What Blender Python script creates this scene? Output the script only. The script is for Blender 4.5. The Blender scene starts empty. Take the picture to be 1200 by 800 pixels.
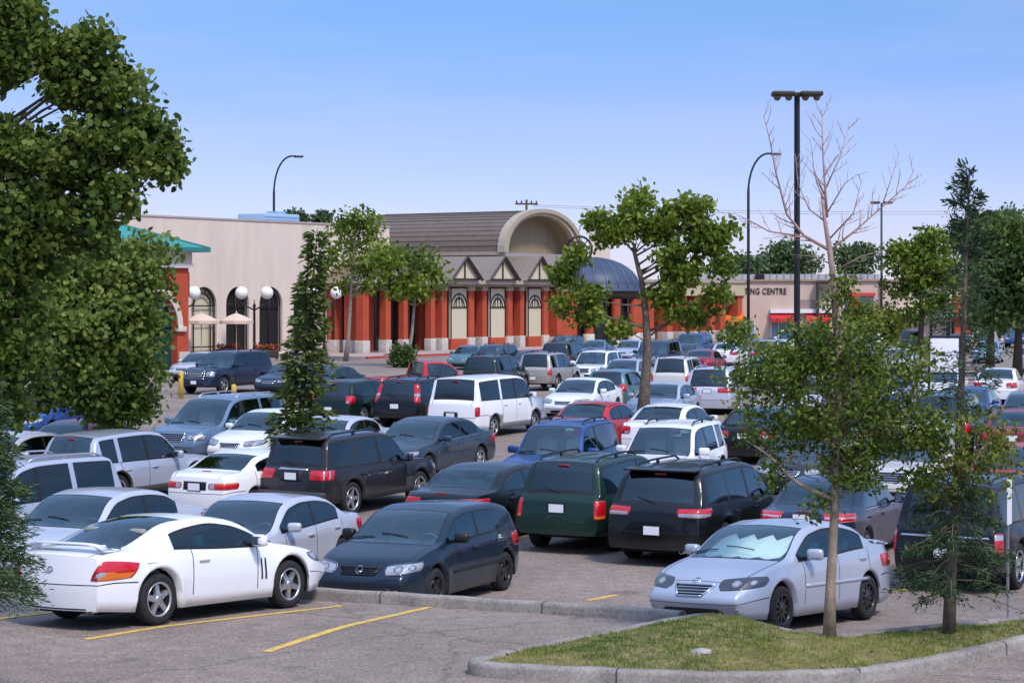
import bpy, bmesh, math, random
import numpy as np
from mathutils import Vector, Matrix, Euler
from mathutils.bvhtree import BVHTree
R = math.radians
rng = np.random.default_rng(7)
random.seed(7)
SC = bpy.context.scene
COL = SC.collection
FPX, CX, HY, CZ = 2400.0, 600.0, 345.0, 4.5      # focal length and horizon of the photograph in its own pixels, eye height

# ------------------------------------------------------------------ helpers
def pchip(pts):
    xs = [p[0] for p in pts]; ys = [p[1] for p in pts]; n = len(xs)
    h = [xs[i+1]-xs[i] for i in range(n-1)]; dl = [(ys[i+1]-ys[i])/h[i] for i in range(n-1)]
    m = [dl[0]] + [0.0]*(n-2) + [dl[-1]]
    for i in range(1, n-1):
        if dl[i-1]*dl[i] > 0:
            w1 = 2*h[i]+h[i-1]; w2 = h[i]+2*h[i-1]
            m[i] = (w1+w2)/(w1/dl[i-1]+w2/dl[i])
    def f(x):
        if x <= xs[0]: return ys[0]
        if x >= xs[-1]: return ys[-1]
        i = 0
        while x > xs[i+1]: i += 1
        t = (x-xs[i])/h[i]; t2 = t*t; t3 = t2*t
        return ys[i]*(2*t3-3*t2+1)+h[i]*m[i]*(t3-2*t2+t)+ys[i+1]*(-2*t3+3*t2)+h[i]*m[i+1]*(t3-t2)
    return f
def sstep(t):
    t = max(0.0, min(1.0, t)); return t*t*(3-2*t)
def tag(o, label=None, cat=None, group=None, kind=None):
    if label: o['label'] = label
    if cat: o['category'] = cat
    if group: o['group'] = group
    if kind: o['kind'] = kind
    return o
def empty(name, loc=(0,0,0), rz=0.0, label=None, cat=None, group=None, kind=None):
    o = bpy.data.objects.new(name, None); COL.objects.link(o)
    o.empty_display_size = 0.2
    o.location = loc; o.rotation_euler = (0,0,rz)
    return tag(o, label, cat, group, kind)
def link(name, me, parent=None, loc=(0,0,0)):
    o = bpy.data.objects.new(name, me); COL.objects.link(o); o.location = loc
    if parent: o.parent = parent
    return o
class MB:
    """collects shapes for ONE mesh"""
    def __init__(s): s.v = []; s.f = []; s.m = []; s.sm = []
    def add(s, vs, fs, mi=0, smooth=False):
        b = len(s.v); s.v += [tuple(v) for v in vs]
        for f in fs: s.f.append(tuple(b+i for i in f)); s.m.append(mi); s.sm.append(smooth)
    def quad(s, a, b, c, d, mi=0): s.add([a,b,c,d], [(0,1,2,3)], mi)
    def poly(s, pts, mi=0): s.add(pts, [tuple(range(len(pts)))], mi)
    def box(s, x0, x1, y0, y1, z0, z1, mi=0):
        v = [(x0,y0,z0),(x1,y0,z0),(x1,y1,z0),(x0,y1,z0),(x0,y0,z1),(x1,y0,z1),(x1,y1,z1),(x0,y1,z1)]
        s.add(v, [(0,3,2,1),(4,5,6,7),(0,1,5,4),(1,2,6,5),(2,3,7,6),(3,0,4,7)], mi)
    def cbox(s, c, d, mi=0, b=0.0, rot=None):
        """chamfered box, centre c, full size d, bevel b"""
        hx, hy, hz = d[0]/2, d[1]/2, d[2]/2
        bm = bmesh.new(); bmesh.ops.create_cube(bm, size=1.0)
        for v in bm.verts: v.co = Vector((v.co.x*d[0], v.co.y*d[1], v.co.z*d[2]))
        if b > 0: bmesh.ops.bevel(bm, geom=bm.edges[:], offset=b, segments=2, affect='EDGES', profile=0.6)
        M = Matrix.Translation(c) @ (rot.to_matrix().to_4x4() if rot else Matrix())
        bm.verts.index_update()
        s.add([M @ v.co for v in bm.verts], [[v.index for v in f.verts] for f in bm.faces], mi, b > 0)
        bm.free()
    def tube(s, pts, rads, n=8, mi=0, cap=True, smooth=True):
        pts = [Vector(p) for p in pts]
        if not hasattr(rads, '__len__'): rads = [rads]*len(pts)
        vs = []; up = Vector((0.13,0.21,1)).normalized(); prev = None
        for i, p in enumerate(pts):
            d = (pts[min(i+1,len(pts)-1)] - pts[max(i-1,0)])
            if d.length < 1e-9: d = Vector((0,0,1))
            d.normalize()
            a = prev if prev is not None else (up.cross(d) if abs(up.dot(d)) < .95 else Vector((1,0,0)).cross(d))
            a = (a - d*a.dot(d))
            if a.length < 1e-6: a = Vector((1,0,0)).cross(d)
            a.normalize(); prev = a; b = d.cross(a)
            for k in range(n):
                t = 2*math.pi*k/n
                vs.append(p + (a*math.cos(t)+b*math.sin(t))*rads[i])
        fs = []
        for i in range(len(pts)-1):
            for k in range(n):
                k2 = (k+1) % n
                fs.append((i*n+k, i*n+k2, (i+1)*n+k2, (i+1)*n+k))
        if cap:
            fs.append(tuple(range(n-1,-1,-1))); fs.append(tuple((len(pts)-1)*n+k for k in range(n)))
        s.add(vs, fs, mi, smooth)
    def lathe(s, prof, n=24, mi=0, axis='z', c=(0,0,0), mis=None):
        """prof: (radius, height) list"""
        vs = []
        for r, h in prof:
            for k in range(n):
                t = 2*math.pi*k/n; x, y = r*math.cos(t), r*math.sin(t)
                p = (x, y, h) if axis == 'z' else ((h, x, y) if axis == 'x' else (x, h, y))
                vs.append((p[0]+c[0], p[1]+c[1], p[2]+c[2]))
        base = len(s.v); s.v += vs
        for i in range(len(prof)-1):
            for k in range(n):
                k2 = (k+1) % n
                s.f.append((base+i*n+k, base+i*n+k2, base+(i+1)*n+k2, base+(i+1)*n+k)); s.m.append(mis[i] if mis else mi); s.sm.append(True)
    def mesh(s, name, mats):
        me = bpy.data.meshes.new(name); me.from_pydata(s.v, [], s.f)
        for m in (mats if isinstance(mats, (list,tuple)) else [mats]): me.materials.append(m)
        me.polygons.foreach_set('material_index', s.m)
        me.polygons.foreach_set('use_smooth', s.sm)
        me.update(); return me
    def build(s, name, mats, parent=None, loc=(0,0,0)):
        return link(name, s.mesh(name, mats), parent, loc)
def ray(px, py, Y=None, z=None):
    """the world point that stands at a place of the photograph, at depth Y or height z"""
    if Y is None: Y = FPX*(CZ-z)/(py-HY)
    return Vector(((px-CX)/FPX*Y, Y, CZ-(py-HY)/FPX*Y))

# ------------------------------------------------------------------ materials
MATS = {}
def nodes(name):
    m = bpy.data.materials.new(name); m.use_nodes = True
    nt = m.node_tree; bs = nt.nodes['Principled BSDF']
    MATS[name] = m
    return m, nt, bs
def setp(bs, **k):
    for a, b in k.items():
        a = a.replace('_', ' ')
        if a in bs.inputs: bs.inputs[a].default_value = b
def C4(c): return (c[0], c[1], c[2], 1.0)
def mat(name, col, rough=.6, metal=0.0, var=0.0, scale=3.0, bump=0.0, spec=.4, coat=0.0, detail=6, coords='Object', emit=None):
    if name in MATS: return MATS[name]
    m, nt, bs = nodes(name)
    setp(bs, Base_Color=C4(col), Roughness=rough, Metallic=metal, Specular_IOR_Level=spec, Coat_Weight=coat, Coat_Roughness=.06)
    if var > 0 or bump > 0:
        tc = nt.nodes.new('ShaderNodeTexCoord'); nz = nt.nodes.new('ShaderNodeTexNoise')
        nz.inputs['Scale'].default_value = scale; nz.inputs['Detail'].default_value = detail; nz.inputs['Roughness'].default_value = .65
        nt.links.new(tc.outputs[coords], nz.inputs['Vector'])
        if var > 0:
            rp = nt.nodes.new('ShaderNodeValToRGB')
            rp.color_ramp.elements[0].position = .3; rp.color_ramp.elements[1].position = .7
            rp.color_ramp.elements[0].color = C4([c*(1-var) for c in col]); rp.color_ramp.elements[1].color = C4([min(1,c*(1+var)) for c in col])
            nt.links.new(nz.outputs['Fac'], rp.inputs['Fac']); nt.links.new(rp.outputs['Color'], bs.inputs['Base Color'])
        if bump > 0:
            bp = nt.nodes.new('ShaderNodeBump'); bp.inputs['Strength'].default_value = bump; bp.inputs['Distance'].default_value = .02
            nt.links.new(nz.outputs['Fac'], bp.inputs['Height']); nt.links.new(bp.outputs['Normal'], bs.inputs['Normal'])
    return m
def paint(name, col, metal=0.0, rough=.32):
    key = 'paint_'+name
    if key in MATS: return MATS[key]
    m, nt, bs = nodes(key)
    setp(bs, Base_Color=C4(col), Roughness=rough, Metallic=metal, Specular_IOR_Level=.25, Coat_Weight=.75 if max(col) > .3 else .5, Coat_Roughness=.025)
    # road dust: lower panels a little duller
    tc = nt.nodes.new('ShaderNodeTexCoord'); sp = nt.nodes.new('ShaderNodeSeparateXYZ'); nz = nt.nodes.new('ShaderNodeTexNoise')
    nz.inputs['Scale'].default_value = 5.0; nz.inputs['Detail'].default_value = 8
    nt.links.new(tc.outputs['Object'], sp.inputs[0]); nt.links.new(tc.outputs['Object'], nz.inputs['Vector'])
    mr = nt.nodes.new('ShaderNodeMapRange'); mr.inputs['From Min'].default_value = .62; mr.inputs['From Max'].default_value = .2
    mr.inputs['To Min'].default_value = 0.0; mr.inputs['To Max'].default_value = .17
    nt.links.new(sp.outputs['Z'], mr.inputs['Value'])
    mu = nt.nodes.new('ShaderNodeMath'); mu.operation = 'MULTIPLY'
    nt.links.new(mr.outputs[0], mu.inputs[0]); nt.links.new(nz.outputs['Fac'], mu.inputs[1])
    mx = nt.nodes.new('ShaderNodeMix'); mx.data_type = 'RGBA'
    mx.inputs['A'].default_value = C4(col); mx.inputs['B'].default_value = (.16,.145,.13,1)
    nt.links.new(mu.outputs[0], mx.inputs['Factor']); nt.links.new(mx.outputs['Result'], bs.inputs['Base Color'])
    ma = nt.nodes.new('ShaderNodeMath'); ma.operation = 'MULTIPLY_ADD'; ma.inputs[1].default_value = .9; ma.inputs[2].default_value = .04
    nt.links.new(mu.outputs[0], ma.inputs[0]); nt.links.new(ma.outputs[0], bs.inputs['Coat Roughness'])
    return m
def glass(name, tint, refl=1.0, base=.05):
    key = 'glass_'+name
    if key in MATS: return MATS[key]
    m, nt, bs = nodes(key); nt.nodes.remove(bs)
    out = nt.nodes['Material Output']
    tr = nt.nodes.new('ShaderNodeBsdfTransparent'); tr.inputs['Color'].default_value = C4(tint)
    gl = nt.nodes.new('ShaderNodeBsdfGlossy'); gl.inputs['Roughness'].default_value = .03; gl.inputs['Color'].default_value = (.80,.96,1,1)
    fr = nt.nodes.new('ShaderNodeFresnel'); fr.inputs['IOR'].default_value = 1.6
    ma = nt.nodes.new('ShaderNodeMath'); ma.operation = 'MULTIPLY_ADD'; ma.use_clamp = True
    ma.inputs[1].default_value = 1.15*refl; ma.inputs[2].default_value = base
    nt.links.new(fr.outputs[0], ma.inputs[0])
    mx = nt.nodes.new('ShaderNodeMixShader')
    nt.links.new(ma.outputs[0], mx.inputs[0]); nt.links.new(tr.outputs[0], mx.inputs[1]); nt.links.new(gl.outputs[0], mx.inputs[2])
    nt.links.new(mx.outputs[0], out.inputs['Surface'])
    return m
def leafmat(name, cols, trans=.35, rough=.55):
    """cols: list of colours from dark to light, picked per leaf by the 'tint' attribute"""
    key = 'leaf_'+name
    if key in MATS: return MATS[key]
    m, nt, bs = nodes(key)
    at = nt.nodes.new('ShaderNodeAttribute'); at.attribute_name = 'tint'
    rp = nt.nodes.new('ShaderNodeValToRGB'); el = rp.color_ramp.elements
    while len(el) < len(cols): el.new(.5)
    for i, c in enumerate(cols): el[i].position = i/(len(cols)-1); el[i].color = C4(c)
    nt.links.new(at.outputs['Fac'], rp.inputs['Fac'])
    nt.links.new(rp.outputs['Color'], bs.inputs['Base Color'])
    setp(bs, Roughness=rough, Specular_IOR_Level=.22)
    tl = nt.nodes.new('ShaderNodeBsdfTranslucent'); mx = nt.nodes.new('ShaderNodeMixShader'); mx.inputs[0].default_value = trans
    nt.links.new(rp.outputs['Color'], tl.inputs['Color'])
    nt.links.new(bs.outputs[0], mx.inputs[1]); nt.links.new(tl.outputs[0], mx.inputs[2])
    nt.links.new(mx.outputs[0], nt.nodes['Material Output'].inputs['Surface'])
    return m

# ------------------------------------------------------------------ terrain
_zl = pchip([(0,0),(26.5,0),(30,-.24),(36,-.34),(44,-.33),(60,-.1),(72,0),(4000,0)])
_yb = [(-60,52.0),(-10,32.6),(-2.63,28.85),(1.54,26.5),(2.2,26.15),(3.0,25.4),(3.8,24.5),(4.6,24.7),(6.3,25.5),(12,28.5),(60,46)]
def Yb(x):
    if x <= _yb[0][0]: return _yb[0][1]
    for (a,b),(c,d) in zip(_yb, _yb[1:]):
        if x <= c: return b+(d-b)*(x-a)/(c-a)
    return _yb[-1][1]
ZT = .36
def zterr(y): return ZT-.05*max(0.0, min(4.5, y-25.5))
def zg(x, y):
    t = sstep((y-Yb(x)-.15)/.8)
    return zterr(y)*(1-t)+_zl(y)*t
def ground(px, py):
    z = ZT
    for _ in range(40):
        p = ray(px, py, z=z); z = .5*z+.5*zg(p.x, p.y)
    return Vector((p.x, p.y, zg(p.x, p.y)))
# ------------------------------------------------------------------ cars
PAINT = bpy.data.materials.new('paint_slot')
M_TRIM = mat('black_trim', (.012,.012,.013), .45, spec=.4)
M_TYRE = mat('tyre_rubber', (.018,.018,.019), .85, var=.3, scale=9)
M_UNDER = mat('underbody_black', (.008,.008,.008), .9)
M_INT = mat('cabin_grey', (.12,.12,.125), .85)
M_SEAT = mat('seat_grey', (.30,.29,.28), .9)
M_INTB = mat('cabin_beige', (.30,.25,.20), .9)
M_RIM = mat('alloy_silver', (.55,.55,.57), .28, .85)
M_RIMB = mat('alloy_black', (.015,.015,.017), .35, .3, coat=.5)
M_CHROME = mat('chrome', (.72,.72,.74), .12, 1.0)
M_PLATE = mat('plate_white', (.80,.80,.82), .5)
M_PLAST = mat('grey_plastic', (.045,.045,.048), .6)
M_RED = mat('lamp_red', (.55,.006,.012), .18, coat=1.0)
M_REDD = mat('lamp_red_dark', (.28,.004,.008), .2, coat=1.0)
M_AMBER = mat('lamp_amber', (.75,.16,.02), .2, coat=1.0)
M_CLEAR = mat('lamp_clear', (.42,.43,.47), .12, .35, coat=1.0)
M_LDARK = mat('lamp_dark', (.06,.06,.07), .15, .3, coat=1.0)
M_SHADE = mat('sunshade_foil', (.93,.95,.96), .5, .0)
G_CLEAR = glass('clear', (.78,.90,.86), 1.2, .06)
G_TINT = glass('tint', (.17,.38,.44), 1.05, .03)
G_PRIV = glass('privacy', (.02,.055,.07), 1.05, .03)

TT = [0, 0, .20, .50, .522, .76, .90, 1.0]
TI = [.07, .03, .010, .0, .0, .006, .02, .05]
NR = 19
def spec(**k):
    s = dict(crown=.045, tum=.30, zb=.20, bow=.14, bowr=.10, wr=.32, nose=.80, tail=.84, windows=[], pillars=[], doors=[], sedan=True, gtint='tint', rgl='tint',
             rim=5, rimmat=M_RIM, flare=.012, bumper=None, lowtrim=False, rails=False, beige=False, mirrors='body', extra=None, rnd=.35)
    s.update(k); return s
def build_shell(S):
    L, W = S['L'], S['W']; hw = W/2
    top = pchip(S['top']); belt = pchip(S['belt'])
    wf = pchip([(0,S['nose']*hw),(.08,S['nose']*hw+.045*hw*2*.5),(S['rnd'],.955*hw),(.95,.992*hw),(1.5,hw),(L-1.1,hw),(L-S['rnd'],.965*hw),(L-.07,S['tail']*hw+.03*hw),(L,S['tail']*hw)])
    Rw = S['wr']+.065; af = S['fo']; ar = S['fo']+S['wb']
    cow, hdr, rr, dk = S['cowl'], S['header'], S['roofrear'], S['deck']
    st = set(); keep = []
    def sp(*ds):
        for d in ds: keep.append(d)
    sp(0, .03, .08, .10, .112, L-.08, L-.03, L)
    sp(cow-.012, cow, cow+.035, hdr-.03, hdr, rr, rr+.03, dk-.03, dk, dk+.012)
    for a in (af, ar):
        for q in (0,.25,.5,.7,.85,.94,.985,1.0): sp(a-Rw*q, a+Rw*q)
        sp(a-Rw-.01, a+Rw+.01)
    for a, b in S['windows']: sp(a, b)
    for a, b in S['pillars']: sp(a, b)
    for a, b in S['doors']: sp(a-.008, a+.008, b-.008, b+.008)
    keep = sorted(d for d in keep if 0 <= d <= L)
    out = []
    for d in keep:
        if not out or d-out[-1] > .0035: out.append(d)
    full = []
    for a, b in zip(out, out[1:]):
        full.append(a); n = int((b-a)/.11)
        for k in range(n): full.append(a+(b-a)*(k+1)/(n+1))
    full.append(out[-1]); D = full
    def arch(d):
        z = -9
        for a in (af, ar):
            q = Rw*Rw-(d-a)**2
            if q > 0: z = max(z, S['wr']+math.sqrt(q))
            elif abs(d-a) <= Rw+1e-6: z = max(z, S['wr'])
        return z
    def near_arch(d):
        return max([sstep(1-(abs(d-a)-Rw)/.18) for a in (af, ar)])
    zmid = .47
    def rowpts(d):
        w = wf(d); zs = belt(d); zt = max(top(d), zs+.022)
        zb = S['zb']+.05*max(0, 1-d/.6)+.05*max(0, 1-(L-d)/.6)
        za = arch(d); fl = S['flare']*near_arch(d); P = []
        for k, (t, ins) in enumerate(zip(TT, TI)):
            z = zb+t*(zs-zb)
            lim = za+.014*k
            ff = fl*(1 if k in (1,2,3,4) else (.5 if k == 5 else 0))
            x = w-ins
            if z < lim: z = lim; x = w-max(.0, .012-.004*k)-(.06 if k == 0 else 0)
            P.append([x+ff, z])
        h = zt-zs; cr = S['crown']*min(1, h/.10); ze = zt-cr; he = max(ze-zs, .006); wb = w-.05
        q = min(1, he/.18)
        xz = lambda z: wb-S['tum']*(z-zs)-.02*q*((z-zs)/max(he,.01))**2
        zz = [zs+min(.014,.04*he), zs+min(.034,.12*he), zs+.38*he, zs+.66*he, ze-min(.085,.26*he), ze-min(.062,.20*he)]
        for z in zz: P.append([xz(z), z])
        P.append([xz(ze-.02*q)-.016*q-.03*(1-q), ze-.014*q])
        x15 = xz(ze)-.07*q-.10*(1-q)-S.get('cp',.05)*sstep((d-rr+.15)/.3)*sstep((dk+.12-d)/.2); P.append([x15, ze+cr*.28])
        x16 = x15-.017; 
        f2 = lambda x: zt-(zt-(ze+cr*.28))*(x/x15)**2
        for x in (x16, x16*.68, x16*.34, 0.0): P.append([x, f2(x)])
        return P, w, zs
    V = []; gfh = cow+.6*(hdr-cow)
    def put(x, d, z, w, zs):
        y = L/2-d
        gf = 1-sstep((d-gfh)/(hdr-gfh+.25)); gr = sstep((d-(rr-.2))/(max(.3,.55*(dk-rr))))
        u = 1-min(1, (x/max(hw,.01))**2)
        y += S['bow']*u*gf - S['bowr']*u*gr
        if d < .7:
            k = (1-d/.7)**2; e = (z-zmid)/(max(zs,zmid+.05)-zmid)
            y -= k*(S.get('rake',.09)*max(0,e)**1.6+.07*max(0,-e)**1.5)
        if L-d < .5:
            k = (1-(L-d)/.5)**2; e = (z-zmid)/(max(zs,zmid+.05)-zmid)
            y += k*(S.get('raker',.05)*max(0,e)**1.6+.06*max(0,-e)**1.5)
        V.append(Vector((x, y, z))); return len(V)-1
    G = []; info = []
    for d in D:
        P, w, zs = rowpts(d); info.append((P, w, zs)); row = []
        for c in range(2*NR+1):
            j = c if c <= NR else 2*NR-c; sgn = -1 if c < NR else 1
            row.append(put(sgn*P[j][0], d, P[j][1], w, zs))
        G.append(row)
    F = []
    inr = lambda d, rs: any(a < d < b for a, b in rs)
    dgap = [x for a, b in S['doors'] for x in (a, b)]
    bf = af-Rw-.0; br = ar+Rw+.0
    def region(d, j, side):
        if 8 <= j <= 12:
            for k, (a, b) in enumerate(S['windows']):
                if a < d < b: return ('side_window', k, side) if 9 <= j <= 11 else 'trim'
            if inr(d, S['pillars']): return 'trim'
        if j == 7 and S['windows'][0][0] < d < S['windows'][-1][1]: return S.get('beltmat', 'trim')
        if j >= 15:
            if cow < d < hdr:
                if j == 15 or d < cow+.035 or d > hdr-.03: return 'trim'
                return 'windshield'
            if rr < d < dk:
                if j == 15 or d < rr+.03 or d > dk-.03: return 'trim'
                return 'rear_window'
            if .112 < d < cow:
                if j == 15 or d > cow-.012: return 'trim'
                return 'hood'
            if .10 < d < .112: return 'trim'
            if d > dk: return 'trim' if j == 15 or d < dk+.012 else 'trunk_lid' if S['sedan'] else 'tailgate'
        if 2 <= j <= 6:
            if any(abs(d-g) < .008 for g in dgap): return 'trim'
            for k, (a, b) in enumerate(S['doors']):
                if a < d < b: return ('door', k, side)
        if j <= 3 and (d < bf or d > br): return 'trim' if j == 3 else ('bumper', 0 if d < bf else 1)
        if S['lowtrim'] and j <= 2: return 'cladding'
        return 'body'
    for i in range(len(D)-1):
        d = (D[i]+D[i+1])/2
        for c in range(2*NR):
            j = c if c < NR else 2*NR-1-c; side = 'l' if c < NR else 'r'
            F.append(((G[i][c], G[i+1][c], G[i+1][c+1], G[i][c+1]), region(d, j, side)))
    for end in (0, 1):
        i = 0 if end == 0 else len(D)-1
        P, w, zs = info[i]; d = D[i]
        fr = [-1, -P[16][0]/P[15][0], -P[17][0]/P[15][0], -P[18][0]/P[15][0], 0]; fr += [-x for x in fr[3::-1]]
        rows = {}
        for j in range(1, 15):
            rows[j] = [G[i][j]] + [put(f*P[j][0], d, P[j][1]+ (P[19][1]-P[15][1])*(1-f*f)*max(0,(j-7)/8), w, zs) for f in fr[1:-1]] + [G[i][2*NR-j]]
        rows[15] = [G[i][15+k] for k in range(9)]
        for j in range(1, 15):
            for q in range(8):
                f = (rows[j][q], rows[j+1][q], rows[j+1][q+1], rows[j][q+1])
                if end == 1: f = f[::-1]
                rg = ('bumper', end) if j <= 2 else 'trim' if j == 3 else ('body' if end == 0 or q in (0,7) else ('trunk_lid' if S['sedan'] else 'tailgate'))
                F.append((f, rg))
    return V, F, D

def wheel_meshes(r, w, style, rm):
    t = MB(); rr_ = r*.66
    t.lathe([(rr_-.01,-w/2+.02),(rr_+.02,-w/2+.005),(r-.045,-w/2),(r-.012,-w/2+.02),(r,-w/2+.05),(r,w/2-.05),(r-.012,w/2-.02),(r-.045,w/2),(rr_+.02,w/2-.005),(rr_-.01,w/2-.02)], 30, 0, 'x')
    m = MB()
    m.lathe([(rr_,w/2-.02),(rr_+.008,w/2-.008),(rr_-.012,w/2-.01),(rr_-.02,w/2-.03),(rr_-.035,w/2-.09),(.07,w/2-.10),(.0,w/2-.10)], 30, 0, 'x', mis=[0,0,0,1,1,1])
    xo = w/2-.022
    for k in range(style):
        a = 2*math.pi*k/style; ca, sa = math.cos(a), math.sin(a)
        w0, w1 = (.042,.034) if style <= 6 else (.026,.018)
        pr = [(.03,w0),(rr_*.55,(w0+w1)/2*.9),(rr_-.012,w1)]
        vs = []
        for q, hwid in pr:
            xx = xo-(.012 if q > rr_*.5 else 0)
            for sg in (-1, 1):
                for dx in (0, -.035):
                    yy, zz = q, sg*hwid*(1 if dx == 0 else 1.25)
                    vs.append((xx+dx, yy*ca-zz*sa, yy*sa+zz*ca))
        fs = []
        for i in range(2):
            b = i*4; fs += [(b,b+4,b+6,b+2),(b+1,b+3,b+7,b+5),(b,b+1,b+5,b+4),(b+2,b+6,b+7,b+3)]
        m.add(vs, fs, 0)
    m.lathe([(.055,xo-.03),(.055,xo),(.03,xo+.006),(0,xo+.006)], 14, 0, 'x')
    return t.mesh('tyre', M_TYRE), m.mesh('rim', [rm, M_UNDER])

def design(name, S):
    L, W, H = S['L'], S['W'], S['H']; hw = W/2
    V, F, D = build_shell(S)
    full = bpy.data.meshes.new('shell'); full.from_pydata(V, [], [f for f, _ in F]); full.update()
    NV = [v.normal.copy() for v in full.vertices]
    bvh = BVHTree.FromPolygons(V, [f for f, _ in F])
    bpy.data.meshes.remove(full)
    parts = []     # (name, mesh, parent index or None)
    groups = {}
    for f, rg in F: groups.setdefault(rg, []).append(f)
    def sub(faces, nm, mats):
        mp = {}; vs = []; fs = []
        for f in faces:
            q = []
            for i in f:
                if i not in mp: mp[i] = len(vs); vs.append(V[i])
                q.append(mp[i])
            fs.append(q)
        me = bpy.data.meshes.new(nm); me.from_pydata(vs, [], fs)
        for m in mats: me.materials.append(m)
        me.polygons.foreach_set('use_smooth', [True]*len(fs))
        inv = sorted(mp, key=mp.get)
        me.update(); me.normals_split_custom_set_from_vertices([NV[i] for i in inv])
        return me
    def P(nm, me, par=None): parts.append((nm, me, par)); return len(parts)-1
    gm = {'clear': G_CLEAR, 'tint': G_TINT, 'privacy': G_PRIV}
    bump = PAINT if S['bumper'] is None else S['bumper']
    door_idx = {}
    for rg in sorted(groups, key=str):
        fs = groups[rg]
        if rg == 'body': P('body', sub(fs, name+'_body', [PAINT]))
        elif rg == 'trim': P('trim', sub(fs, name+'_trim', [M_TRIM]))
        elif rg == 'chrome': P('window_trim', sub(fs, name+'_window_trim', [M_CHROME]))
        elif rg == 'cladding': P('cladding', sub(fs, name+'_cladding', [S['cladmat']]))
        elif rg in ('hood','trunk_lid','tailgate'): P(rg, sub(fs, name+'_'+rg, [PAINT]))
        elif rg == 'windshield': P('windshield', sub(fs, name+'_windshield', [G_CLEAR]))
        elif rg == 'rear_window': P('rear_window', sub(fs, name+'_rear_window', [gm[S['rgl']]]))
        elif rg[0] == 'side_window': P('side_window', sub(fs, name+'_side_window', [gm[S['gtint']] if rg[1] >= S.get('privfrom', 0) else G_TINT]))
        elif rg[0] == 'door': door_idx[rg] = P('door', sub(fs, name+'_door', [PAINT]))
        elif rg[0] == 'bumper': P('bumper', sub(fs, name+'_bumper', [bump]))
    # interior: inner skin, seats, dash, floor
    mb = MB(); mi = 0
    mp = {}; vs = []; fs = []
    for f, rg in F:
        if rg in ('windshield','rear_window') or rg[0] == 'side_window': continue
        dd = [L/2-V[i].y for i in f]; zc = sum(V[i].z for i in f)/4
        if min(dd) < S['cowl']-.05 or max(dd) > max(S['roofrear']+.05, S['deck']-.02) or zc < .45: continue
        q = []
        for i in reversed(f):
            if i not in mp: mp[i] = len(vs); vs.append(V[i]-NV[i]*.022)
            q.append(mp[i])
        fs.append(q)
    mb.add(vs, fs, 0, True)
    yy = lambda d: L/2-d
    iw = hw-.16; beltz = pchip(S['belt'])
    d0 = S['cowl']
    mb.box(-iw, iw, yy(min(S['deck'],L-.2)), yy(d0-.1), .40, .44, 0)
    mb.cbox((0, yy(d0+.28), beltz(d0)-.10), (iw*2, .50, .16), 0, .05)
    sf = S['header']+.25; hgt = H-1.465
    def seat(x, d, w):
        mb.cbox((x, yy(d-.22), .55+hgt*.5), (w, .52, .16), 1, .05)
        mb.cbox((x, yy(d+.10), .86+hgt*.6), (w, .14, .60), 1, .05, Euler((R(14),0,0)))
        for xx in ([x] if w < .7 else [x-.4, x+.4]): mb.cbox((xx, yy(d+.20), 1.20+hgt*.7), (.25,.10,.17), 1, .04, Euler((R(10),0,0)))
    for x in (-.37, .37): seat(x, sf, .5)
    if S['deck']-sf > 1.1: seat(0, sf+.88, iw*1.8)
    if not S['sedan'] and S['deck']-sf > 2.5: seat(0, sf+1.75, iw*1.7)
    # steering wheel
    pts = []; cxw = -.37; cy = yy(d0+.62); cz = beltz(d0)-.02
    pts = [(cxw+.18*math.cos(t), cy+.07*math.sin(t), cz+.17*math.sin(t)) for t in [2*math.pi*k/16 for k in range(17)]]
    mb.tube(pts, .014, 6, 0)
    P('interior', mb.mesh(name+'_interior', [M_INT, M_INTB if S['beige'] else M_SEAT]))
    # underbody with wheel wells
    ub = MB(); zb = S['zb']; Rw = S['wr']+.065; af = S['fo']; ar = S['fo']+S['wb']
    ub.box(-hw+.34, hw-.34, yy(L-.16), yy(.16), zb-.02, .60, 0)
    ub.box(-hw+.10, hw-.10, yy(ar-Rw-.01), yy(af+Rw+.01), zb-.01, .45, 0)
    ub.box(-hw*.78, hw*.78, yy(af-Rw-.0), yy(.22), zb+.02, .40, 0)
    ub.box(-hw*.80, hw*.80, yy(L-.20), yy(ar+Rw), zb+.02, .42, 0)
    for a in (af, ar):
        for sg in (-1, 1):
            n = 12; v = []
            for k in range(n+1):
                t = math.pi*k/n*1.12-math.pi*.06
                for x in (hw-.045, hw-.36): v.append((sg*x, yy(a)+Rw*math.cos(t), S['wr']+Rw*math.sin(t)))
            ub.add(v, [(2*k,2*k+2,2*k+3,2*k+1) for k in range(n)], 0, True)
    P('underbody', ub.mesh(name+'_underbody', M_UNDER))
    # projecting small parts on the skin
    def cast(p, dr):
        dr = Vector(dr).normalized(); o = Vector(p)-dr*1.5
        h = bvh.ray_cast(o, dr, 4.0)
        return (h[0], h[1]) if h[0] is not None else (Vector(p), -dr)
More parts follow.
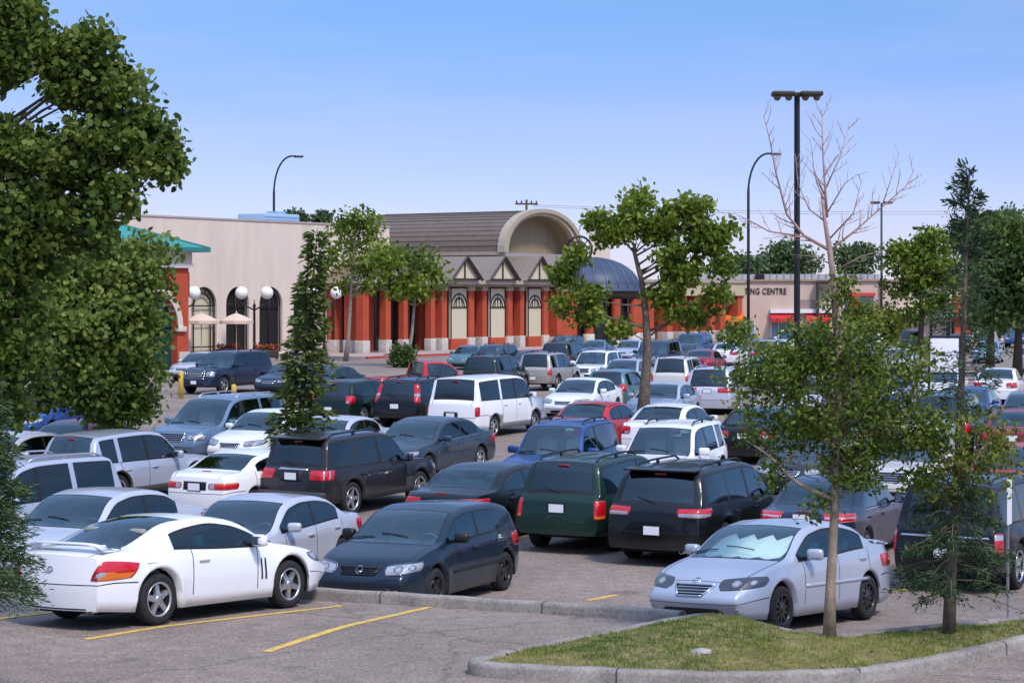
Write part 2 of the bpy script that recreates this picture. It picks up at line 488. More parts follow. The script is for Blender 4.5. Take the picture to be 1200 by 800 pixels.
    def patch(nm, corners, dr, mats, cell=None, nu=10, nv=6, off=.007, par=None, bulge=0.0, extra=None, round_=0.0):
        """four corners (x, d, z) round a panel on the skin, laid on it along dr"""
        m = MB(); A, B, Cc, Dd = [Vector((c[0], L/2-c[1], c[2])) for c in corners]
        vs = []
        for j in range(nv+1):
            for i in range(nu+1):
                u, v = i/nu, j/nv
                if round_ > 0:
                    a, b = 2*u-1, 2*v-1
                    ua = a*math.sqrt(1-round_*b*b*.5); vb = b*math.sqrt(1-round_*a*a*.5); u, v = (ua+1)/2, (vb+1)/2
                p = A*(1-u)*(1-v)+B*u*(1-v)+Cc*u*v+Dd*(1-u)*v
                h, n = cast(p, dr)
                e = off + bulge*(1-(2*u-1)**2)*(1-(2*v-1)**2)
                vs.append(h+n*e if n.dot(Vector(dr)) < 0 else h-n*e)
        W1 = nu+1; fl = (vs[1]-vs[0]).cross(vs[W1]-vs[0]).dot(Vector(dr)) > 0
        base = len(m.v); m.v += [tuple(v) for v in vs]
        for j in range(nv):
            for i in range(nu):
                f = (j*W1+i, j*W1+i+1, (j+1)*W1+i+1, (j+1)*W1+i)
                m.f.append(f[::-1] if fl else f); m.m.append(cell((i+.5)/nu, (j+.5)/nv) if cell else 0); m.sm.append(True)
        bd = [i for i in range(nu)] + [nu+j*W1 for j in range(nv)] + [nv*W1+nu-i for i in range(nu)] + [(nv-j)*W1 for j in range(nv)]
        b0 = len(m.v); dv = Vector(dr).normalized()
        m.v += [tuple(Vector(m.v[i])+dv*(off+.02)) for i in bd]
        n = len(bd)
        for k in range(n):
            k2 = (k+1) % n; f = (bd[k], b0+k, b0+k2, bd[k2])
            m.f.append(f if not fl else f[::-1]); m.m.append(0); m.sm.append(False)
        if extra: extra(m)
        return P(nm, m.mesh(name+'_'+nm, mats), par)
    for f in S.get('features', []): f(S, patch, P, cast, yy, name)
    # handles
    hz = S.get('handle_z', None)
    for rg, ix in door_idx.items():
        a, b = S['doors'][rg[1]]; sg = -1 if rg[2] == 'l' else 1
        d = b-.20; z = hz or (beltz(d)-.13)
        h, n = cast((sg*hw, L/2-d, z), (-sg,0,0))
        m = MB(); m.cbox((h.x+sg*.022, h.y, h.z), (.028,.19,.032), 0, .010); m.cbox((h.x+sg*.008, h.y-.08, h.z), (.02,.025,.026), 0); m.cbox((h.x+sg*.008, h.y+.08, h.z), (.02,.025,.026), 0)
        P('handle', m.mesh(name+'_handle', [S.get('handle_mat', PAINT)]), ix)
    # mirrors
    for sg in (-1, 1):
        d = S['cowl']+S.get('mir_d', .42); z = beltz(d)+.085; h, n = cast((sg*hw, L/2-d, z-.05), (-sg,0,0))
        m = MB(); k = S.get('mir', 1.0)
        m.cbox((h.x+sg*.16, h.y, z+.01), (.23*k,.13,.155*k), 0, .05, Euler((0,0,R(-12*sg))))
        m.cbox((h.x+sg*.03, h.y+.01, z-.04), (.14,.07,.045), 1, .015)
        m.box(h.x+sg*.16-.085*k, h.x+sg*.16+.085*k, h.y-.072, h.y-.066, z-.045, z+.065, 2)
        P('mirror', m.mesh(name+'_mirror', [PAINT if S['mirrors'] == 'body' else M_TRIM, M_TRIM, M_CHROME]))
    if S['rails']:
        for sg in (-1, 1):
            d1, d2 = S['header']+.25, S['roofrear']-.1; pts = []
            n = 10
            for k in range(n+1):
                d = d1+(d2-d1)*k/n; h, nn = cast((sg*(hw-.05-S['tum']*.6-.16), L/2-d, H), (0,0,-1))
                pts.append(h+Vector((0,0,.065 if 0 < k < n else .0)))
            m = MB(); m.tube(pts, .020, 6, 0)
            for k in (n//2,): m.cbox(pts[k]-Vector((0,0,.03)), (.035,.10,.07), 0, .01)
            P('roof_rail', m.mesh(name+'_roof_rail', [S.get('railmat', M_TRIM)]))
    wy = [(yy(af), 1), (yy(ar), 1)]
    ty, rm = wheel_meshes(S['wr'], S.get('tw', .205), S['rim'], S['rimmat'])
    wheels = [(sg*(hw-.012-S.get('tw',.205)/2), y, S['wr'], sg) for y, _ in wy for sg in (-1, 1)]
    pts = [(p[0],p[1],p[2]) for p in V[::3]]
    return dict(name=name, S=S, parts=parts, wheels=wheels, tyre=ty, rim=rm, pts=pts, joined=None)

# ---- feature makers (lamps, grilles, plates and so on laid on the skin)
def headlights(x0, x1, z0, z1, wrap=.45, style='clear', slant=.05, dz=0.0):
    """x0 inner, x1 outer as parts of half width at the nose"""
    def f(S, patch, P, cast, yy, name):
        hw = S['W']/2
        def cell(u, v):
            if u < .05 or u > .96 or v < .10 or v > .90: return 1
            for cu, r in ((.36,.19),(.70,.15)):
                q = ((u-cu)*2.1)**2+(v-.5)**2*.62
                if q < (r*.55)**2: return 0
                if q < r*r*1.1: return 2
                if q < r*r*1.7: return 1
            return 1 if style == 'dark' else (0 if v > .35 else 2)
        for sg in (-1, 1):
            A = (sg*x0*hw, 0.0, z0-slant*.3); B = (sg*x1*hw, wrap, z0+slant); C_ = (sg*x1*hw*1.0, wrap+.10, z1+slant+dz); D_ = (sg*(x0+.02)*hw, .06, z1)
            patch('headlight', [A,B,C_,D_], (-sg*.50,-1,0), [M_CLEAR, M_LDARK, mat('lamp_grey',(.33,.34,.37),.15,.4,coat=1.0)], cell, 30, 16, .006, bulge=.008, round_=.5)
    return f
def taillights(x0, x1, z0, z1, wrap=.3, bands=None, slant=.0, inner=None):
    def f(S, patch, P, cast, yy, name):
        hw = S['W']/2; L = S['L']
        def cell(u, v):
            if u < .05 or u > .95 or v < .08 or v > .92: return 1
            b = bands(u, v) if bands else (0 if v > .35 else (1 if u > .3 else 2))
            if b == 0:
                for cu in (.32, .70):
                    q = ((u-cu)*1.5)**2+(v-.55)**2*.5
                    if .016 < q < .030: return 1
            return b
        for sg in (-1, 1):
            A = (sg*x0*hw, L, z0); B = (sg*x1*hw, L-wrap, z0+slant); C_ = (sg*x1*hw, L-wrap*1.1, z1+slant); D_ = (sg*x0*hw, L-.02, z1)
            patch('tail_light', [A,B,C_,D_], (-sg*.55,1,0), [M_RED, M_REDD, M_CLEAR, M_AMBER], cell, 24, 14, .008, bulge=.012, round_=.3)
    return f
def grille(x, z0, z1, slats=3, frame=M_CHROME, top=0, taper=.8, bar=None):
    def f(S, patch, P, cast, yy, name):
        hw = S['W']/2
        ix = patch('grille', [(-x*hw*taper,0,z0),(x*hw*taper,0,z0),(x*hw,0,z1),(-x*hw,0,z1)], (0,-1,0), [M_TRIM], None, 12, 4, .004)
        m = MB()
        for k in range(slats+2):
            v = k/(slats+1); z = z0+(z1-z0)*v; xx = hw*x*(taper+(1-taper)*v)
            pts = []
            for q in range(13):
                h, n = cast((xx*(q/6-1), yy(0), z), (0,-1,0)); pts.append(h+Vector((0,.014,0)))
            if k in (0, slats+1) or slats > 0: m.tube(pts, .010 if 0 < k < slats+1 else .014, 6, 0)
        for sg in (-1, 1):
            pts = [cast((sg*hw*x*(taper+(1-taper)*v), yy(0), z0+(z1-z0)*v), (0,-1,0))[0]+Vector((0,.014,0)) for v in (0,.5,1)]
            m.tube(pts, .014, 6, 0)
        P('grille_bars', m.mesh(name+'_grille_bars', [frame]), ix)
    return f
def intake(x, z0, z1):
    def f(S, patch, P, cast, yy, name):
        hw = S['W']/2
        patch('air_intake', [(-x*hw,0,z0),(x*hw,0,z0),(x*hw*.92,0,z1),(-x*hw*.92,0,z1)], (0,-1,0), [M_TRIM], None, 14, 3, .004, round_=.4)
    return f
def plate(z, front=False, frame=True, recess=False):
    def f(S, patch, P, cast, yy, name):
        d = 0 if front else S['L']; sg = 1 if front else -1
        h, n = cast((0, yy(d), z), (0,-sg,0))
        if recess:
            patch('plate_recess', [(-.27,d,z-.11),(.27,d,z-.11),(.25,d,z+.11),(-.25,d,z+.11)], (0,-sg,0), [M_TRIM], None, 6, 3, .003)
        m = MB(); y = h.y+sg*.016
        m.box(-.165,.165,y-.008,y+.008,z-.09,z+.09,1) if frame else None
        m.box(-.15,.15,y+(-.006 if sg > 0 else -.011),y+(.011 if sg > 0 else .006),z-.075,z+.075,0)
        P('license_plate', m.mesh(name+'_license_plate', [M_PLATE, M_TRIM]))
    return f
def moulding(z, h=.05, m_=None, d0=.0):
    def f(S, patch, P, cast, yy, name):
        hw = S['W']/2; a = S['doors'][0][0]+.02; b = S['doors'][-1][1]-.02
        for sg in (-1, 1):
            patch('side_moulding', [(sg*hw,a,z-h/2),(sg*hw,b,z-h/2),(sg*hw,b,z+h/2),(sg*hw,a,z+h/2)], (-sg,0,0), [m_ or PAINT], None, 16, 2, .010)
    return f
def panel_rear(x, z0, z1, m_, nm='garnish', round_=0):
    def f(S, patch, P, cast, yy, name):
        hw = S['W']/2; L = S['L']
        patch(nm, [(-x*hw,L,z0),(x*hw,L,z0),(x*hw,L,z1),(-x*hw,L,z1)], (0,1,0), [m_], None, 12, 3, .005, round_=round_)
    return f
def spoiler(d, z, w, h=.10, chord=.22, lip=False):
    def f(S, patch, P, cast, yy, name):
        hw = S['W']/2; m = MB(); n = 12; vs = []
        for k in range(n+1):
            u = k/n*2-1; x = u*w*hw; zz = z+h*(1-abs(u)**6)-.02*(1-u*u)*0
            y = yy(d)-.06*(1-u*u)
            for a, b in ((chord/2,0),(0,.022),(-chord/2,.016),(-chord/2,-.004),(0,-.008)): vs.append((x, y+a, zz+b))
        fs = []
        for k in range(n):
            for q in range(5): fs.append((k*5+q, k*5+(q+1) % 5, (k+1)*5+(q+1) % 5, (k+1)*5+q))
        fs.append(tuple(range(5))); fs.append(tuple(n*5+q for q in (4,3,2,1,0)))
        m.add(vs, fs, 0, True)
        if not lip:
            for sg in (-1,1): m.cbox((sg*w*hw*.80, yy(d), z+h*.45), (.05,.14,h*1.0), 0, .012)
        P('spoiler', m.mesh(name+'_spoiler', [PAINT]))
    return f
def exhaust(x, n=1, z=.25):
    def f(S, patch, P, cast, yy, name):
        for xx in ([x] if n < 2 else [x-.04, x+.04]):
            m = MB(); m.lathe([(.026,.30),(.036,.30),(.036,0),(.030,0),(.028,.2),(0,.2)], 14, 0, 'y', (xx*1.0, yy(S['L'])-.02, z), mis=[0,0,0,1,1])
            P('exhaust_tip', m.mesh(name+'_exhaust_tip', [M_CHROME, M_UNDER]))
    return f
def badge(z, rear=False, rx=.055, rz=.040, ring=True):
    def f(S, patch, P, cast, yy, name):
        sg = -1 if rear else 1; h, n = cast((0, yy(S['L'] if rear else 0), z), (0,-sg,0)); m = MB()
        pts = [cast((rx*math.cos(t), yy(S['L'] if rear else 0), z+rz*math.sin(t)), (0,-sg,0))[0]+Vector((0,.008*sg,0)) for t in [2*math.pi*k/16 for k in range(17)]]
        m.tube(pts, .008, 6, 0)
        if ring: m.tube([pts[7], (pts[11]+pts[13])/2*.5+pts[12]*.5, pts[1]], .007, 5, 0)
        P('badge', m.mesh(name+'_badge', [M_CHROME]))
    return f
def fuel_door(d, z):
    def f(S, patch, P, cast, yy, name):
        hw = S['W']/2; m = MB(); pts = []
        for a, b in ((-.07,-.07),(.07,-.07),(.07,.07),(-.07,.07),(-.07,-.07)):
            h, n = cast((hw, yy(d+a), z+b), (-1,0,0)); pts.append(h+Vector((.001,0,0)))
        m.tube(pts, .0045, 4, 0); P('fuel_door', m.mesh(name+'_fuel_door', [M_TRIM]))
    return f
def wipers():
    def f(S, patch, P, cast, yy, name):
        for x in (-.35, .22):
            pts = []
            for k in range(6):
                h, n = cast((x+.10+k*.095-.3*0, yy(S['cowl']+.06+.012*k), 2), (0,0,-1)); pts.append(h+n*.014)
            m = MB(); m.tube(pts, .008, 5, 0); P('wiper', m.mesh(name+'_wiper', [M_TRIM]))
    return f
def rear_wiper():
    def f(S, patch, P, cast, yy, name):
        zz = S['H']-.62; pts = []
        for k in range(6):
            h, n = cast((.0-.075*k, yy(S['L']), zz+.02*k), (0,1,0)); pts.append(h+Vector((0,-.014,0)))
        m = MB(); m.tube(pts, .008, 5, 0); P('wiper', m.mesh(name+'_wiper', [M_TRIM]))
    return f
def fogs(x, z, r=.055):
    def f(S, patch, P, cast, yy, name):
        for sg in (-1, 1):
            X = sg*x*S['W']/2
            patch('fog_light', [(X-r,.0,z-r),(X+r,.0,z-r),(X+r,.0,z+r),(X-r,.0,z+r)], (0,-1,0), [M_CLEAR], None, 8, 8, .006, round_=1.0)
    return f
def step_bumper(mt, z0=.45, z1=.62):
    def f(S, patch, P, cast, yy, name):
        hw = S['W']/2; m = MB(); m.cbox((0, yy(S['L'])-.03, (z0+z1)/2), (hw*1.9,.20,z1-z0), 0, .05)
        P('rear_step', m.mesh(name+'_rear_step', [mt]))
    return f
def high_lamp(z):
    def f(S, patch, P, cast, yy, name):
        h, n = cast((0, yy(S['L']), z), (0,1,0)); m = MB(); m.cbox((0,h.y-.012,z), (.22,.04,.035), 0, .008)
        P('brake_light', m.mesh(name+'_brake_light', [M_REDD]))
    return f
def roof_spoiler():
    def f(S, patch, P, cast, yy, name):
        hw = S['W']/2; m = MB(); z = S['H']-.075; w = hw-.05-S['tum']*.55-.10
        m.cbox((0, yy(S['roofrear']+.10), z+.03), (w*2,.34,.035), 0, .014, Euler((R(4),0,0)))
        P('spoiler', m.mesh(name+'_roof_spoiler', [PAINT]))
    return f
# ------------------------------------------------------------------ car shapes (d = metres behind the nose)
def two_tone(u, v):
    if (u-.22)**2*2+(v-.30)**2 < .022: return 2
    return 0 if v > .46-.1*u else (3 if .2 < u < .97 else 1)
DS = {}
def D_(name, **k): DS[name] = design(name, spec(**k))
def vents():
    def f(S, patch, P, cast, yy, name):
        hw = S['W']/2
        for sg in (-1, 1):
            for k in (0, 1):
                d = 1.44+.075*k
                patch('fender_vent', [(sg*hw,d,.44),(sg*hw,d+.03,.44),(sg*hw,d+.05,.72),(sg*hw,d+.02,.72)], (-sg,0,0), [M_TRIM], None, 2, 6, .003)
    return f
def shade_f():
    def f(S, patch, P, cast, yy, name):
        # folded foil sunshade standing behind the windshield: four tall folds with slanting tops
        m = MB(); n = 48; vs = []; c, h = S['cowl'], S['header']; zc = .97; zt = S['H']-.15
        for k in range(n+1):
            u = k/n*2-1; x = u*.60; ph = (k/12) % 1; tri = 1-abs(ph-.5)*2; e = .02*(2*tri-1)
            for v in (0, .5, 1):
                t = .05+.09*(1-tri)+v*(.58+.30*tri)
                d = c+(h-c)*t+.10; z = zc+(zt-zc)*t
                vs.append((x, yy(d)+e*.6+S['bow']*(1-(x/.8)**2)*(1-t*.6), z-.03))
        fs = [(k*3+q,(k+1)*3+q,(k+1)*3+q+1,k*3+q+1) for k in range(n) for q in (0,1)]
        m.add(vs, fs, 0); P('sunshade', m.mesh(name+'_sunshade', [M_SHADE]))
    return f

def coupe_tail():
    def f(S, patch, P, cast, yy, name):
        hw = S['W']/2; L = S['L']
        for sg in (-1, 1):
            patch('tail_light', [(sg*.60*hw,L,.60),(sg*1.0*hw,L-.36,.625),(sg*1.0*hw,L-.50,.815),(sg*.80*hw,L-.02,.86)], (-sg*.55,1,0), [M_RED, M_REDD, M_CLEAR, M_AMBER], two_tone, 24, 16, .008, bulge=.014, round_=.42)
    return f
D_('coupe', L=4.33, W=1.75, H=1.33, wb=2.53, fo=.93, zb=.19, wr=.325, tum=.34, bow=.20, bowr=.20, nose=.74, tail=.82, rnd=.45, flare=.022,
   top=[(0,.60),(.15,.69),(.6,.81),(1.2,.915),(2.08,1.285),(2.45,1.33),(2.85,1.295),(3.78,1.0),(3.95,.965),(4.3,.93),(4.395,.88)],
   belt=[(0,.56),(.5,.735),(1.2,.85),(2.3,.885),(3.4,.93),(4.1,.92),(4.395,.84)],
   cowl=1.18, header=2.06, roofrear=2.74, deck=3.80, windows=[(1.50,3.16)], pillars=[(2.50,2.56)], doors=[(1.62,2.86)], gtint='tint', rgl='privacy', rim=5, tw=.215, handle_z=.775, mir_d=.52, rake=.13, cp=.13,
   features=[headlights(.40,.93,.56,.70,.5), coupe_tail(), intake(.6,.27,.40), spoiler(4.20,.965,.80,.075,.20), exhaust(.50,2,.24), badge(.74,True,.05,.032), fuel_door(3.60,.72), vents(), wipers(),
             panel_rear(.62,.22,.27,M_TRIM,'lower_vent'), fogs(.72,.36)])
D_('sedan_sport', L=4.49, W=1.755, H=1.465, wb=2.64, fo=.90, zb=.20, wr=.318, tum=.33, bow=.19, nose=.76, rnd=.45,
   top=[(0,.64),(.12,.72),(.6,.86),(1.16,.975),(2.0,1.40),(2.45,1.46),(2.75,1.462),(3.2,1.40),(3.82,1.12),(4.0,1.08),(4.38,1.06),(4.49,.98)],
   belt=[(0,.60),(.5,.79),(1.16,.91),(2.2,.955),(3.6,1.03),(4.2,1.03),(4.49,.93)],
   cowl=1.15, header=1.98, roofrear=3.10, deck=3.84, windows=[(1.42,2.52),(2.60,3.42)], pillars=[(2.52,2.60)], doors=[(1.52,2.56),(2.56,3.52)], rim=10, rimmat=M_RIMB, tw=.205, mir_d=.46, rake=.12,
   features=[headlights(.40,.94,.60,.745,.50,'dark',.05), grille(.34,.53,.67,3,M_CHROME,taper=.62), intake(.55,.27,.37), fogs(.74,.34,.04), taillights(.52,1.0,.74,.93,.45), plate(.80), badge(.715,False,.055,.04), spoiler(4.36,1.055,.84,.035,.15), moulding(.60,.045), wipers(), shade_f(), exhaust(.55,1,.26)])
D_('hatch', L=4.20, W=1.76, H=1.48, wb=2.58, fo=.88, zb=.19, wr=.315, tum=.27, bow=.16, bowr=.12, nose=.80, tail=.86, sedan=False,
   top=[(0,.66),(.12,.75),(.6,.88),(1.08,.975),(1.90,1.42),(2.35,1.478),(3.2,1.465),(3.72,1.40),(3.80,1.36),(4.10,1.02),(4.16,.96),(4.2,.90)],
   belt=[(0,.62),(.4,.79),(1.08,.92),(2.2,.96),(3.6,1.0),(4.05,.98),(4.2,.86)],
   cowl=1.05, header=1.88, roofrear=3.76, deck=4.09, windows=[(1.32,2.40),(2.48,3.24)], pillars=[(2.40,2.48)], doors=[(1.42,2.44),(2.44,3.36)], rim=5, rimmat=M_RIMB, mir_d=.45, mirrors='trim', rake=.10,
   features=[badge(.665,False,.05,.05), headlights(.44,.93,.58,.735,.46), grille(.38,.60,.69,2,M_TRIM), intake(.70,.24,.42), fogs(.70,.33,.05), taillights(.55,1.0,.70,.93,.40,lambda u,v: 0 if v>.3 else 1), plate(.62), moulding(.52,.05,M_TRIM), wipers(), rear_wiper(), high_lamp(1.40)])
def sedan(name, L=4.6, W=1.79, H=1.45, boxy=0.0, rgl='tint', feats=None, tz=(.70,.92), tx=(.50,1.0), belt_chrome=False, tb=None, **k):
    q = dict(L=L, W=W, H=H, wb=L*.585, fo=.92, wr=.315, tum=.31, bow=.17, nose=.78,
      top=[(0,.66),(.10,.74),(.6,.86),(L*.262,.955),(L*.43,H-.055),(L*.52,H),(L*.60,H-.006),(L*.69,H-.06),(L*.835,1.07-.03*boxy),(L*.86,1.04-.03*boxy),(L-.12,1.0-.02*boxy),(L,.92)],
      belt=[(0,.62),(.45,.78),(L*.262,.89),(L*.5,.93),(L*.80,.975),(L-.3,.965),(L,.87)],
      cowl=L*.258, header=L*.425, roofrear=L*.68, deck=L*.838, windows=[(L*.318,L*.56),(L*.577,L*.755)], pillars=[(L*.56,L*.577)], doors=[(L*.335,L*.568),(L*.568,L*.775)],
      rgl=rgl, beltmat='chrome' if belt_chrome else 'trim')
    q['features'] = [headlights(.42,.94,.60,.735,.42), grille(.36,.58,.68,2), intake(.55,.26,.37), taillights(tx[0],tx[1],tz[0],tz[1],.34,tb), plate((tz[0]+tz[1])/2-.02), wipers(), high_lamp(1.0)] + (feats or [])
    q.update(k); D_(name, **q)
sedan('sedan', beige=True)
sedan('sedan_long', L=4.82, W=1.83, H=1.47, belt_chrome=True, feats=[panel_rear(.5,.90,.935,M_CHROME,'trunk_strip')])
sedan('sedan_navy', L=4.82, W=1.83, H=1.47, belt_chrome=True, tz=(.84,.99), tx=(.40,1.0), tb=lambda u,v: 2 if (v<.12 or .46<v<.56) else 0)
sedan('sedan_nineties', L=4.56, W=1.74, H=1.36, boxy=1.0, rgl='privacy', tz=(.66,.80), tx=(.36,.98), tb=lambda u,v: 2 if (u<.22) else (3 if v>.80 else 0), feats=[panel_rear(.34,.64,.82,M_TRIM,'plate_panel')], wr=.30)
sedan('sedan_black', L=4.83, W=1.82, H=1.45, tx=(.42,1.0), tz=(.72,.92), tb=lambda u,v: 2 if (u<.42 and v<.5) else 0)
sedan('sedan_old', L=4.7, W=1.78, H=1.42, boxy=1.0, tx=(.38,1.0), tz=(.66,.84), tb=lambda u,v: 0)
# wagon-like shapes
def suv(name, L=4.65, W=1.83, H=1.74, zb=.32, wr=.365, hood=1.06, slope=.10, tum=.22, wins=3, rgl='privacy', feats=None, tl=None, glz=(.78,.95), low=True, cladm=None, hl=None, nose=.84, cow=1.28, hlen=.72, **k):
    beltr = hood+.02
    q = dict(L=L, W=W, H=H, wb=L*.59, fo=.92, zb=zb, wr=wr, tum=tum, bow=.10, bowr=.07, nose=nose, tail=.88, rnd=.28, sedan=False, gtint='privacy', privfrom=1, rgl=rgl,
      top=[(0,hood-.25),(.08,hood-.12),(.5,hood-.05),(cow,hood+.025),(cow+hlen,H-.07),(cow+hlen+.45,H-.005),(L*.6,H),(L-slope-.42,H-.03),(L-slope-.26,H-.07),(L-.14,hood+.06),(L-.05,hood-.0),(L,hood-.08)],
      belt=[(0,hood-.29),(.35,hood-.10),(cow,hood-.03),(L*.6,hood+.0),(L-.35,hood+.02),(L-.10,hood-.03),(L,hood-.14)],
      cowl=cow-.03, header=cow+hlen-.03, roofrear=L-slope-.30, deck=L-.15, handle_z=hood-.16, mir=1.15, tw=.235, flare=.03, lowtrim=low, cladmat=cladm or M_PLAST)
    dA = cow+.28; dB = cow+1.30; dC = cow+2.26; e = L-slope-.30
    if wins == 3: q['windows'] = [(cow+.16,dB-.05),(dB+.05,dC-.06),(dC+.07,e)]; q['pillars'] = [(dB-.05,dB+.05)]
    else: q['windows'] = [(cow+.16,dB-.05),(dB+.05,e)]; q['pillars'] = [(dB-.05,dB+.05)]
    q['doors'] = [(dA,dB),(dB,min(dC, q['fo']+q['wb']-.05))]
    q['features'] = [hl or headlights(.50,.96,hood-.33,hood-.17,.25,slant=.0), grille(.42,hood-.36,hood-.16,3,M_CHROME,taper=.9), intake(.6,zb+.12,zb+.22), tl or taillights(.72,1.0,glz[0],glz[1]+.1,.20), wipers(), rear_wiper(), high_lamp(H-.12)] + (feats or [])
    q.update(k); D_(name, **q)
suv('suv_boxy_green', L=4.61, W=1.84, H=1.76, tl=taillights(.80,1.0,.66,1.02,.16,lambda u,v: 3 if v < .25 else 0), feats=[plate(.86), moulding(.62,.10,M_PLAST)], rails=True, wins=3)
suv('suv_grey', L=4.77, W=1.85, H=1.77, wr=.375, tl=taillights(.50,1.0,.84,1.06,.28,lambda u,v: 0 if (u*5)%1>.12 else 2), feats=[plate(.92,recess=True), panel_rear(.42,1.05,1.09,M_CHROME,'trunk_strip'), roof_spoiler(), step_bumper(M_PLAST,.46,.60)], rails=True, wins=3)
suv('suv_dark', L=4.85, W=1.90, H=1.80, wr=.385, hood=1.08, slope=.08, tl=taillights(.86,1.0,.62,1.0,.12,lambda u,v: 0 if v < .75 else 2), feats=[plate(.66), panel_rear(.86,.905,.935,M_CHROME,'chrome_strip')], rails=True)
suv('suv_black', L=4.95, W=1.96, H=1.75, wr=.375, hood=1.06, slope=.22, tum=.26, zb=.27, low=False, tl=taillights(.46,1.0,.90,1.06,.38,lambda u,v: 0 if v > .4 else 2), feats=[plate(.66), roof_spoiler(), exhaust(.55,1,.3)], rails=True)
suv('suv_blue', L=4.6, W=1.80, H=1.74, hood=1.02, rgl='tint', hl=headlights(.60,.96,.70,.86,.16,slant=.0), feats=[plate(.55,True)], rails=True)
suv('suv_white', L=4.57, W=1.86, H=1.68, hood=1.0, slope=.16, tum=.25, wins=3, rgl='tint', gtint='tint', rails=True, railmat=M_TRIM, feats=[plate(.5,True)], hl=headlights(.46,.95,.68,.83,.30))
suv('suv_silver', L=4.58, W=1.82, H=1.66, hood=.98, slope=.20, tum=.28, zb=.26, wins=3, rgl='clear', gtint='tint', tl=taillights(.70,1.0,.80,1.02,.26,lambda u,v: 0), feats=[plate(.74)], cladm=mat('cladding_grey',(.10,.10,.105),.6), rim=5)
suv('suv_big', L=5.2, W=2.0, H=1.92, wr=.40, hood=1.20, wins=3, zb=.34, hl=headlights(.58,.97,.78,1.06,.10,slant=.0), feats=[grille(.52,.72,1.04,4,M_CHROME,taper=1.0), plate(.55,True)], rails=True, cow=1.45)
suv('suv_tan', L=4.70, W=1.80, H=1.78, tl=taillights(.80,1.0,.74,1.0,.14,lambda u,v: 0), feats=[plate(.60)], rails=True, wins=3)
suv('wagon_black', L=4.55, W=1.80, H=1.68, hood=1.02, tl=taillights(.80,1.0,.86,1.50,.12,lambda u,v: 2 if .35 < v < .5 else 0), feats=[plate(.76)], rails=True)
suv('crossover', L=4.5, W=1.80, H=1.58, hood=.97, zb=.24, wr=.335, slope=.30, tum=.30, low=False, feats=[plate(.6)], wins=2)
suv('minivan', L=4.95, W=1.93, H=1.75, hood=1.0, zb=.21, wr=.335, slope=.16, tum=.24, low=False, cow=1.10, hlen=1.0, nose=.76, tl=taillights(.42,1.0,.84,1.02,.34,lambda u,v: 0), feats=[plate(.90)], rails=True, railmat=mat('rail_silver',(.5,.5,.53),.35,.7))
suv('van', L=4.82, W=1.97, H=1.93, hood=1.17, zb=.26, wr=.345, slope=.02, tum=.15, low=True, cladm=mat('van_lower_grey',(.30,.30,.31),.5), cow=.95, hlen=.62, nose=.86, tl=taillights(.86,1.0,.72,1.02,.08,lambda u,v: 0), feats=[plate(.74,recess=True)], rim=5, wb=2.82)
# pickup: short cab, flat covered bed
D_('pickup', L=5.2, W=1.90, H=1.74, wb=3.3, fo=.95, zb=.34, wr=.37, tum=.24, bow=.10, bowr=.03, nose=.86, tail=.95, rnd=.25,
   top=[(0,.80),(.08,.94),(1.3,1.08),(2.0,1.66),(2.4,1.735),(3.05,1.72),(3.12,1.66),(3.24,1.10),(3.3,1.09),(5.1,1.09),(5.2,1.06)], belt=[(0,.76),(.4,.95),(1.3,1.04),(3.2,1.05),(5.2,1.03)],
   cowl=1.28, header=1.98, roofrear=3.08, deck=3.23, windows=[(1.46,2.40),(2.48,3.00)], pillars=[(2.40,2.48)], doors=[(1.56,2.44)], flare=.03, cladmat=M_PLAST, tw=.235,
   features=[headlights(.58,.96,.70,.90,.14,slant=0), grille(.5,.70,.92,3,M_CHROME), taillights(.84,1.0,.70,1.0,.10,lambda u,v: 0), plate(.60)])
# ------------------------------------------------------------------ paints
PW = paint('white', (.82,.82,.84)); PSIL = paint('silver', (.56,.57,.64), .3, .30); PSILB = paint('silver_blue', (.46,.49,.575), .35, .30)
PNAVY = paint('navy', (.018,.030,.062), .3); PBLK = paint('black', (.005,.006,.007)); PBLKG = paint('black_green', (.006,.018,.015), .2); PGRN = paint('dark_green', (.010,.032,.022), .25)
PGREY = paint('grey', (.075,.08,.09), .4); PGREYB = paint('grey_blue', (.040,.062,.088), .35); PHATCH = paint('slate_blue', (.012,.026,.045), .3); PBRN = paint('grey_brown', (.026,.023,.027), .3)
PBLUE = paint('blue', (.025,.065,.22), .3); PRED = paint('red', (.45,.010,.018)); PMAR = paint('maroon', (.26,.018,.035), .2); PTAN = paint('tan', (.42,.37,.33), .4)
PBEI = paint('beige', (.62,.58,.52), .2); PTEAL = paint('teal', (.10,.20,.22), .4); PCHAR = paint('charcoal', (.032,.035,.042), .4); PLBL = paint('light_blue', (.30,.42,.58), .4); PPUR = paint('purple_blue', (.05,.05,.16), .35)
PSTEEL = paint('steel_blue', (.14,.21,.31), .35)

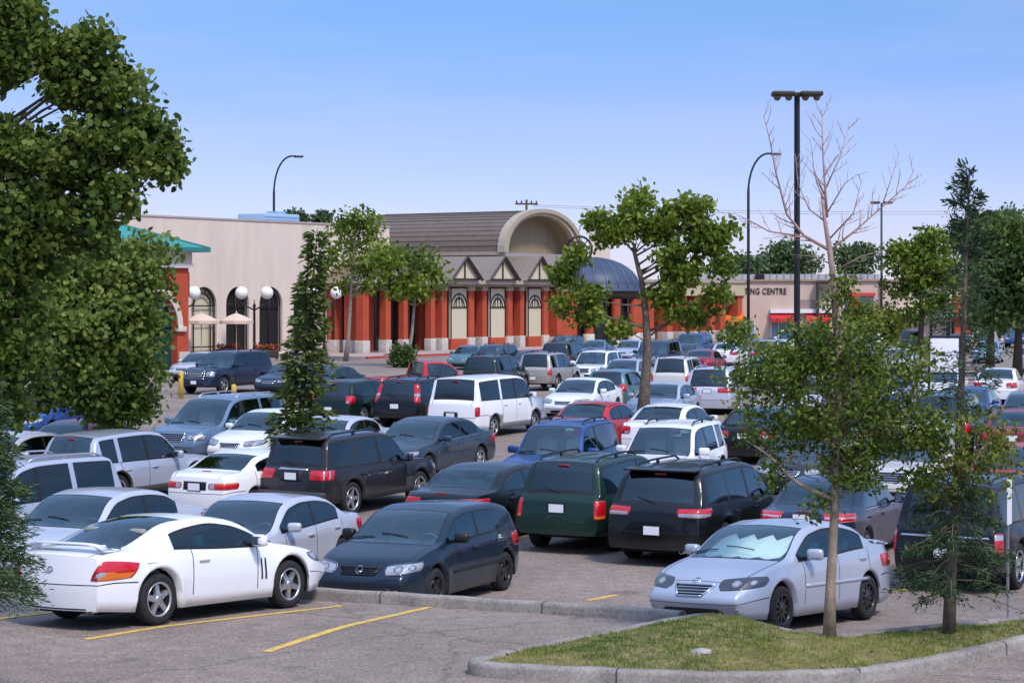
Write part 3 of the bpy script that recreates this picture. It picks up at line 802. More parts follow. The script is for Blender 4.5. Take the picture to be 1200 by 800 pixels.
def joined(D):
    if D['joined']: return D['joined']
    mb = MB(); mats = [PAINT]
    def put(me, M):
        idx = []
        for m in me.materials:
            if m not in mats: mats.append(m)
            idx.append(mats.index(m))
        b = len(mb.v); mb.v += [tuple(M @ v.co) for v in me.vertices]
        for p in me.polygons:
            mb.f.append(tuple(b+i for i in p.vertices)); mb.m.append(idx[p.material_index]); mb.sm.append(p.use_smooth)
    for nm, me, par in D['parts']: put(me, Matrix())
    for x, y, z, sg in D['wheels']:
        M = Matrix.Translation((x,y,z)) @ Matrix.Rotation(0 if sg > 0 else math.pi, 4, 'Z')
        put(D['tyre'], M); put(D['rim'], M)
    D['joined'] = mb.mesh(D['name']+'_car', mats)
    return D['joined']
def slotpaint(o, pm):
    for s in o.material_slots:
        if s.material == PAINT: s.link = 'OBJECT'; s.material = pm
def ground_fit(D, x, y, rz):
    c, s = math.cos(rz), math.sin(rz); ps = []
    for wx, wy, wz, sg in D['wheels']:
        X, Y = x+wx*c-wy*s, y+wx*s+wy*c; ps.append(Vector((X, Y, zg(X, Y))))
    fl, fr, rl, rr = ps                        # wheels listed left/right per axle
    f = (fl+fr)/2; r = (rl+rr)/2; yv = (f-r).normalized(); xv = ((fr+rr)/2-(fl+rl)/2); xv = (xv-yv*xv.dot(yv)).normalized(); zv = xv.cross(yv)
    M3 = Matrix((xv, yv, zv)).transposed()
    mid = (f+r)/2; yo = (D['wheels'][0][1]+D['wheels'][2][1])/2
    return mid-M3 @ Vector((0,yo,0)), M3
def bbox(D, x, y, rz):
    o, M = ground_fit(D, x, y, rz); xs = []; ys = []
    for p in D['pts']:
        q = o+M @ Vector(p); xs.append(CX+FPX*q.x/q.y); ys.append(HY+FPX*(CZ-q.z)/q.y)
    return min(xs), max(xs), min(ys), max(ys)
USED = set(); CARS = []
def car(dn, x0, x1, ytop, way, pm, label, a=None, ref='c', full=None, cat='car', group=None, fitw=False, name=None, wheel=None):
    """x0..x1, ytop: where the car stands in the photograph; way A: we see its tail, T: its nose; a: heading.
       ref 'c' centre it, 'l' / 'r' keep that edge (the other one is hidden)"""
    D = DS[dn]; H = D['S']['H']
    if a is None: a = 27 if way == 'A' else 21
    cx = (x0+x1)/2
    zz = 0.0
    for it in range(14 if not fitw else 60):
        rz = -R(a) if way == 'A' else math.pi-R(a)
        if it == 0:
            Y = FPX*(CZ-H)/(ytop-HY)
            for _ in range(5): Y = FPX*(CZ-H-zg((cx-CX)/FPX*Y, Y))/(ytop-HY)
            X = (cx-CX)/FPX*Y
        b = bbox(D, X, Y, rz)
        ex = {'c': cx-(b[0]+b[1])/2, 'l': x0-b[0], 'r': x1-b[1]}[ref]
        X += ex/FPX*Y
        Yn = Y*(1+ .9*((b[2]-HY)/(ytop-HY)-1)); X *= Yn/Y; Y = Yn
        if fitw: a = max(10, min(45, a+((x1-x0)-(b[1]-b[0]))*.06))
    if wheel:      # its rear right tyre touches the ground at this place of the photograph
        g = ground(*wheel); wx, wy = D['wheels'][3][0]+.1, D['wheels'][3][1]; c_, s_ = math.cos(rz), math.sin(rz)
        X = g.x-(wx*c_-wy*s_); Y = g.y-(wx*s_+wy*c_)
    b = bbox(D, X, Y, rz)
    s = FPX/Y
    CARS.append((label, dn, X, Y, a, way, b, (x0,x1,ytop), s))
    o, M3 = ground_fit(D, X, Y, rz)
    if full is None: full = s > 29
    nm = name or {'pickup':'pickup_truck','van':'van','minivan':'minivan','coupe':'coupe','hatch':'hatchback'}.get(dn, 'sedan' if dn.startswith('sedan') else ('station_wagon' if dn.startswith('wagon') else ('crossover_car' if dn == 'crossover' else 'sport_utility_car')))
    if not full:
        root = link(nm, joined(D)); slotpaint(root, pm)
    else:
        root = empty(nm); objs = []
        for pn, me, par in D['parts']:
            ob = link(pn, me, root if par is None else objs[par]); slotpaint(ob, pm); objs.append(ob)
        for x, y, z, sg in D['wheels']:
            w = link('wheel', D['tyre'], root, (x,y,z)); w.rotation_euler = (0.0, 0, 0 if sg > 0 else math.pi)
            rm = link('rim', D['rim'], w); rm.rotation_euler = (random.uniform(0,6.28), 0, 0)
    root.matrix_world = Matrix.Translation(o) @ M3.to_4x4()
    tag(root, label, cat, group or 'cars parked in the lot')
    return root
# ------------------------------------------------------------------ the cars, front to back
car('coupe', 28, 382, 592, 'A', PW, 'white two door coupe with rear spoiler parked by the spruce, yellow line beside it', a=34, ref='r', cat='car', group='cars near the kerb', wheel=(187,732.5))
car('hatch', 372, 608, 585, 'T', PHATCH, 'dark blue grey hatchback right of the white coupe, behind the kerb', fitw=True, group='cars near the kerb')
car('sedan_sport', 762, 1043, 607, 'T', PSILB, 'silver blue sedan with a foil sunshade in its windshield beside the grass island', fitw=True, group='cars near the kerb')
car('sedan', 256, 425, 577, 'T', PSIL, 'silver sedan between the white coupe and the dark hatchback', a=22, ref='r', group='cars near the kerb')
car('sedan_long', 40, 246, 570, 'T', PSIL, 'silver sedan directly behind the white coupe, dark windshield', a=24, ref='r', group='cars near the kerb')
car('minivan', -120, 152, 531, 'T', PSILB, 'silver blue minivan with dark side windows and roof rails at the left edge', a=30, ref='r', cat='minivan', group='cars near the kerb')
# row seen from behind
G1 = 'cars parked nose away in the near row'
car('suv_silver', 96, 252, 502, 'A', PSILB, 'pale silver crossover with grey lower cladding beside the small leafy tree', a=30, ref='r', cat='suv', group=G1)
car('sedan_nineties', 197, 326, 525, 'A', PW, 'white older sedan with dark rear window and low red lamps', a=27, ref='l', group=G1)
car('suv_grey', 303, 514, 503, 'A', PBRN, 'grey brown sport utility with roof rails and wide red lamps', a=29, cat='suv', group=G1)
car('sedan_black', 474, 640, 540, 'A', PBLK, 'black sedan with red lamps behind the dark hatchback', a=26, ref='l', group=G1)
car('suv_boxy_green', 607, 760, 529, 'A', PGRN, 'dark green boxy sport utility with a white plate', a=26, ref='l', cat='suv', group=G1)
car('suv_black', 713, 960, 537, 'A', PBLK, 'large black sport utility with rear spoiler beside the dark green one', a=27, ref='l', cat='suv', group=G1)
car('sedan_navy', 895, 1060, 556, 'A', PNAVY, 'dark blue sedan right behind the silver sedan with the sunshade', a=24, ref='c', group=G1)
car('suv_dark', 1048, 1230, 552, 'A', PBLK, 'black sport utility with a thin chrome strip across its tail, behind the sparse conifer', a=30, ref='l', cat='suv', group=G1)
# row facing us
G2 = 'cars parked nose towards us in the second row'
car('sedan_long', -30, 112, 504, 'T', PSIL, 'silver sedan at the left edge under the leafy tree, nose towards us', a=24, ref='r', group=G2)
car('minivan', 174, 322, 460, 'T', PSTEEL, 'steel blue minivan with a wide windshield left of the spruce', a=24, ref='l', cat='minivan', group=G2)
car('sedan', 243, 390, 478, 'T', PW, 'white sedan with dark grille slots in front of the spruce trunk', a=23, ref='l', group=G2)
car('sedan', 378, 462, 486, 'T', PSIL, 'pale silver sedan just behind the grey brown sport utility', a=20, ref='r', group=G2)
car('sedan_long', 440, 581, 487, 'T', PGREYB, 'grey blue sedan behind the black sedan, side towards the lane', a=27, ref='r', group=G2)
car('suv_blue', 588, 728, 489, 'T', PBLUE, 'blue sport utility behind the dark green one', a=20, ref='r', cat='suv', group=G2)
car('suv_white', 702, 853, 491, 'T', PW, 'white crossover with dark roof rails behind the large black sport utility', a=21, ref='r', cat='suv', group=G2)
car('sedan', 884, 1020, 503, 'T', PCHAR, 'charcoal sedan under the young leafy tree, nose towards us', a=20, ref='l', group=G2)
car('minivan', 1010, 1120, 492, 'T', PBEI, 'pale beige minivan hidden behind the young leafy tree', a=21, ref='c', cat='minivan', group=G2)
car('sedan', 1130, 1260, 517, 'T', PRED, 'red sedan behind the black chrome striped one at the right edge', a=20, ref='l', group=G2)
# next row seen from behind
G3 = 'cars parked nose away in the middle row'
car('sedan_old', 58, 144, 490, 'A', PMAR, 'maroon sedan glimpsed behind the trunk of the leafy tree', a=22, group=G3)
car('crossover', 378, 462, 443, 'A', PBLKG, 'black crossover with bright red lamps right of the spruce', a=24, ref='c', group=G3)
car('wagon_black', 438, 520, 441, 'A', PBLK, 'black wagon with tall vertical red lamps left of the white van', a=23, ref='l', cat='station wagon', group=G3)
car('van', 501, 648, 438, 'A', PW, 'white passenger van with dark windows', a=28, ref='l', cat='van', group=G3)
car('sedan', 652, 748, 469, 'A', PRED, 'bright red sedan behind the blue sport utility', a=24, ref='c', group=G3)
car('sedan', 728, 842, 472, 'A', PW, 'white sedan with dark rear window beside the bright red sedan', a=24, ref='l', group=G3)
car('sedan_black', 838, 945, 476, 'A', PBLK, 'black sedan with a white plate left of the young leafy tree', a=20, ref='l', group=G3)
car('sedan', 955, 1050, 474, 'A', PSTEEL, 'steel blue sedan hidden behind the crown of the young leafy tree', a=20, group=G3)
car('suv_tan', 1060, 1165, 458, 'A', PGRN, 'dark green sport utility behind the crown of the sparse tree', a=20, cat='suv', group=G3)
car('sedan', 1150, 1262, 478, 'A', PMAR, 'dull red sedan at the right edge right of the sparse tree', a=20, ref='l', group=G3)
# facing row
G4 = 'cars parked nose towards us in the fourth row'
car('sedan', 20, 100, 459, 'T', PBLUE, 'blue sedan half hidden under the big tree at the left', a=20, group=G4)
car('suv_big', 210, 342, 410, 'T', PNAVY, 'dark navy full size sport utility with a chrome grille by the yellow bollards', a=26, ref='l', cat='suv', group=G4)
car('sedan_long', 198, 270, 412, 'T', PSIL, 'pale silver car behind the dark navy full size sport utility', a=20, ref='l', group=G4)
car('sedan', 298, 390, 424, 'T', PNAVY, 'navy sedan beside the full size sport utility, left of the spruce', a=20, ref='l', group=G4)
car('sedan', 345, 430, 428, 'T', PBLKG, 'dark green sedan right behind the spruce', a=20, ref='r', group=G4)
car('sedan', 630, 737, 442, 'T', PW, 'white sedan with dark grille right of the white van', a=21, ref='c', group=G4)
car('sedan', 722, 822, 447, 'T', PSILB, 'silver blue sedan behind the mottled trunk of the middle tree', a=19, ref='r', group=G4)
car('sedan', 905, 985, 440, 'T', PSIL, 'silver sedan glimpsed through the top of the young leafy tree', a=20, group=G4)
car('suv_white', 990, 1080, 428, 'T', PBLUE, 'blue crossover glimpsed through the young leafy tree', a=20, cat='suv', group=G4)
car('sedan_long', 1085, 1180, 452, 'T', PBLUE, 'deep blue sedan behind the sparse tree trunk', a=20, group=G4)
car('sedan', 1168, 1250, 458, 'T', PSTEEL, 'grey blue sedan with a dark windshield at the right edge', a=20, ref='l', group=G4)
# row seen from behind
G5 = 'cars parked nose away in the fifth row'
car('suv_tan', 541, 618, 415, 'A', PBLKG, 'black green sport utility behind the white van roof', a=20, ref='l', cat='suv', group=G5)
car('suv_tan', 606, 696, 412, 'A', PTAN, 'tan sport utility with a red lamp behind the white van', a=20, ref='l', cat='suv', group=G5)
car('crossover', 690, 758, 432, 'A', PTEAL, 'teal wagon between the white sedan and the middle tree', a=18, group=G5)
car('suv_tan', 763, 832, 417, 'A', PBEI, 'beige boxy sport utility right of the middle tree', a=18, ref='l', cat='suv', group=G5)
car('minivan', 802, 912, 429, 'A', PSIL, 'silver minivan with wide red lamps right of the middle tree', a=19, ref='l', cat='minivan', group=G5)
car('sedan', 925, 1000, 432, 'A', PGREY, 'grey sedan behind the big lamp post', a=18, group=G5)
car('sedan_long', 1140, 1212, 430, 'A', PW, 'white sedan with red lamps right of the sparse tree', a=18, ref='l', group=G5)
# facing row
G6 = 'cars parked nose towards us in the sixth row'
car('pickup', 462, 540, 422, 'A', PRED, 'red pickup truck with a flat red bed cover', a=62, ref='c', cat='pickup', group=G6)
car('sedan', 700, 768, 420, 'T', PSILB, 'pale silver blue car left of the middle tree trunk', a=18, group=G6)
car('suv_white', 655, 732, 410, 'T', PW, 'white sport utility with blue tinted windows behind the tan one', a=20, ref='r', cat='suv', group=G6)
car('suv_big', 735, 805, 398, 'T', PNAVY, 'navy sport utility behind the middle tree trunk', a=18, cat='suv', group=G6)
car('sedan', 1064, 1144, 432, 'T', PW, 'white sedan below the blank sign board', a=18, group=G6)
car('sedan', 866, 925, 420, 'T', PW, 'white sedan beyond the silver minivan', a=18, group=G6)
G7 = 'cars parked in the far rows by the shops'
far = [
 ('sedan', 522, 582, 404, 'T', PTEAL, 'pale teal sedan in front of the brick pillars'),
 ('suv_blue', 552, 606, 403, 'T', PNAVY, 'navy sport utility in front of the arched cream panels'),
 ('sedan', 594, 652, 410, 'T', PPUR, 'purple blue sedan behind the tan sport utility'),
 ('suv_tan', 634, 690, 400, 'A', PBLKG, 'dark green sport utility before the big brick pier'),
 ('sedan', 674, 726, 398, 'T', PSTEEL, 'steel blue sedan below the dome'),
 ('sedan', 712, 768, 398, 'T', PSILB, 'light silver blue sedan left of the middle tree near the dome'),
 ('suv_blue', 640, 684, 393, 'T', PCHAR, 'charcoal sport utility beside the brick pier, far back'),
 ('sedan', 778, 830, 402, 'T', PCHAR, 'charcoal sedan far back right of the middle tree'),
 ('suv_big', 785, 838, 390, 'T', PBLUE, 'blue sport utility far back below the brick pillars'),
 ('sedan', 830, 880, 401, 'A', PW, 'white sedan far back left of the tall curved lamp'),
 ('sedan', 800, 850, 409, 'A', PMAR, 'maroon sedan far back right of the beige sport utility'),
 ('minivan', 878, 932, 398, 'A', PLBL, 'light blue minivan far back between the two lamp posts'),
 ('sedan', 940, 990, 404, 'T', PGREY, 'grey sedan far back right of the big lamp post'),
 ('suv_tan', 985, 1035, 398, 'A', PNAVY, 'navy sport utility far back behind the dead tree top'),
 ('sedan', 1030, 1080, 408, 'T', PSIL, 'silver sedan far back left of the blank sign board'),
 ('sedan', 1138, 1178, 399, 'T', PLBL, 'light blue sedan right of the blank sign board'),
 ('sedan_long', 1176, 1240, 406, 'A', PSILB, 'silver blue sedan at the right edge beside the light blue one'),
 ('pickup', 1160, 1225, 383, 'T', PBLUE, 'blue pickup truck at the right edge below the dark trees'),
 ('minivan', 1130, 1180, 388, 'A', PW, 'white minivan far back right of the blank sign board'),
 ('sedan', 1100, 1150, 391, 'T', PBLK, 'black sedan far back above the blank sign board'),
 ('sedan', 850, 895, 389, 'T', PSTEEL, 'steel blue sedan far back near the red awnings'),
 ('suv_blue', 905, 945, 386, 'T', PW, 'white sport utility far back under the red awning'),
 ('sedan', 950, 990, 391, 'A', PRED, 'red sedan far back near the store front'),
 ('sedan', 1000, 1042, 390, 'T', PW, 'white sedan far back near the store front'),
 ('suv_tan', 1050, 1092, 386, 'A', PGREY, 'grey sport utility far back near the store front'),
]
for dn, x0, x1, yt, way, pm, lb in far:
    car(dn, x0, x1, yt, way, pm, lb, a=18, cat='suv' if dn.startswith('suv') else ('minivan' if dn == 'minivan' else ('pickup' if dn == 'pickup' else 'car')), group=G7, full=False)
# ------------------------------------------------------------------ ground
def asphalt():
    m, nt, bs = nodes('asphalt'); L = nt.links.new
    geo = nt.nodes.new('ShaderNodeNewGeometry')
    def noise(sc, det=8, rough=.6):
        n = nt.nodes.new('ShaderNodeTexNoise'); n.inputs['Scale'].default_value = sc; n.inputs['Detail'].default_value = det; n.inputs['Roughness'].default_value = rough
        L(geo.outputs['Position'], n.inputs['Vector']); return n
    fine = noise(22, 6, .85); mid = noise(3.2, 6); big = noise(.23, 5)
    r1 = nt.nodes.new('ShaderNodeValToRGB'); e = r1.color_ramp.elements
    e[0].position = .40; e[0].color = (.085,.064,.054,1); e[1].position = .62; e[1].color = (.45,.352,.295,1)
    L(fine.outputs['Fac'], r1.inputs['Fac'])
    vo = nt.nodes.new('ShaderNodeTexVoronoi'); vo.inputs['Scale'].default_value = 42; L(geo.outputs['Position'], vo.inputs['Vector'])
    rv = nt.nodes.new('ShaderNodeValToRGB'); rv.color_ramp.elements[0].color = (.15,.117,.10,1); rv.color_ramp.elements[1].color = (.40,.31,.262,1)
    L(vo.outputs['Color'], rv.inputs['Fac'])
    mx0 = nt.nodes.new('ShaderNodeMix'); mx0.data_type = 'RGBA'; mx0.inputs['Factor'].default_value = .5
    L(r1.outputs['Color'], mx0.inputs['A']); L(rv.outputs['Color'], mx0.inputs['B'])
    mr = nt.nodes.new('ShaderNodeMapRange'); mr.inputs['From Min'].default_value = .3; mr.inputs['From Max'].default_value = .7; mr.inputs['To Min'].default_value = .80; mr.inputs['To Max'].default_value = 1.12
    L(mid.outputs['Fac'], mr.inputs['Value'])
    mb_ = nt.nodes.new('ShaderNodeMapRange'); mb_.inputs['From Min'].default_value = .35; mb_.inputs['From Max'].default_value = .65; mb_.inputs['To Min'].default_value = .82; mb_.inputs['To Max'].default_value = 1.12
    L(big.outputs['Fac'], mb_.inputs['Value'])
    mu = nt.nodes.new('ShaderNodeMath'); mu.operation = 'MULTIPLY'; L(mr.outputs[0], mu.inputs[0]); L(mb_.outputs[0], mu.inputs[1])
    # cracks
    v2 = nt.nodes.new('ShaderNodeTexVoronoi'); v2.feature = 'DISTANCE_TO_EDGE'; v2.inputs['Scale'].default_value = .12
    nw = noise(1.3, 5); va = nt.nodes.new('ShaderNodeVectorMath'); va.operation = 'MULTIPLY_ADD'; va.inputs[1].default_value = (.9,.9,0)
    L(nw.outputs['Color'], va.inputs[0]); L(geo.outputs['Position'], va.inputs[2]); L(va.outputs[0], v2.inputs['Vector'])
    cr = nt.nodes.new('ShaderNodeMapRange'); cr.inputs['From Min'].default_value = .001; cr.inputs['From Max'].default_value = .006; cr.inputs['To Min'].default_value = .74; cr.inputs['To Max'].default_value = 1
    L(v2.outputs['Distance'], cr.inputs['Value'])
    # oil stains
    st = noise(.85, 3, .5); so_ = nt.nodes.new('ShaderNodeMapRange'); so_.inputs['From Min'].default_value = .66; so_.inputs['From Max'].default_value = .76; so_.inputs['To Min'].default_value = 1; so_.inputs['To Max'].default_value = .62
    L(st.outputs['Fac'], so_.inputs['Value']); mu3 = nt.nodes.new('ShaderNodeMath'); mu3.operation = 'MULTIPLY'; L(mu.outputs[0], mu3.inputs[0]); L(so_.outputs[0], mu3.inputs[1])
    mu2 = nt.nodes.new('ShaderNodeMath'); mu2.operation = 'MULTIPLY'; L(mu3.outputs[0], mu2.inputs[0]); L(cr.outputs[0], mu2.inputs[1])
    mxc = nt.nodes.new('ShaderNodeVectorMath'); mxc.operation = 'SCALE'; L(mx0.outputs['Result'], mxc.inputs[0]); L(mu2.outputs[0], mxc.inputs['Scale'])
    L(mxc.outputs[0], bs.inputs['Base Color']); setp(bs, Roughness=.85, Specular_IOR_Level=.25)
    bp = nt.nodes.new('ShaderNodeBump'); bp.inputs['Strength'].default_value = .5; bp.inputs['Distance'].default_value = .008
    L(vo.outputs['Distance'], bp.inputs['Height']); L(bp.outputs['Normal'], bs.inputs['Normal'])
    return m
M_ASPH = asphalt()
xs = sorted(set([-2500,-1200,-600,-300,-150,-90,-60] + [-45+1.5*i for i in range(20)] + [-15+.5*i for i in range(61)] + [15+1.5*i for i in range(20)] + [48,60,90,150,300,600,1200,2500]))
ys = sorted(set([-200,-60,-20,0,6,10,13,16,18,20] + [21+.25*i for i in range(40)] + [31+1.0*i for i in range(45)] + [78,84,92,105,120,150,200,300,500,900,1600,3000]))
vs = [(x, y, zg(x,y)) for y in ys for x in xs]; nx = len(xs)
fs = [(j*nx+i, j*nx+i+1, (j+1)*nx+i+1, (j+1)*nx+i) for j in range(len(ys)-1) for i in range(nx-1)]
me = bpy.data.meshes.new('ground'); me.from_pydata(vs, [], fs); me.materials.append(M_ASPH); me.polygons.foreach_set('use_smooth', [True]*len(fs)); me.update()
tag(link('ground', me), kind='structure')
def concrete():
    m, nt, bs = nodes('kerb_concrete'); L = nt.links.new
    geo = nt.nodes.new('ShaderNodeNewGeometry'); sp = nt.nodes.new('ShaderNodeSeparateXYZ')
    n1 = nt.nodes.new('ShaderNodeTexNoise'); n1.inputs['Scale'].default_value = 1.6; n1.inputs['Detail'].default_value = 8; n1.inputs['Roughness'].default_value = .7
    n2 = nt.nodes.new('ShaderNodeTexNoise'); n2.inputs['Scale'].default_value = 28; n2.inputs['Detail'].default_value = 5; n2.inputs['Roughness'].default_value = .8
    for n in (n1, n2): L(geo.outputs['Position'], n.inputs['Vector'])
    ad = nt.nodes.new('ShaderNodeMath'); ad.operation = 'MULTIPLY_ADD'; ad.inputs[1].default_value = .5; L(n2.outputs['Fac'], ad.inputs[0]); 
    hf = nt.nodes.new('ShaderNodeMath'); hf.operation = 'MULTIPLY'; hf.inputs[1].default_value = .5; L(n1.outputs['Fac'], hf.inputs[0]); L(hf.outputs[0], ad.inputs[2])
    rp = nt.nodes.new('ShaderNodeValToRGB'); e = rp.color_ramp.elements
    e[0].position = .36; e[0].color = (.13,.11,.10,1); e[1].position = .62; e[1].color = (.40,.355,.32,1)
    L(ad.outputs[0], rp.inputs['Fac']); L(rp.outputs['Color'], bs.inputs['Base Color']); setp(bs, Roughness=.9, Specular_IOR_Level=.2)
    bp = nt.nodes.new('ShaderNodeBump'); bp.inputs['Strength'].default_value = .6; bp.inputs['Distance'].default_value = .012
    L(n2.outputs['Fac'], bp.inputs['Height']); L(bp.outputs['Normal'], bs.inputs['Normal'])
    return m
M_KERB = concrete()
def resample(pts, step):
    out = [Vector(pts[0])]
    for a, b in zip(pts, pts[1:]):
        a = Vector(a); b = Vector(b); n = max(1, int((b-a).length/step))
        for k in range(n): out.append(a.lerp(b, (k+1)/n))
    return out
def smooth_line(pts, n=3, closed=False):
    pts = [Vector(p) for p in pts]
    for _ in range(n):
        q = []
        m = len(pts)
        for i in range(m if closed else m-1):
            a, b = pts[i], pts[(i+1) % m]; q += [a.lerp(b,.25), a.lerp(b,.75)]
        pts = q if closed else [pts[0]]+q+[pts[-1]]
    return pts
def kerb(name, pts, side, w=.17, h=.16, mats=M_KERB, closed=False, parent=None):
    """kerb whose outer top edge follows pts (x,y,ztop); it lies on the given side (+1 left) of the line"""
    m = MB(); n = len(pts); prof = [(0.0,-h-.25),(0.0,-.045),(.012,-.012),(.04,0),(w-.03,.0),(w-.008,-.012),(w,-.04),(w,-h-.25)]; vs = []
    for i, p in enumerate(pts):
        a = pts[(i-1) % n] if closed or i > 0 else p; b = pts[(i+1) % n] if closed or i < n-1 else p
        t = Vector((b.x-a.x, b.y-a.y)).normalized(); nn = Vector((-t.y, t.x))*side
        wob = .006*math.sin(i*1.7)+.004*math.sin(i*.61)
        for q, z in prof: vs.append((p.x+nn.x*(q+wob), p.y+nn.y*(q+wob), p.z+z+wob*.6))
    k = len(prof); fs = []
    for i in range(n if closed else n-1):
        for j in range(k-1):
            f = (i*k+j, ((i+1) % n)*k+j, ((i+1) % n)*k+j+1, i*k+j+1); fs.append(f if side < 0 else f[::-1])
    if not closed: fs += [tuple(range(k)), tuple((n-1)*k+j for j in range(k-1,-1,-1))]
    m.add(vs, fs, 0, True)
    acc = 1.1                                   # open joints every few metres
    for i in range(1, n-1):
        acc += (pts[i]-pts[i-1]).length
        if acc > 2.6:
            acc = 0; a, b = pts[i-1], pts[i+1]; t = Vector((b.x-a.x, b.y-a.y)).normalized(); nn = Vector((-t.y, t.x))*side; jv = []
            for q, z in prof:
                q2 = q+(-.003 if q < w*.4 else .003); z2 = z+.003
                for e in (-.007, .007): jv.append((pts[i].x+nn.x*q2+t.x*e, pts[i].y+nn.y*q2+t.y*e, pts[i].z+z2+.004))
            m.add(jv, [(2*j,2*j+1,2*j+3,2*j+2) for j in range(k-1)], 1)
    return m.build(name, [mats, mat('joint_dark', (.05,.045,.04), .95)], parent)
def tri_mesh(name, V, tint, m, k):
    n = len(V); me = bpy.data.meshes.new(name); me.vertices.add(n*k); me.vertices.foreach_set('co', V.reshape(-1).astype(np.float32))
    me.loops.add(n*k); me.loops.foreach_set('vertex_index', np.arange(n*k, dtype=np.int32)); me.polygons.add(n)
    me.polygons.foreach_set('loop_start', np.arange(0, n*k, k, dtype=np.int32)); me.polygons.foreach_set('loop_total', np.full(n, k, dtype=np.int32))
    me.materials.append(m); me.update(calc_edges=True)
    at = me.attributes.new('tint', 'FLOAT', 'POINT'); at.data.foreach_set('value', np.repeat(tint, k).astype(np.float32))
    return me
def leaves_flat(P, d, size, tint):
    d = d/np.linalg.norm(d,axis=1)[:,None]; b = np.cross(d, np.array([0,0,1.0])); b /= np.linalg.norm(b,axis=1)[:,None]; s_ = size[:,None]; V = np.zeros((len(P),4,3))
    V[:,0] = P; V[:,1] = P+d*s_*.5+b*s_*.32+np.array([0,0,.006]); V[:,2] = P+d*s_; V[:,3] = P+d*s_*.5-b*s_*.32+np.array([0,0,.006])
    return tri_mesh('fallen_leaves', V, tint, leafmat('dry', [(.12,.07,.025),(.26,.17,.06),(.34,.27,.10)], .1), 4)
# kerb along the terrace edge
def kerb_pt(px, py):
    z = ZT
    for _ in range(30): p = ray(px, py, z=z+.15); z = zterr(p.y)
    return (p.x, p.y, p.z)
k0 = kerb_pt(380,690)
tp = [(-30,k0[1]+.5*27.4,zterr(40)+.15),(-10,k0[1]+.5*7.4,zterr(40)+.15)] + [kerb_pt(*q) for q in ((380,690),(560,701),(740,712),(795,716.5))]
o = kerb('terrace_kerb', resample(tp, .3), 1); tag(o, 'long concrete kerb between the coupe and the dark hatchback', 'kerb', kind='structure')
# grass island
ip = [(545,772),(556,776),(585,778),(660,782),(760,786.6),(850,788.5),(925,788),(1035,782.8),(1145,760.8),(1200,747),(1290,722),(1330,700)]
bp_ = [(1290,690),(1230,718),(1134,726),(1050,734),(980,742),(930,737),(880,724),(831,716),(800,719.5),(705,737),(611.5,755),(560,767)]
outl = [ray(px,py,z=ZT+.15) for px,py in ip] + [ray(px,py,z=ZT+.15) for px,py in bp_]
outl = smooth_line(outl, 2, True)
rs = []
for a, b in zip(outl, outl[1:]+outl[:1]):
    n = max(1, int((b-a).length/.12))
    for k in range(n): rs.append(a.lerp(b, k/n))
outl = rs
area = sum(a.x*b.y-b.x*a.y for a, b in zip(outl, outl[1:]+outl[:1]))
isl = empty('grass_island', (outl[0].x, outl[0].y, ZT), label='kerbed island of mown grass in the foreground', cat='traffic island', kind='structure')
isl.location = (0,0,0)
kerb('island_kerb', outl, 1 if area > 0 else -1, closed=True, parent=isl)
OL = np.array([(p.x,p.y) for p in outl])
def pdist(P):
    """distance inside the island outline (negative outside)"""
    P = np.asarray(P); A = OL; B = np.roll(OL, -1, 0); d = np.full(len(P), 1e9); ins = np.zeros(len(P), bool)
    for a, b in zip(A, B):
        ab = b-a; t = np.clip(((P-a)@ab)/max(ab@ab,1e-12), 0, 1); q = a+t[:,None]*ab
        d = np.minimum(d, np.hypot(*(P-q).T))
        c = ((a[1] > P[:,1]) != (b[1] > P[:,1])); xx = (b[0]-a[0])*(P[:,1]-a[1])/(b[1]-a[1]+1e-12)+a[0]; ins ^= c & (P[:,0] < xx)
    return np.where(ins, d, -d)
pk = ray(850, 722, z=ZT+.24)
def mound(P, d):
    x, y = P[:,0], P[:,1]
    b = .075*np.exp(-(((x-pk.x)/1.0)**2+((y-pk.y+.25)/.9)**2))
    w = .012*np.sin(x*5.1+y*3.3)+.010*np.sin(x*9.7-y*7.1)+.008*np.sin(x*17+y*13)
    return ZT+.11+np.clip(d-.1,0,1.0)*.10*np.exp(-np.clip(d-.1,0,9)*.6)+b*np.clip((d-.08)*4,0,1)+w*np.clip(d*4,0,1)
g = .07; x0, y0 = OL.min(0); x1, y1 = OL.max(0); x1 = min(x1, 9.5)
gx = np.arange(x0, x1, g); gy = np.arange(y0, y1, g); XX, YY = np.meshgrid(gx, gy); P = np.stack([XX.ravel(), YY.ravel()], 1)
d = pdist(P); Z = mound(P, d); ok = (d > .03); nx = len(gx)
fs = [(j*nx+i, j*nx+i+1, (j+1)*nx+i+1, (j+1)*nx+i) for j in range(len(gy)-1) for i in range(nx-1) if ok[j*nx+i] and ok[j*nx+i+1] and ok[(j+1)*nx+i] and ok[(j+1)*nx+i+1]]
use = sorted({i for f in fs for i in f}); mp = {i:k for k, i in enumerate(use)}
me = bpy.data.meshes.new('turf'); me.from_pydata([(P[i,0],P[i,1],Z[i]) for i in use], [], [tuple(mp[i] for i in f) for f in fs])
M_SOIL = mat('turf_soil', (.19,.155,.06), .95, var=.5, scale=4.5, coords='Object')
me.materials.append(M_SOIL); me.polygons.foreach_set('use_smooth', [True]*len(fs)); me.update(); link('turf', me, isl)
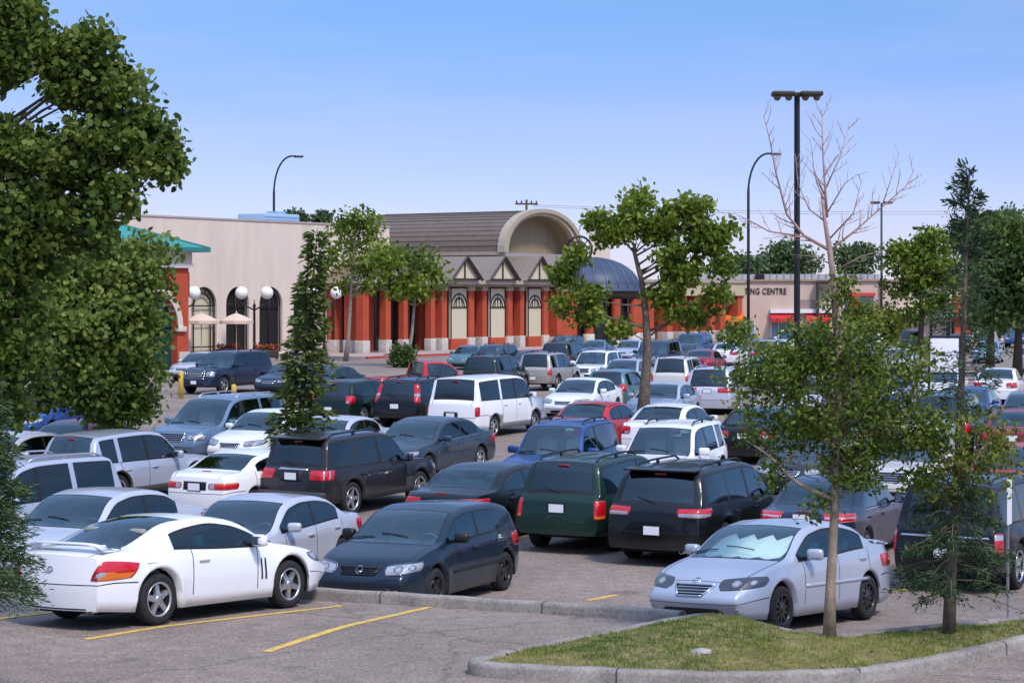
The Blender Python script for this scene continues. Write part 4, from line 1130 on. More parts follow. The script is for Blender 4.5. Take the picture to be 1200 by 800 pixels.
# grass blades
N = 60000
Q = np.stack([rng.uniform(x0, x1, N*2), rng.uniform(y0, y1, N*2)], 1); dq = pdist(Q)
dens = .5+.5*np.sin(Q[:,0]*2.3+1.1*np.sin(Q[:,1]*3.1))*np.cos(Q[:,1]*2.7+Q[:,0]*.7)
dry = np.clip(.5+.5*np.sin(Q[:,0]*1.7+2+np.sin(Q[:,1]*2.2+Q[:,0]))+rng.normal(0,.22,len(Q)), 0, 1)
keep = (dq > .15+.05*rng.random(len(Q))) & (rng.random(len(Q)) < .55+.45*dens); Q = Q[keep][:N]; dq = dq[keep][:N]; dry = dry[keep][:N]
zq = mound(Q, dq); n = len(Q)
h = rng.uniform(.018,.05,n)*(.7+.9*np.clip(.5+.5*np.sin(Q[:,0]*7.3+np.sin(Q[:,1]*9)),0,1)*rng.random(n)**.5); an = rng.uniform(0,6.28,n); le = rng.normal(0,.018,(n,2)); w = rng.uniform(.003,.0055,n)
V = np.zeros((n,3,3)); ca, sa = np.cos(an)*w, np.sin(an)*w
V[:,0] = np.stack([Q[:,0]-ca, Q[:,1]-sa, zq-.005],1); V[:,1] = np.stack([Q[:,0]+ca, Q[:,1]+sa, zq-.005],1); V[:,2] = np.stack([Q[:,0]+le[:,0], Q[:,1]+le[:,1], zq+h],1)
M_GRASS = leafmat('grass', [(.060,.125,.014),(.130,.205,.024),(.26,.27,.05),(.42,.34,.13)], .25, .6)
go = link('grass', tri_mesh('grass', V, np.clip(dry*.66+rng.normal(.08,.13,n),0,1), M_GRASS, 3)); tag(go, 'short patchy green and straw coloured grass on the island', 'grass', kind='stuff')
# stones on the turf
for px, py, s_, lb in ((820,755,.13,'flat pale stone lying on the grass island'),):
    p = ray(px, py, z=ZT+.25); bm = bmesh.new(); bmesh.ops.create_icosphere(bm, subdivisions=3, radius=1)
    for v in bm.verts:
        f = 1+.18*math.sin(v.co.x*3.1+v.co.y*4.7)+.1*math.sin(v.co.z*7+v.co.x*5); v.co = Vector((v.co.x*s_*f, v.co.y*s_*.6*f, v.co.z*s_*.32*f))
    me = bpy.data.meshes.new('stone'); bm.to_mesh(me); bm.free(); me.materials.append(mat('stone_grey',(.34,.31,.29),.85,var=.35,scale=14,bump=.5)); me.polygons.foreach_set('use_smooth',[True]*len(me.polygons))
    o = link('stone', me); zz = float(mound(np.array([[p.x,p.y]]), pdist([[p.x,p.y]]))[0]); o.location = (p.x, p.y, zz+.015); o.rotation_euler = (0,0,.3); tag(o, lb, 'stone')
# fallen leaves and bits of gravel along the kerb
nb = 260; Pl = np.stack([rng.uniform(x0, 7.5, nb*4), rng.uniform(y0, y1, nb*4)], 1); dl_ = pdist(Pl); kk = (dl_ > .16); Pl = Pl[kk][:nb]; zl_ = mound(Pl, dl_[kk][:nb])+.03
dd_ = rng.normal(0,1,(len(Pl),3)); dd_[:,2] *= .25
lt = link('fallen_leaves', leaves_flat(np.column_stack([Pl, zl_]), dd_, rng.uniform(.03,.06,len(Pl)), rng.random(len(Pl)))); tag(lt, 'dry fallen leaves scattered over the grass island', 'leaves', kind='stuff')
# painted stall lines
def linemat():
    m, nt, bs = nodes('line_paint'); L = nt.links.new
    geo = nt.nodes.new('ShaderNodeNewGeometry'); n = nt.nodes.new('ShaderNodeTexNoise'); n.inputs['Scale'].default_value = 13; n.inputs['Detail'].default_value = 8; n.inputs['Roughness'].default_value = .75
    L(geo.outputs['Position'], n.inputs['Vector']); rp = nt.nodes.new('ShaderNodeValToRGB'); e = rp.color_ramp.elements
    e[0].position = .36; e[0].color = (.20,.16,.13,1); e[1].position = .50; e[1].color = (.72,.45,.08,1); L(n.outputs['Fac'], rp.inputs['Fac']); L(rp.outputs['Color'], bs.inputs['Base Color']); setp(bs, Roughness=.8)
    return m
M_LINE = linemat()
def stall_line(a, b, w=.125):
    a = Vector(a); b = Vector(b); t = (b-a); n = max(2, int(t.length/.4)); t.normalize(); nn = Vector((-t.y, t.x, 0))*w/2; vs = []
    for k in range(n+1):
        p = a.lerp(b, k/n)
        for sg in (-1, 1): q = p+nn*sg; vs.append((q.x, q.y, zg(q.x,q.y)+.006))
    m = MB(); m.add(vs, [(2*k,2*k+2,2*k+3,2*k+1)[::-1] for k in range(n)], 0)
    return tag(m.build('stall_line', M_LINE), kind='structure')
for (a, b, c, d_) in ((100,749,402,709.5),(312,763.5,612,714),(-60,732,70,716),(655,646,735,640),(688,703.5,722,697),(598,629,640,626),(770,650,800,647),(1085,668,1120,662),(905,628,925,626),(1062,690,1030,696)):
    stall_line(ground(a,b), ground(c,d_))
# ------------------------------------------------------------------ trees
def leaves_mesh(name, P, size, tint, m, aspect=.62, droop=.25, dirs=None, spread=1.0):
    n = len(P)
    d = rng.normal(0,1,(n,3)); d[:,2] -= droop
    if dirs is not None: d = dirs+spread*d
    d /= np.linalg.norm(d,axis=1)[:,None]
    r = rng.normal(0,1,(n,3)); b = np.cross(d, r); b /= np.linalg.norm(b,axis=1)[:,None]; nn = np.cross(b, d)
    s = size[:,None]; a = aspect*.5; V = np.zeros((n,6,3)); f = nn*s
    V[:,0] = P; V[:,1] = P+d*s*.28+b*s*a*.92+f*.09; V[:,2] = P+d*s*.66+b*s*a*.78+f*.05; V[:,3] = P+d*s-f*.06; V[:,4] = P+d*s*.66-b*s*a*.78+f*.05; V[:,5] = P+d*s*.28-b*s*a*.92+f*.09
    return tri_mesh(name, V, np.clip(tint,0,1), m, 6)
M_BARK = mat('bark_grey_brown', (.135,.105,.078), .9, var=.5, scale=11, bump=.9)
M_BARKP = mat('bark_pale', (.30,.225,.165), .85, var=.35, scale=9, bump=.5)
M_BARKW = mat('bark_grey', (.24,.22,.19), .85, var=.4, scale=9, bump=.5)
M_DEAD = mat('bark_dead_reddish', (.36,.235,.205), .85, var=.25, scale=8)
M_BARKD = mat('bark_dark', (.07,.052,.038), .9, var=.4, scale=12, bump=.9)
L_POP = leafmat('poplar', [(.028,.058,.010),(.072,.122,.020),(.150,.215,.038),(.31,.36,.09)], .46)
L_YOUNG = leafmat('young', [(.036,.068,.011),(.090,.145,.020),(.175,.235,.038),(.31,.35,.09)], .46)
L_LIGHT = leafmat('light', [(.06,.105,.012),(.145,.21,.024),(.26,.33,.045),(.40,.44,.09)], .46)
L_DARK = leafmat('dark', [(.030,.062,.016),(.070,.120,.028),(.125,.19,.045),(.20,.27,.08)], .4)
L_SPR = leafmat('spruce', [(.012,.034,.014),(.030,.066,.026),(.066,.120,.042),(.15,.21,.08)], .15, .55)
L_FAR = leafmat('far', [(0.045,0.083,0.033),(0.075,0.128,0.045),(0.120,0.180,0.068),(0.165,0.225,0.090)], .3)
L_YEL = leafmat('yellowish', [(0.053,0.083,0.012),(0.128,0.165,0.021),(0.225,0.255,0.038),(0.360,0.330,0.068)], .4)
def clusters(blobs, n, shell=.45):
    """cluster centres inside ellipsoids (cx,cy,cz,rx,ry,rz,weight), pushed towards the outside"""
    w = np.array([b[6] for b in blobs], float); w /= w.sum(); ix = rng.choice(len(blobs), n, p=w); B = np.array([b[:6] for b in blobs])[ix]
    u = rng.normal(0,1,(n,3)); u /= np.linalg.norm(u,axis=1)[:,None]; r = (shell+(1-shell)*rng.random(n))**(1/2.0)
    r = np.where(rng.random(n) < .25, rng.random(n)**.4, r)
    return B[:,:3]+u*r[:,None]*B[:,3:6]
def grow(mb, base, pts_trunk, r0, r1, tips, mi=0, n=8, bend=.25, lim=60, rt=.006, start=.3):
    """trunk along pts with limbs running to the given tips"""
    T = [Vector(p) for p in pts_trunk]; k = len(T)
    rad = [r0+(r1-r0)*(i/(k-1))**.8 for i in range(k)]; rad[0] *= 1.25
    mb.tube(T, rad, n, mi)
    seg = [(T[i], T[i+1]) for i in range(k-1)]; tot = sum((b-a).length for a, b in seg)
    def at(t):
        q = t*tot
        for i, (a, b) in enumerate(seg):
            l = (b-a).length
            if q <= l or i == k-2: f = min(1, q/l); return a.lerp(b, f), rad[i]+(rad[i+1]-rad[i])*f
            q -= l
    zs_ = T[0].z; ze_ = T[-1].z
    for tip in tips[:lim]:
        tip = Vector(tip); hd = math.hypot(tip.x-T[k//2].x, tip.y-T[k//2].y)
        zt_ = tip.z-.55*hd-.15; t = max(start+random.uniform(0,.36), min(.97, (zt_-zs_)/(ze_-zs_+1e-6))); a, ra = at(t)
        m1 = a.lerp(tip,.35)+Vector((random.uniform(-1,1),random.uniform(-1,1),random.uniform(-.6,.3)))*bend*(tip-a).length*.25
        m2 = a.lerp(tip,.7)+Vector((random.uniform(-1,1),random.uniform(-1,1),random.uniform(-.3,.6)))*bend*(tip-a).length*.22
        rr = min(ra*.6, .012+.014*(tip-a).length)
        mb.tube([a, m1, m2, tip], [rr, rr*.7, rr*.45, rt], 5, mi)
def leafy(name, base, trunk, r0, r1, blobs, nclus, per, crad, size, lm, bark, label, cat='tree', limbs=50, group=None, flat=.75, tshift=0.0, shell=.45, sizevar=.3, aspect=.62, start=.3, extra=None, topdead=None):
    root = empty(name, base, label=label, cat=cat, group=group); B = Vector(base)
    bl = [(b[0]-B.x,b[1]-B.y,b[2]-B.z)+tuple(b[3:]) for b in blobs]
    C = clusters(bl, nclus, shell)
    mb = MB(); grow(mb, base, [Vector(p)-B for p in trunk], r0, r1, [C[i] for i in rng.permutation(nclus)], lim=limbs, start=start)
    if topdead: topdead(mb, B)
    mb.build('trunk', bark, root)
    n = nclus*per; ix = np.repeat(np.arange(nclus), per); P = C[ix]+np.clip(rng.normal(0,1,(n,3)),-2,2)*np.array([crad,crad,crad*flat])
    zmin, zmax = P[:,2].min(), P[:,2].max()
    ct = rng.normal(0,.16,nclus)[ix]
    # light from above is painted into the tint: higher leaves are paler
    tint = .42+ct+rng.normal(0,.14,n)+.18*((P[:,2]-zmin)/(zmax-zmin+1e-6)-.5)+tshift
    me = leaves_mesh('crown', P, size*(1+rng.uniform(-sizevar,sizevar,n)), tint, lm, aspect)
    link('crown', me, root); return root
def V3(px, py, Y): return ray(px, py, Y=Y)
def blob(px, py, Y, rpx, rpy, w=1.0, ry=None, dy=0.0):
    p = ray(px, py, Y=Y); s = FPX/Y; return (p.x, p.y+dy, p.z, rpx/s, ry or rpx/s, rpy/s, w)

# big leafy tree at the left, its trunk just outside the frame
Y = 24.0
b = ray(-95, 700, Y=Y); base = (b.x, Y, zg(b.x, Y))
leafy('leafy_tree', base, [base, V3(-90,520,Y), V3(-75,330,Y), V3(-60,150,Y+.3), V3(-40,-60,Y+.2), V3(-30,-230,Y)], .17, .05,
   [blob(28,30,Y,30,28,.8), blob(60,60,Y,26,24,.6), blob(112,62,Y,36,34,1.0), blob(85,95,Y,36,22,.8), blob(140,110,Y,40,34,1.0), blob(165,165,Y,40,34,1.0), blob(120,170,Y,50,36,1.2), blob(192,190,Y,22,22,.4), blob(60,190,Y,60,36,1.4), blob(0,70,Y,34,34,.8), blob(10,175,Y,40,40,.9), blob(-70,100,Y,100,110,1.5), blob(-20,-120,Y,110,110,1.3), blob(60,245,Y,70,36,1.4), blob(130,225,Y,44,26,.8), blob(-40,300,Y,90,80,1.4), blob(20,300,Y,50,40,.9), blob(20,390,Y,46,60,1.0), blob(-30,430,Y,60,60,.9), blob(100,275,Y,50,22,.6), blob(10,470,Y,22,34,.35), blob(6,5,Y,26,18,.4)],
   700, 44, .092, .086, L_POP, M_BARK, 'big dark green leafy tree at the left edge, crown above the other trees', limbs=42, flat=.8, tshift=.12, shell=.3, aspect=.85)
# smaller leafy tree behind the pale silver crossover
Y = 50.5
b = ray(99, 540, Y=Y); base = (b.x, Y, zg(b.x, Y))
leafy('leafy_tree', base, [base, V3(100,490,Y), V3(104,440,Y), V3(108,390,Y), V3(112,320,Y)], .085, .03,
   [blob(110,390,Y,78,62,2.6), blob(125,440,Y,70,42,1.8), blob(150,340,Y,45,44,1.2), blob(70,350,Y,52,52,1.2), blob(60,425,Y,45,50,1.0), blob(140,476,Y,44,18,.55), blob(170,300,Y,26,18,.4), blob(110,315,Y,40,30,.7)],
   330, 62, .24, .15, L_POP, M_BARKW, 'round leafy tree with thin pale trunk behind the pale silver crossover', limbs=50, tshift=.20, shell=.35, aspect=.8)
# young tree on the island: leafy below, dead reddish branches at its top
Y = ray(972, 743, z=ZT+.17).y
b = ray(972, 743, Y=Y); base = (b.x, Y, ZT+.10)
def dead_top(mb, B):
    def br(p, d, ln, r, depth):
        p = Vector(p); pts = [p]; q = p.copy(); dd = Vector(d).normalized(); n = 5
        for k in range(n):
            dd = (dd+Vector((random.uniform(-.12,.12),random.uniform(-.12,.12),random.uniform(-.02,.10)))).normalized(); q = q+dd*ln/n; pts.append(q.copy())
        mb.tube(pts, [max(.0022, r*(1-.8*k/n)) for k in range(n+1)], 5, 1, smooth=True)
        if depth > 0:
            for k in range(1, n+1):
                for _ in range(2 if depth > 1 else 1):
                    if random.random() < .82:
                        side = Vector((random.uniform(-1,1),random.uniform(-.7,.7),random.uniform(.1,.9)))
                        br(pts[k], dd*.8+side*.75, ln*random.uniform(.26,.46)*(1-.06*k), max(.003,r*(1-.8*k/n)*.6), depth-1)
    def P_(px, py, dy=0): v = ray(px, py, Y=Y+dy); return v-B
    mb.tube([P_(979,385), P_(977,330), P_(972,290), P_(966,255), P_(963,225)], [.036,.035,.033,.022,.016], 7, 1)
    def limb(pix, r, sub=2, ln=.34, dy=0.0):
        pts = [P_(px, py, dy*k/(len(pix)-1)) for k, (px, py) in enumerate(pix)]; n = len(pts)
        mb.tube(pts, [max(.003, r*(1-.82*k/(n-1))) for k in range(n)], 6, 1)
        for k in range(n-1):
            a, c = pts[k], pts[k+1]; d = (c-a).normalized(); m = max(1, int((c-a).length/.085))
            for q in range(m):
                if k == 0 and q == 0: continue
                t = (q+random.random())/m; sd = random.choice((-1,1)); up = Vector((0,0,1)); lat = Vector((d.z,0,-d.x))*sd+Vector((0,random.uniform(-.7,.7),0))
                br(a.lerp(c,t), d*.75+lat*.75+up*.25, ln*random.uniform(.5,1.25)*(1-.5*(k+t)/n), max(.0032, r*(1-.8*(k+t)/n)*.5), sub-1)
    limb([(969,255),(966.5,214),(964,172),(963,129)], .020, 2, .38)
    limb([(970,292),(942,276),(922,251),(909,201),(903,168),(895,135)], .021, 2, .34, -.3)
    limb([(938,277),(901,271),(878,258),(860,250)], .012, 2, .26, -.2)
    limb([(974,292),(1000,272),(1033,243),(1062,218),(1072,198)], .018, 2, .34, .3)
    limb([(1033,243),(1046,205),(1054,178)], .008, 1, .22, .1)
    limb([(968,220),(984,185),(996,143)], .011, 2, .26, .2)
    limb([(969,250),(990,215),(1004,205)], .009, 1, .24, -.2)
    limb([(970,262),(948,245),(935,215),(932,180)], .011, 2, .26, .25)
    limb([(972,280),(1000,250),(1010,210)], .011, 2, .24, -.25)
    limb([(967,230),(954,200),(950,165)], .009, 1, .22, -.15)
    limb([(976,310),(950,300),(925,298)], .009, 1, .2, .2)
    limb([(977,318),(1010,300),(1040,292)], .009, 1, .22, -.1)
leafy('young_tree', base, [base, V3(973,690,Y), V3(978,600,Y), V3(980,520,Y), V3(984,440,Y), V3(982,385,Y)], .068, .034,
   [blob(975,470,Y,70,58,2.2), blob(1035,455,Y,50,40,1.1), blob(1050,510,Y,46,34,.9), blob(905,440,Y,40,36,.9), blob(945,405,Y,36,28,.6), blob(1010,400,Y,34,30,.6), blob(1000,545,Y,44,26,.7), blob(872,398,Y,20,20,.3), blob(1072,425,Y,28,26,.35), blob(925,505,Y,36,24,.5), blob(985,350,Y,14,34,.3), blob(965,592,Y,18,14,.10), blob(1095,505,Y,22,22,.25), blob(908,555,Y,18,30,.22), blob(870,450,Y,22,22,.3), blob(1075,560,Y,20,16,.18), blob(880,500,Y,18,18,.18), blob(975,415,Y,40,30,.7)],
   430, 38, .085, .062, L_YOUNG, [M_BARKP, M_DEAD], 'young tree on the grass island, leafy crown below bare dead reddish top branches', limbs=48, start=.44, shell=.2, aspect=.55, tshift=.10, topdead=dead_top)
# sparse conifer on the island at the right
Y = ray(1112, 742, z=ZT+.13).y
b = ray(1112, 742, Y=Y); base = Vector((b.x, Y, ZT+.10))
root = empty('sparse_conifer', base, label='scrawny conifer on the grass island near the right edge, dark tuft at its tip', cat='tree')
mb = MB(); tr = [base]+[V3(px,py,Y) for px,py in ((1114,680),(1119,600),(1124,520),(1127,440),(1130,360),(1132,290),(1135,235),(1136,195))]
tr = [p-base for p in tr]
mb.tube(tr, [.085,.068,.058,.050,.040,.030,.022,.014,.004], 8, 0)
LP, LD, LS, LT = [], [], [], []
def twig(a, tip, r, dens, size, t0, drop=.15):
    a = Vector(a); tip = Vector(tip); m = a.lerp(tip,.5)+Vector((0,0,.05*(tip-a).length)); mb.tube([a,m,tip], [r,r*.7,.0025], 5, 0)
    ln = (tip-a).length; k = int(dens*ln*100)
    for _ in range(k):
        t = random.uniform(.25,1.0); p = a.lerp(tip,t)+Vector((random.gauss(0,.035),random.gauss(0,.05),random.gauss(0,.028)-drop*.2)); LP.append(p); LD.append(((tip-a).normalized()*.9)[:]); LS.append(size*random.uniform(.7,1.25)); LT.append(t0+random.gauss(0,.16))
def zpx(py): return ray(1120, py, Y=Y).z-base.z
def at_h(z):
    for a_, b_ in zip(tr, tr[1:]):
        if a_.z <= z <= b_.z: return a_.lerp(b_, (z-a_.z)/(b_.z-a_.z))
    return tr[-1]
for py in np.linspace(200, 300, 34):                    # dark tuft at the tip
    z = zpx(py); c = at_h(z); an = random.uniform(0,6.28); ln = (.10+.24*((py-195)/100)**.6)*random.uniform(.6,1.15)
    twig(c, c+Vector((math.cos(an)*ln, math.sin(an)*ln, .09*random.uniform(.2,1))), .007, 1.7, .095, .30)
for py in np.linspace(305, 480, 46):
    z = zpx(py); c = at_h(z); an = random.uniform(0,6.28); ln = random.uniform(.25,.58); twig(c, c+Vector((math.cos(an)*ln, math.sin(an)*ln, -.02)), .008, .95, .080, .52)
for py in np.linspace(560, 690, 60):                    # long drooping lower boughs
    z = zpx(py); c = at_h(z); an = random.uniform(0,6.28); ln = random.uniform(.45,.85)*(1.0 if py > 600 else .7)
    tip = c+Vector((math.cos(an)*ln, math.sin(an)*ln, -.13*ln-.03)); twig(c, tip, .011, .85, .075, .52)
    for q in (.4,.6,.8):
        p = Vector(c).lerp(tip,q); sd = an+random.choice((-1,1))*random.uniform(.6,1.1); l2 = ln*.4*random.uniform(.5,1); twig(p, p+Vector((math.cos(sd)*l2, math.sin(sd)*l2, -.05)), .005, 1.1, .070, .46)
for an, py, l in ((.1,690,.85),(3.0,650,.7)): c = at_h(zpx(py)); twig(c, c+Vector((math.cos(an)*l, -.2, -.25)), .012, .35, .06, .5)
mb.build('trunk', M_BARK, root)
link('crown', leaves_mesh('needles', np.array([tuple(p) for p in LP]), np.array(LS), np.array(LT), L_SPR, .22, .1, np.array(LD), .55), root)
# yellow green shrub-like growth through its middle
C = clusters([(x-base.x,y-base.y,z-base.z,a_,b_,c_,w_) for x,y,z,a_,b_,c_,w_ in (blob(1125,515,Y,62,40,2,dy=-.3), blob(1165,540,Y,34,30,.8,dy=-.3), blob(1085,560,Y,32,24,.6,dy=-.2), blob(1130,570,Y,40,26,.8))], 70, .2)
ix = np.repeat(np.arange(70), 26); P = C[ix]+rng.normal(0,.075,(len(ix),3)); mb = MB()
for c in C[:26]: q = at_h(max(.2,c[2]-.2)); mb.tube([q, Vector(q).lerp(Vector(c),.5)+Vector((0,0,.04)), Vector(c)], [.008,.006,.003], 5, 0)
mb.build('side_branches', M_BARK, root)
link('pale_leaves', leaves_mesh('pale_leaves', P, rng.uniform(.05,.09,len(P)), .45+rng.normal(0,.2,len(P)), L_YEL, .5), root)

# spruces
def spruce(name, base, H, r, rbase, lm, label, nl=30, tuft=.14, per=14, drop=.12, top=.08, lean=(0,0), seed=1, bark=M_BARKD, pw=.8, low=.06, asp=.28, minl=.15, irregular=.25):
    rd = random.Random(seed); root = empty(name, base, label=label, cat='tree'); mb = MB()
    tp = [Vector((lean[0]*t, lean[1]*t, H*t)) for t in (0,.25,.5,.75,1)]; mb.tube(tp, [r,r*.8,r*.58,r*.3,.008], 8, 0)
    LP, LD, LS, LT = [], [], [], []
    for k in range(nl):
        t = low+(1-low)*(k/nl)**.9; z = H*t; c = Vector((lean[0]*t, lean[1]*t, z)); L0 = max(minl, rbase*(1-t)**pw)
        nb = 7 if t < .8 else 5
        for q in range(nb):
            an = 2*math.pi*(q+rd.random())/nb+k*1.3; ln = L0*rd.uniform(1-irregular,1+irregular*.6)
            tip = c+Vector((math.cos(an)*ln, math.sin(an)*ln, -drop*ln+rd.uniform(-.05,.06)*ln)); mid = c.lerp(tip,.5)+Vector((0,0,-.04*ln))
            mb.tube([c,mid,tip], [max(.004,r*.16*(1-t)+.004),.006,.003], 4, 0)
            m = int(per*(ln/rbase+.25))
            for _ in range(m):
                u = rd.random()**.6; p = c.lerp(tip,u); w = .16*ln*(1.1-u*.5)+.03; sg = Vector((-math.sin(an),math.cos(an),0))*rd.gauss(0,w)
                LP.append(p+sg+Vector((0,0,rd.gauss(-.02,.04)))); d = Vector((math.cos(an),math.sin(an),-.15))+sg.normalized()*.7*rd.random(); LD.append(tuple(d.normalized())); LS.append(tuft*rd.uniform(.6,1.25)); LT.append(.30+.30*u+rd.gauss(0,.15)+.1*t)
    mb.build('trunk', bark, root)
    link('crown', leaves_mesh('needles', np.array([tuple(p) for p in LP]), np.array(LS), np.array(LT), lm, asp, .1, np.array(LD), .35), root); return root
L_SPRF = leafmat('spruce_far', [(0.021,0.045,0.011),(0.048,0.084,0.018),(0.098,0.135,0.027),(0.180,0.210,0.053)], .2)
p = ray(345, 512, Y=50.5); spruce('spruce', (p.x, p.y, zg(p.x,p.y)), 6.40, .10, .80, L_SPRF, 'tall slim spruce standing among the cars in front of the cream wall', nl=42, tuft=.20, per=22, lean=(.57,0), pw=.72, seed=4, minl=.20, irregular=.6, asp=.34, drop=.05)
p = ray(-34, 700, Y=20.5); spruce('spruce', (p.x, p.y, zg(p.x,p.y)), 3.9, .07, 1.05, L_SPR, 'low bushy spruce at the lower left edge beside the white coupe', nl=24, tuft=.075, per=250, seed=9, pw=.75, drop=.20, asp=.20, low=.325, irregular=.30)

# mottled tree in the middle
Y = 66.0
b = ray(752, 490, Y=Y); base = (b.x, Y, zg(b.x,Y))
leafy('leafy_tree', base, [base, V3(756,450,Y), V3(759,410,Y), V3(757,372,Y), V3(752,330,Y+.3), V3(742,290,Y)], .21, .06,
   [blob(722,272,Y,26,13,.8), blob(750,252,Y,24,24,.9), blob(800,258,Y,30,20,1.0), blob(828,282,Y,22,20,.8), blob(752,230,Y,12,10,.35), blob(812,240,Y,18,10,.4), blob(790,242,Y,8,8,.2), blob(700,258,Y,12,10,.3), blob(780,292,Y,28,16,.8), blob(800,320,Y,26,14,.6), blob(776,345,Y,20,12,.4), blob(690,345,Y,20,10,.35), blob(700,372,Y,26,9,.35), blob(812,368,Y,30,16,.55), blob(846,345,Y,18,11,.35), blob(662,325,Y,12,20,.4), blob(662,362,Y,12,14,.25), blob(850,308,Y,12,12,.25), blob(724,388,Y,16,9,.2), blob(852,268,Y,10,12,.22), blob(770,268,Y,16,14,.4), blob(676,300,Y,10,9,.2)],
   290, 36, .17, .185, L_LIGHT, M_BARK, 'bright green tree with mottled forked trunk in the middle of the lot', limbs=20, shell=.3, aspect=.65, start=.40)
# slim trees before the colonnade
for (px, pb, Yt, tp, bl, nc, lb) in (
   (405, 412, 138.0, [(408,400),(411,350),(414,300),(418,262)], [(415,285,30,38,1.5),(398,300,22,26,.7),(440,300,20,34,.8),(425,260,24,14,.5),(420,330,26,20,.5)], 80, 'slim pale green tree at the left end of the colonnade'),
   (476, 430, 128.0, [(478,420),(483,390),(486,350),(488,310)], [(475,320,34,30,1.4),(500,305,24,30,.9),(455,310,20,28,.7),(485,345,26,20,.7),(515,320,12,18,.25)], 80, 'slim forked tree before the brick pillars, dark shrub at its foot')):
    b = ray(px, pb, Y=Yt); base = (b.x, Yt, 0.0)
    leafy('slim_tree', base, [base]+[V3(x,y,Yt) for x,y in tp], .16, .05, [blob(x,y,Yt,a_,c_,w_) for x,y,a_,c_,w_ in bl], nc, 30, .38, .30, L_LIGHT, M_BARKW, lb, limbs=26, shell=.2, tshift=-.02, group=None)
# trees far right and beyond the roofs
def far_tree(px, pyb, Yt, bl, nc, per, crad, size, lm, lb, bark=M_BARKD, tw=.25, ts=0.0, pt=None):
    b = ray(px, pyb, Y=Yt); base = (b.x, Yt, 0.0); top = min(y-c for _,y,_,c,_ in bl)
    leafy('background_tree', base, [base, V3(px+2,(pyb*2+top)/3,Yt), V3(px,(pyb+top*2)/3,Yt), V3(px+1,top+12,Yt)], tw, .05, [blob(x,y,Yt,a_,c_,w_) for x,y,a_,c_,w_ in bl], nc, per, crad, size, lm, bark, lb, limbs=24, shell=.3, tshift=ts)
far_tree(1192, 440, 112, [(1195,320,52,44,2),(1175,290,36,34,1),(1205,280,40,34,1.2),(1215,350,60,50,1.2),(1165,350,30,40,.9),(1190,265,24,18,.4)], 170, 50, .42, .32, L_DARK, 'dense dark green tree at the right edge', ts=.08)
far_tree(1160, 430, 125, [(1158,345,30,44,1.2),(1150,310,22,28,.6),(1165,290,18,24,.4)], 80, 46, .42, .32, L_DARK, 'dark tree just left of the dense one at the right edge', ts=.12)
far_tree(1078, 420, 150, [(1080,310,36,32,1.6),(1060,330,32,28,1),(1100,335,28,30,.9),(1095,290,22,22,.6),(1070,355,34,22,.8),(1050,300,16,16,.3)], 120, 40, .42, .36, L_LIGHT, 'broad mid green tree beside the short arm street lamp', ts=-.12)
far_tree(1028, 410, 165, [(1030,385,34,20,1),(1010,370,22,16,.6),(1045,375,22,18,.6)], 60, 40, .45, .34, L_YEL, 'low yellowish tree in front of the pink shops', ts=0)
far_tree(920, 395, 290, [(922,305,26,20,1.2),(905,315,18,12,.6),(942,312,18,14,.6),(918,293,14,9,.3)], 70, 44, .8, .62, L_FAR, 'pale green tree beyond the pink shop roof, left of the big lamp post')
far_tree(1002, 395, 300, [(1002,308,22,18,1),(990,300,12,12,.4),(1016,300,12,12,.4)], 60, 36, .8, .62, L_FAR, 'pale thin tree beyond the shop roof behind the dead branches')
far_tree(868, 395, 280, [(868,312,20,12,1),(850,318,14,10,.5),(885,316,14,10,.5)], 50, 40, .8, .6, L_FAR, 'low pale tree beyond the shop roof beside the tall curved lamp')
far_tree(1148, 395, 270, [(1150,272,28,14,1),(1175,262,26,14,1),(1130,282,18,12,.5)], 80, 44, .8, .6, L_FAR, 'line of dusky foliage above the right hand shops', ts=-.15)
far_tree(345, 395, 260, [(346,256,11,7,1)], 26, 40, .4, .5, L_FAR, 'small grey green tree top peeping over the cream wall', ts=-.3)
far_tree(377, 395, 260, [(377,258,9,7,1)], 22, 40, .4, .5, L_FAR, 'round dark tree top over the cream wall beside the spruce tip', ts=-.35)
# shrub at the foot of a slim tree
p = ray(476, 428, Y=127); root = empty('shrub', (p.x-.2, 126.5, 0), label='dark green shrub at the foot of the slim forked tree', cat='shrub')
C = clusters([(0,0,.7,.75,.7,.75,1)], 40, .3); ix = np.repeat(np.arange(40), 40); P = C[ix]+rng.normal(0,.16,(1600,3)); P[:,2] = np.maximum(P[:,2], .02)
mb = MB()
for c in C[:14]: mb.tube([(0,0,0), (c[0]*.4,c[1]*.4,c[2]*.5), tuple(c)], [.03,.02,.006], 5, 0)
mb.build('stem', M_BARKD, root); link('foliage', leaves_mesh('foliage', P, rng.uniform(.14,.24,1600), .4+rng.normal(0,.2,1600), L_DARK), root)
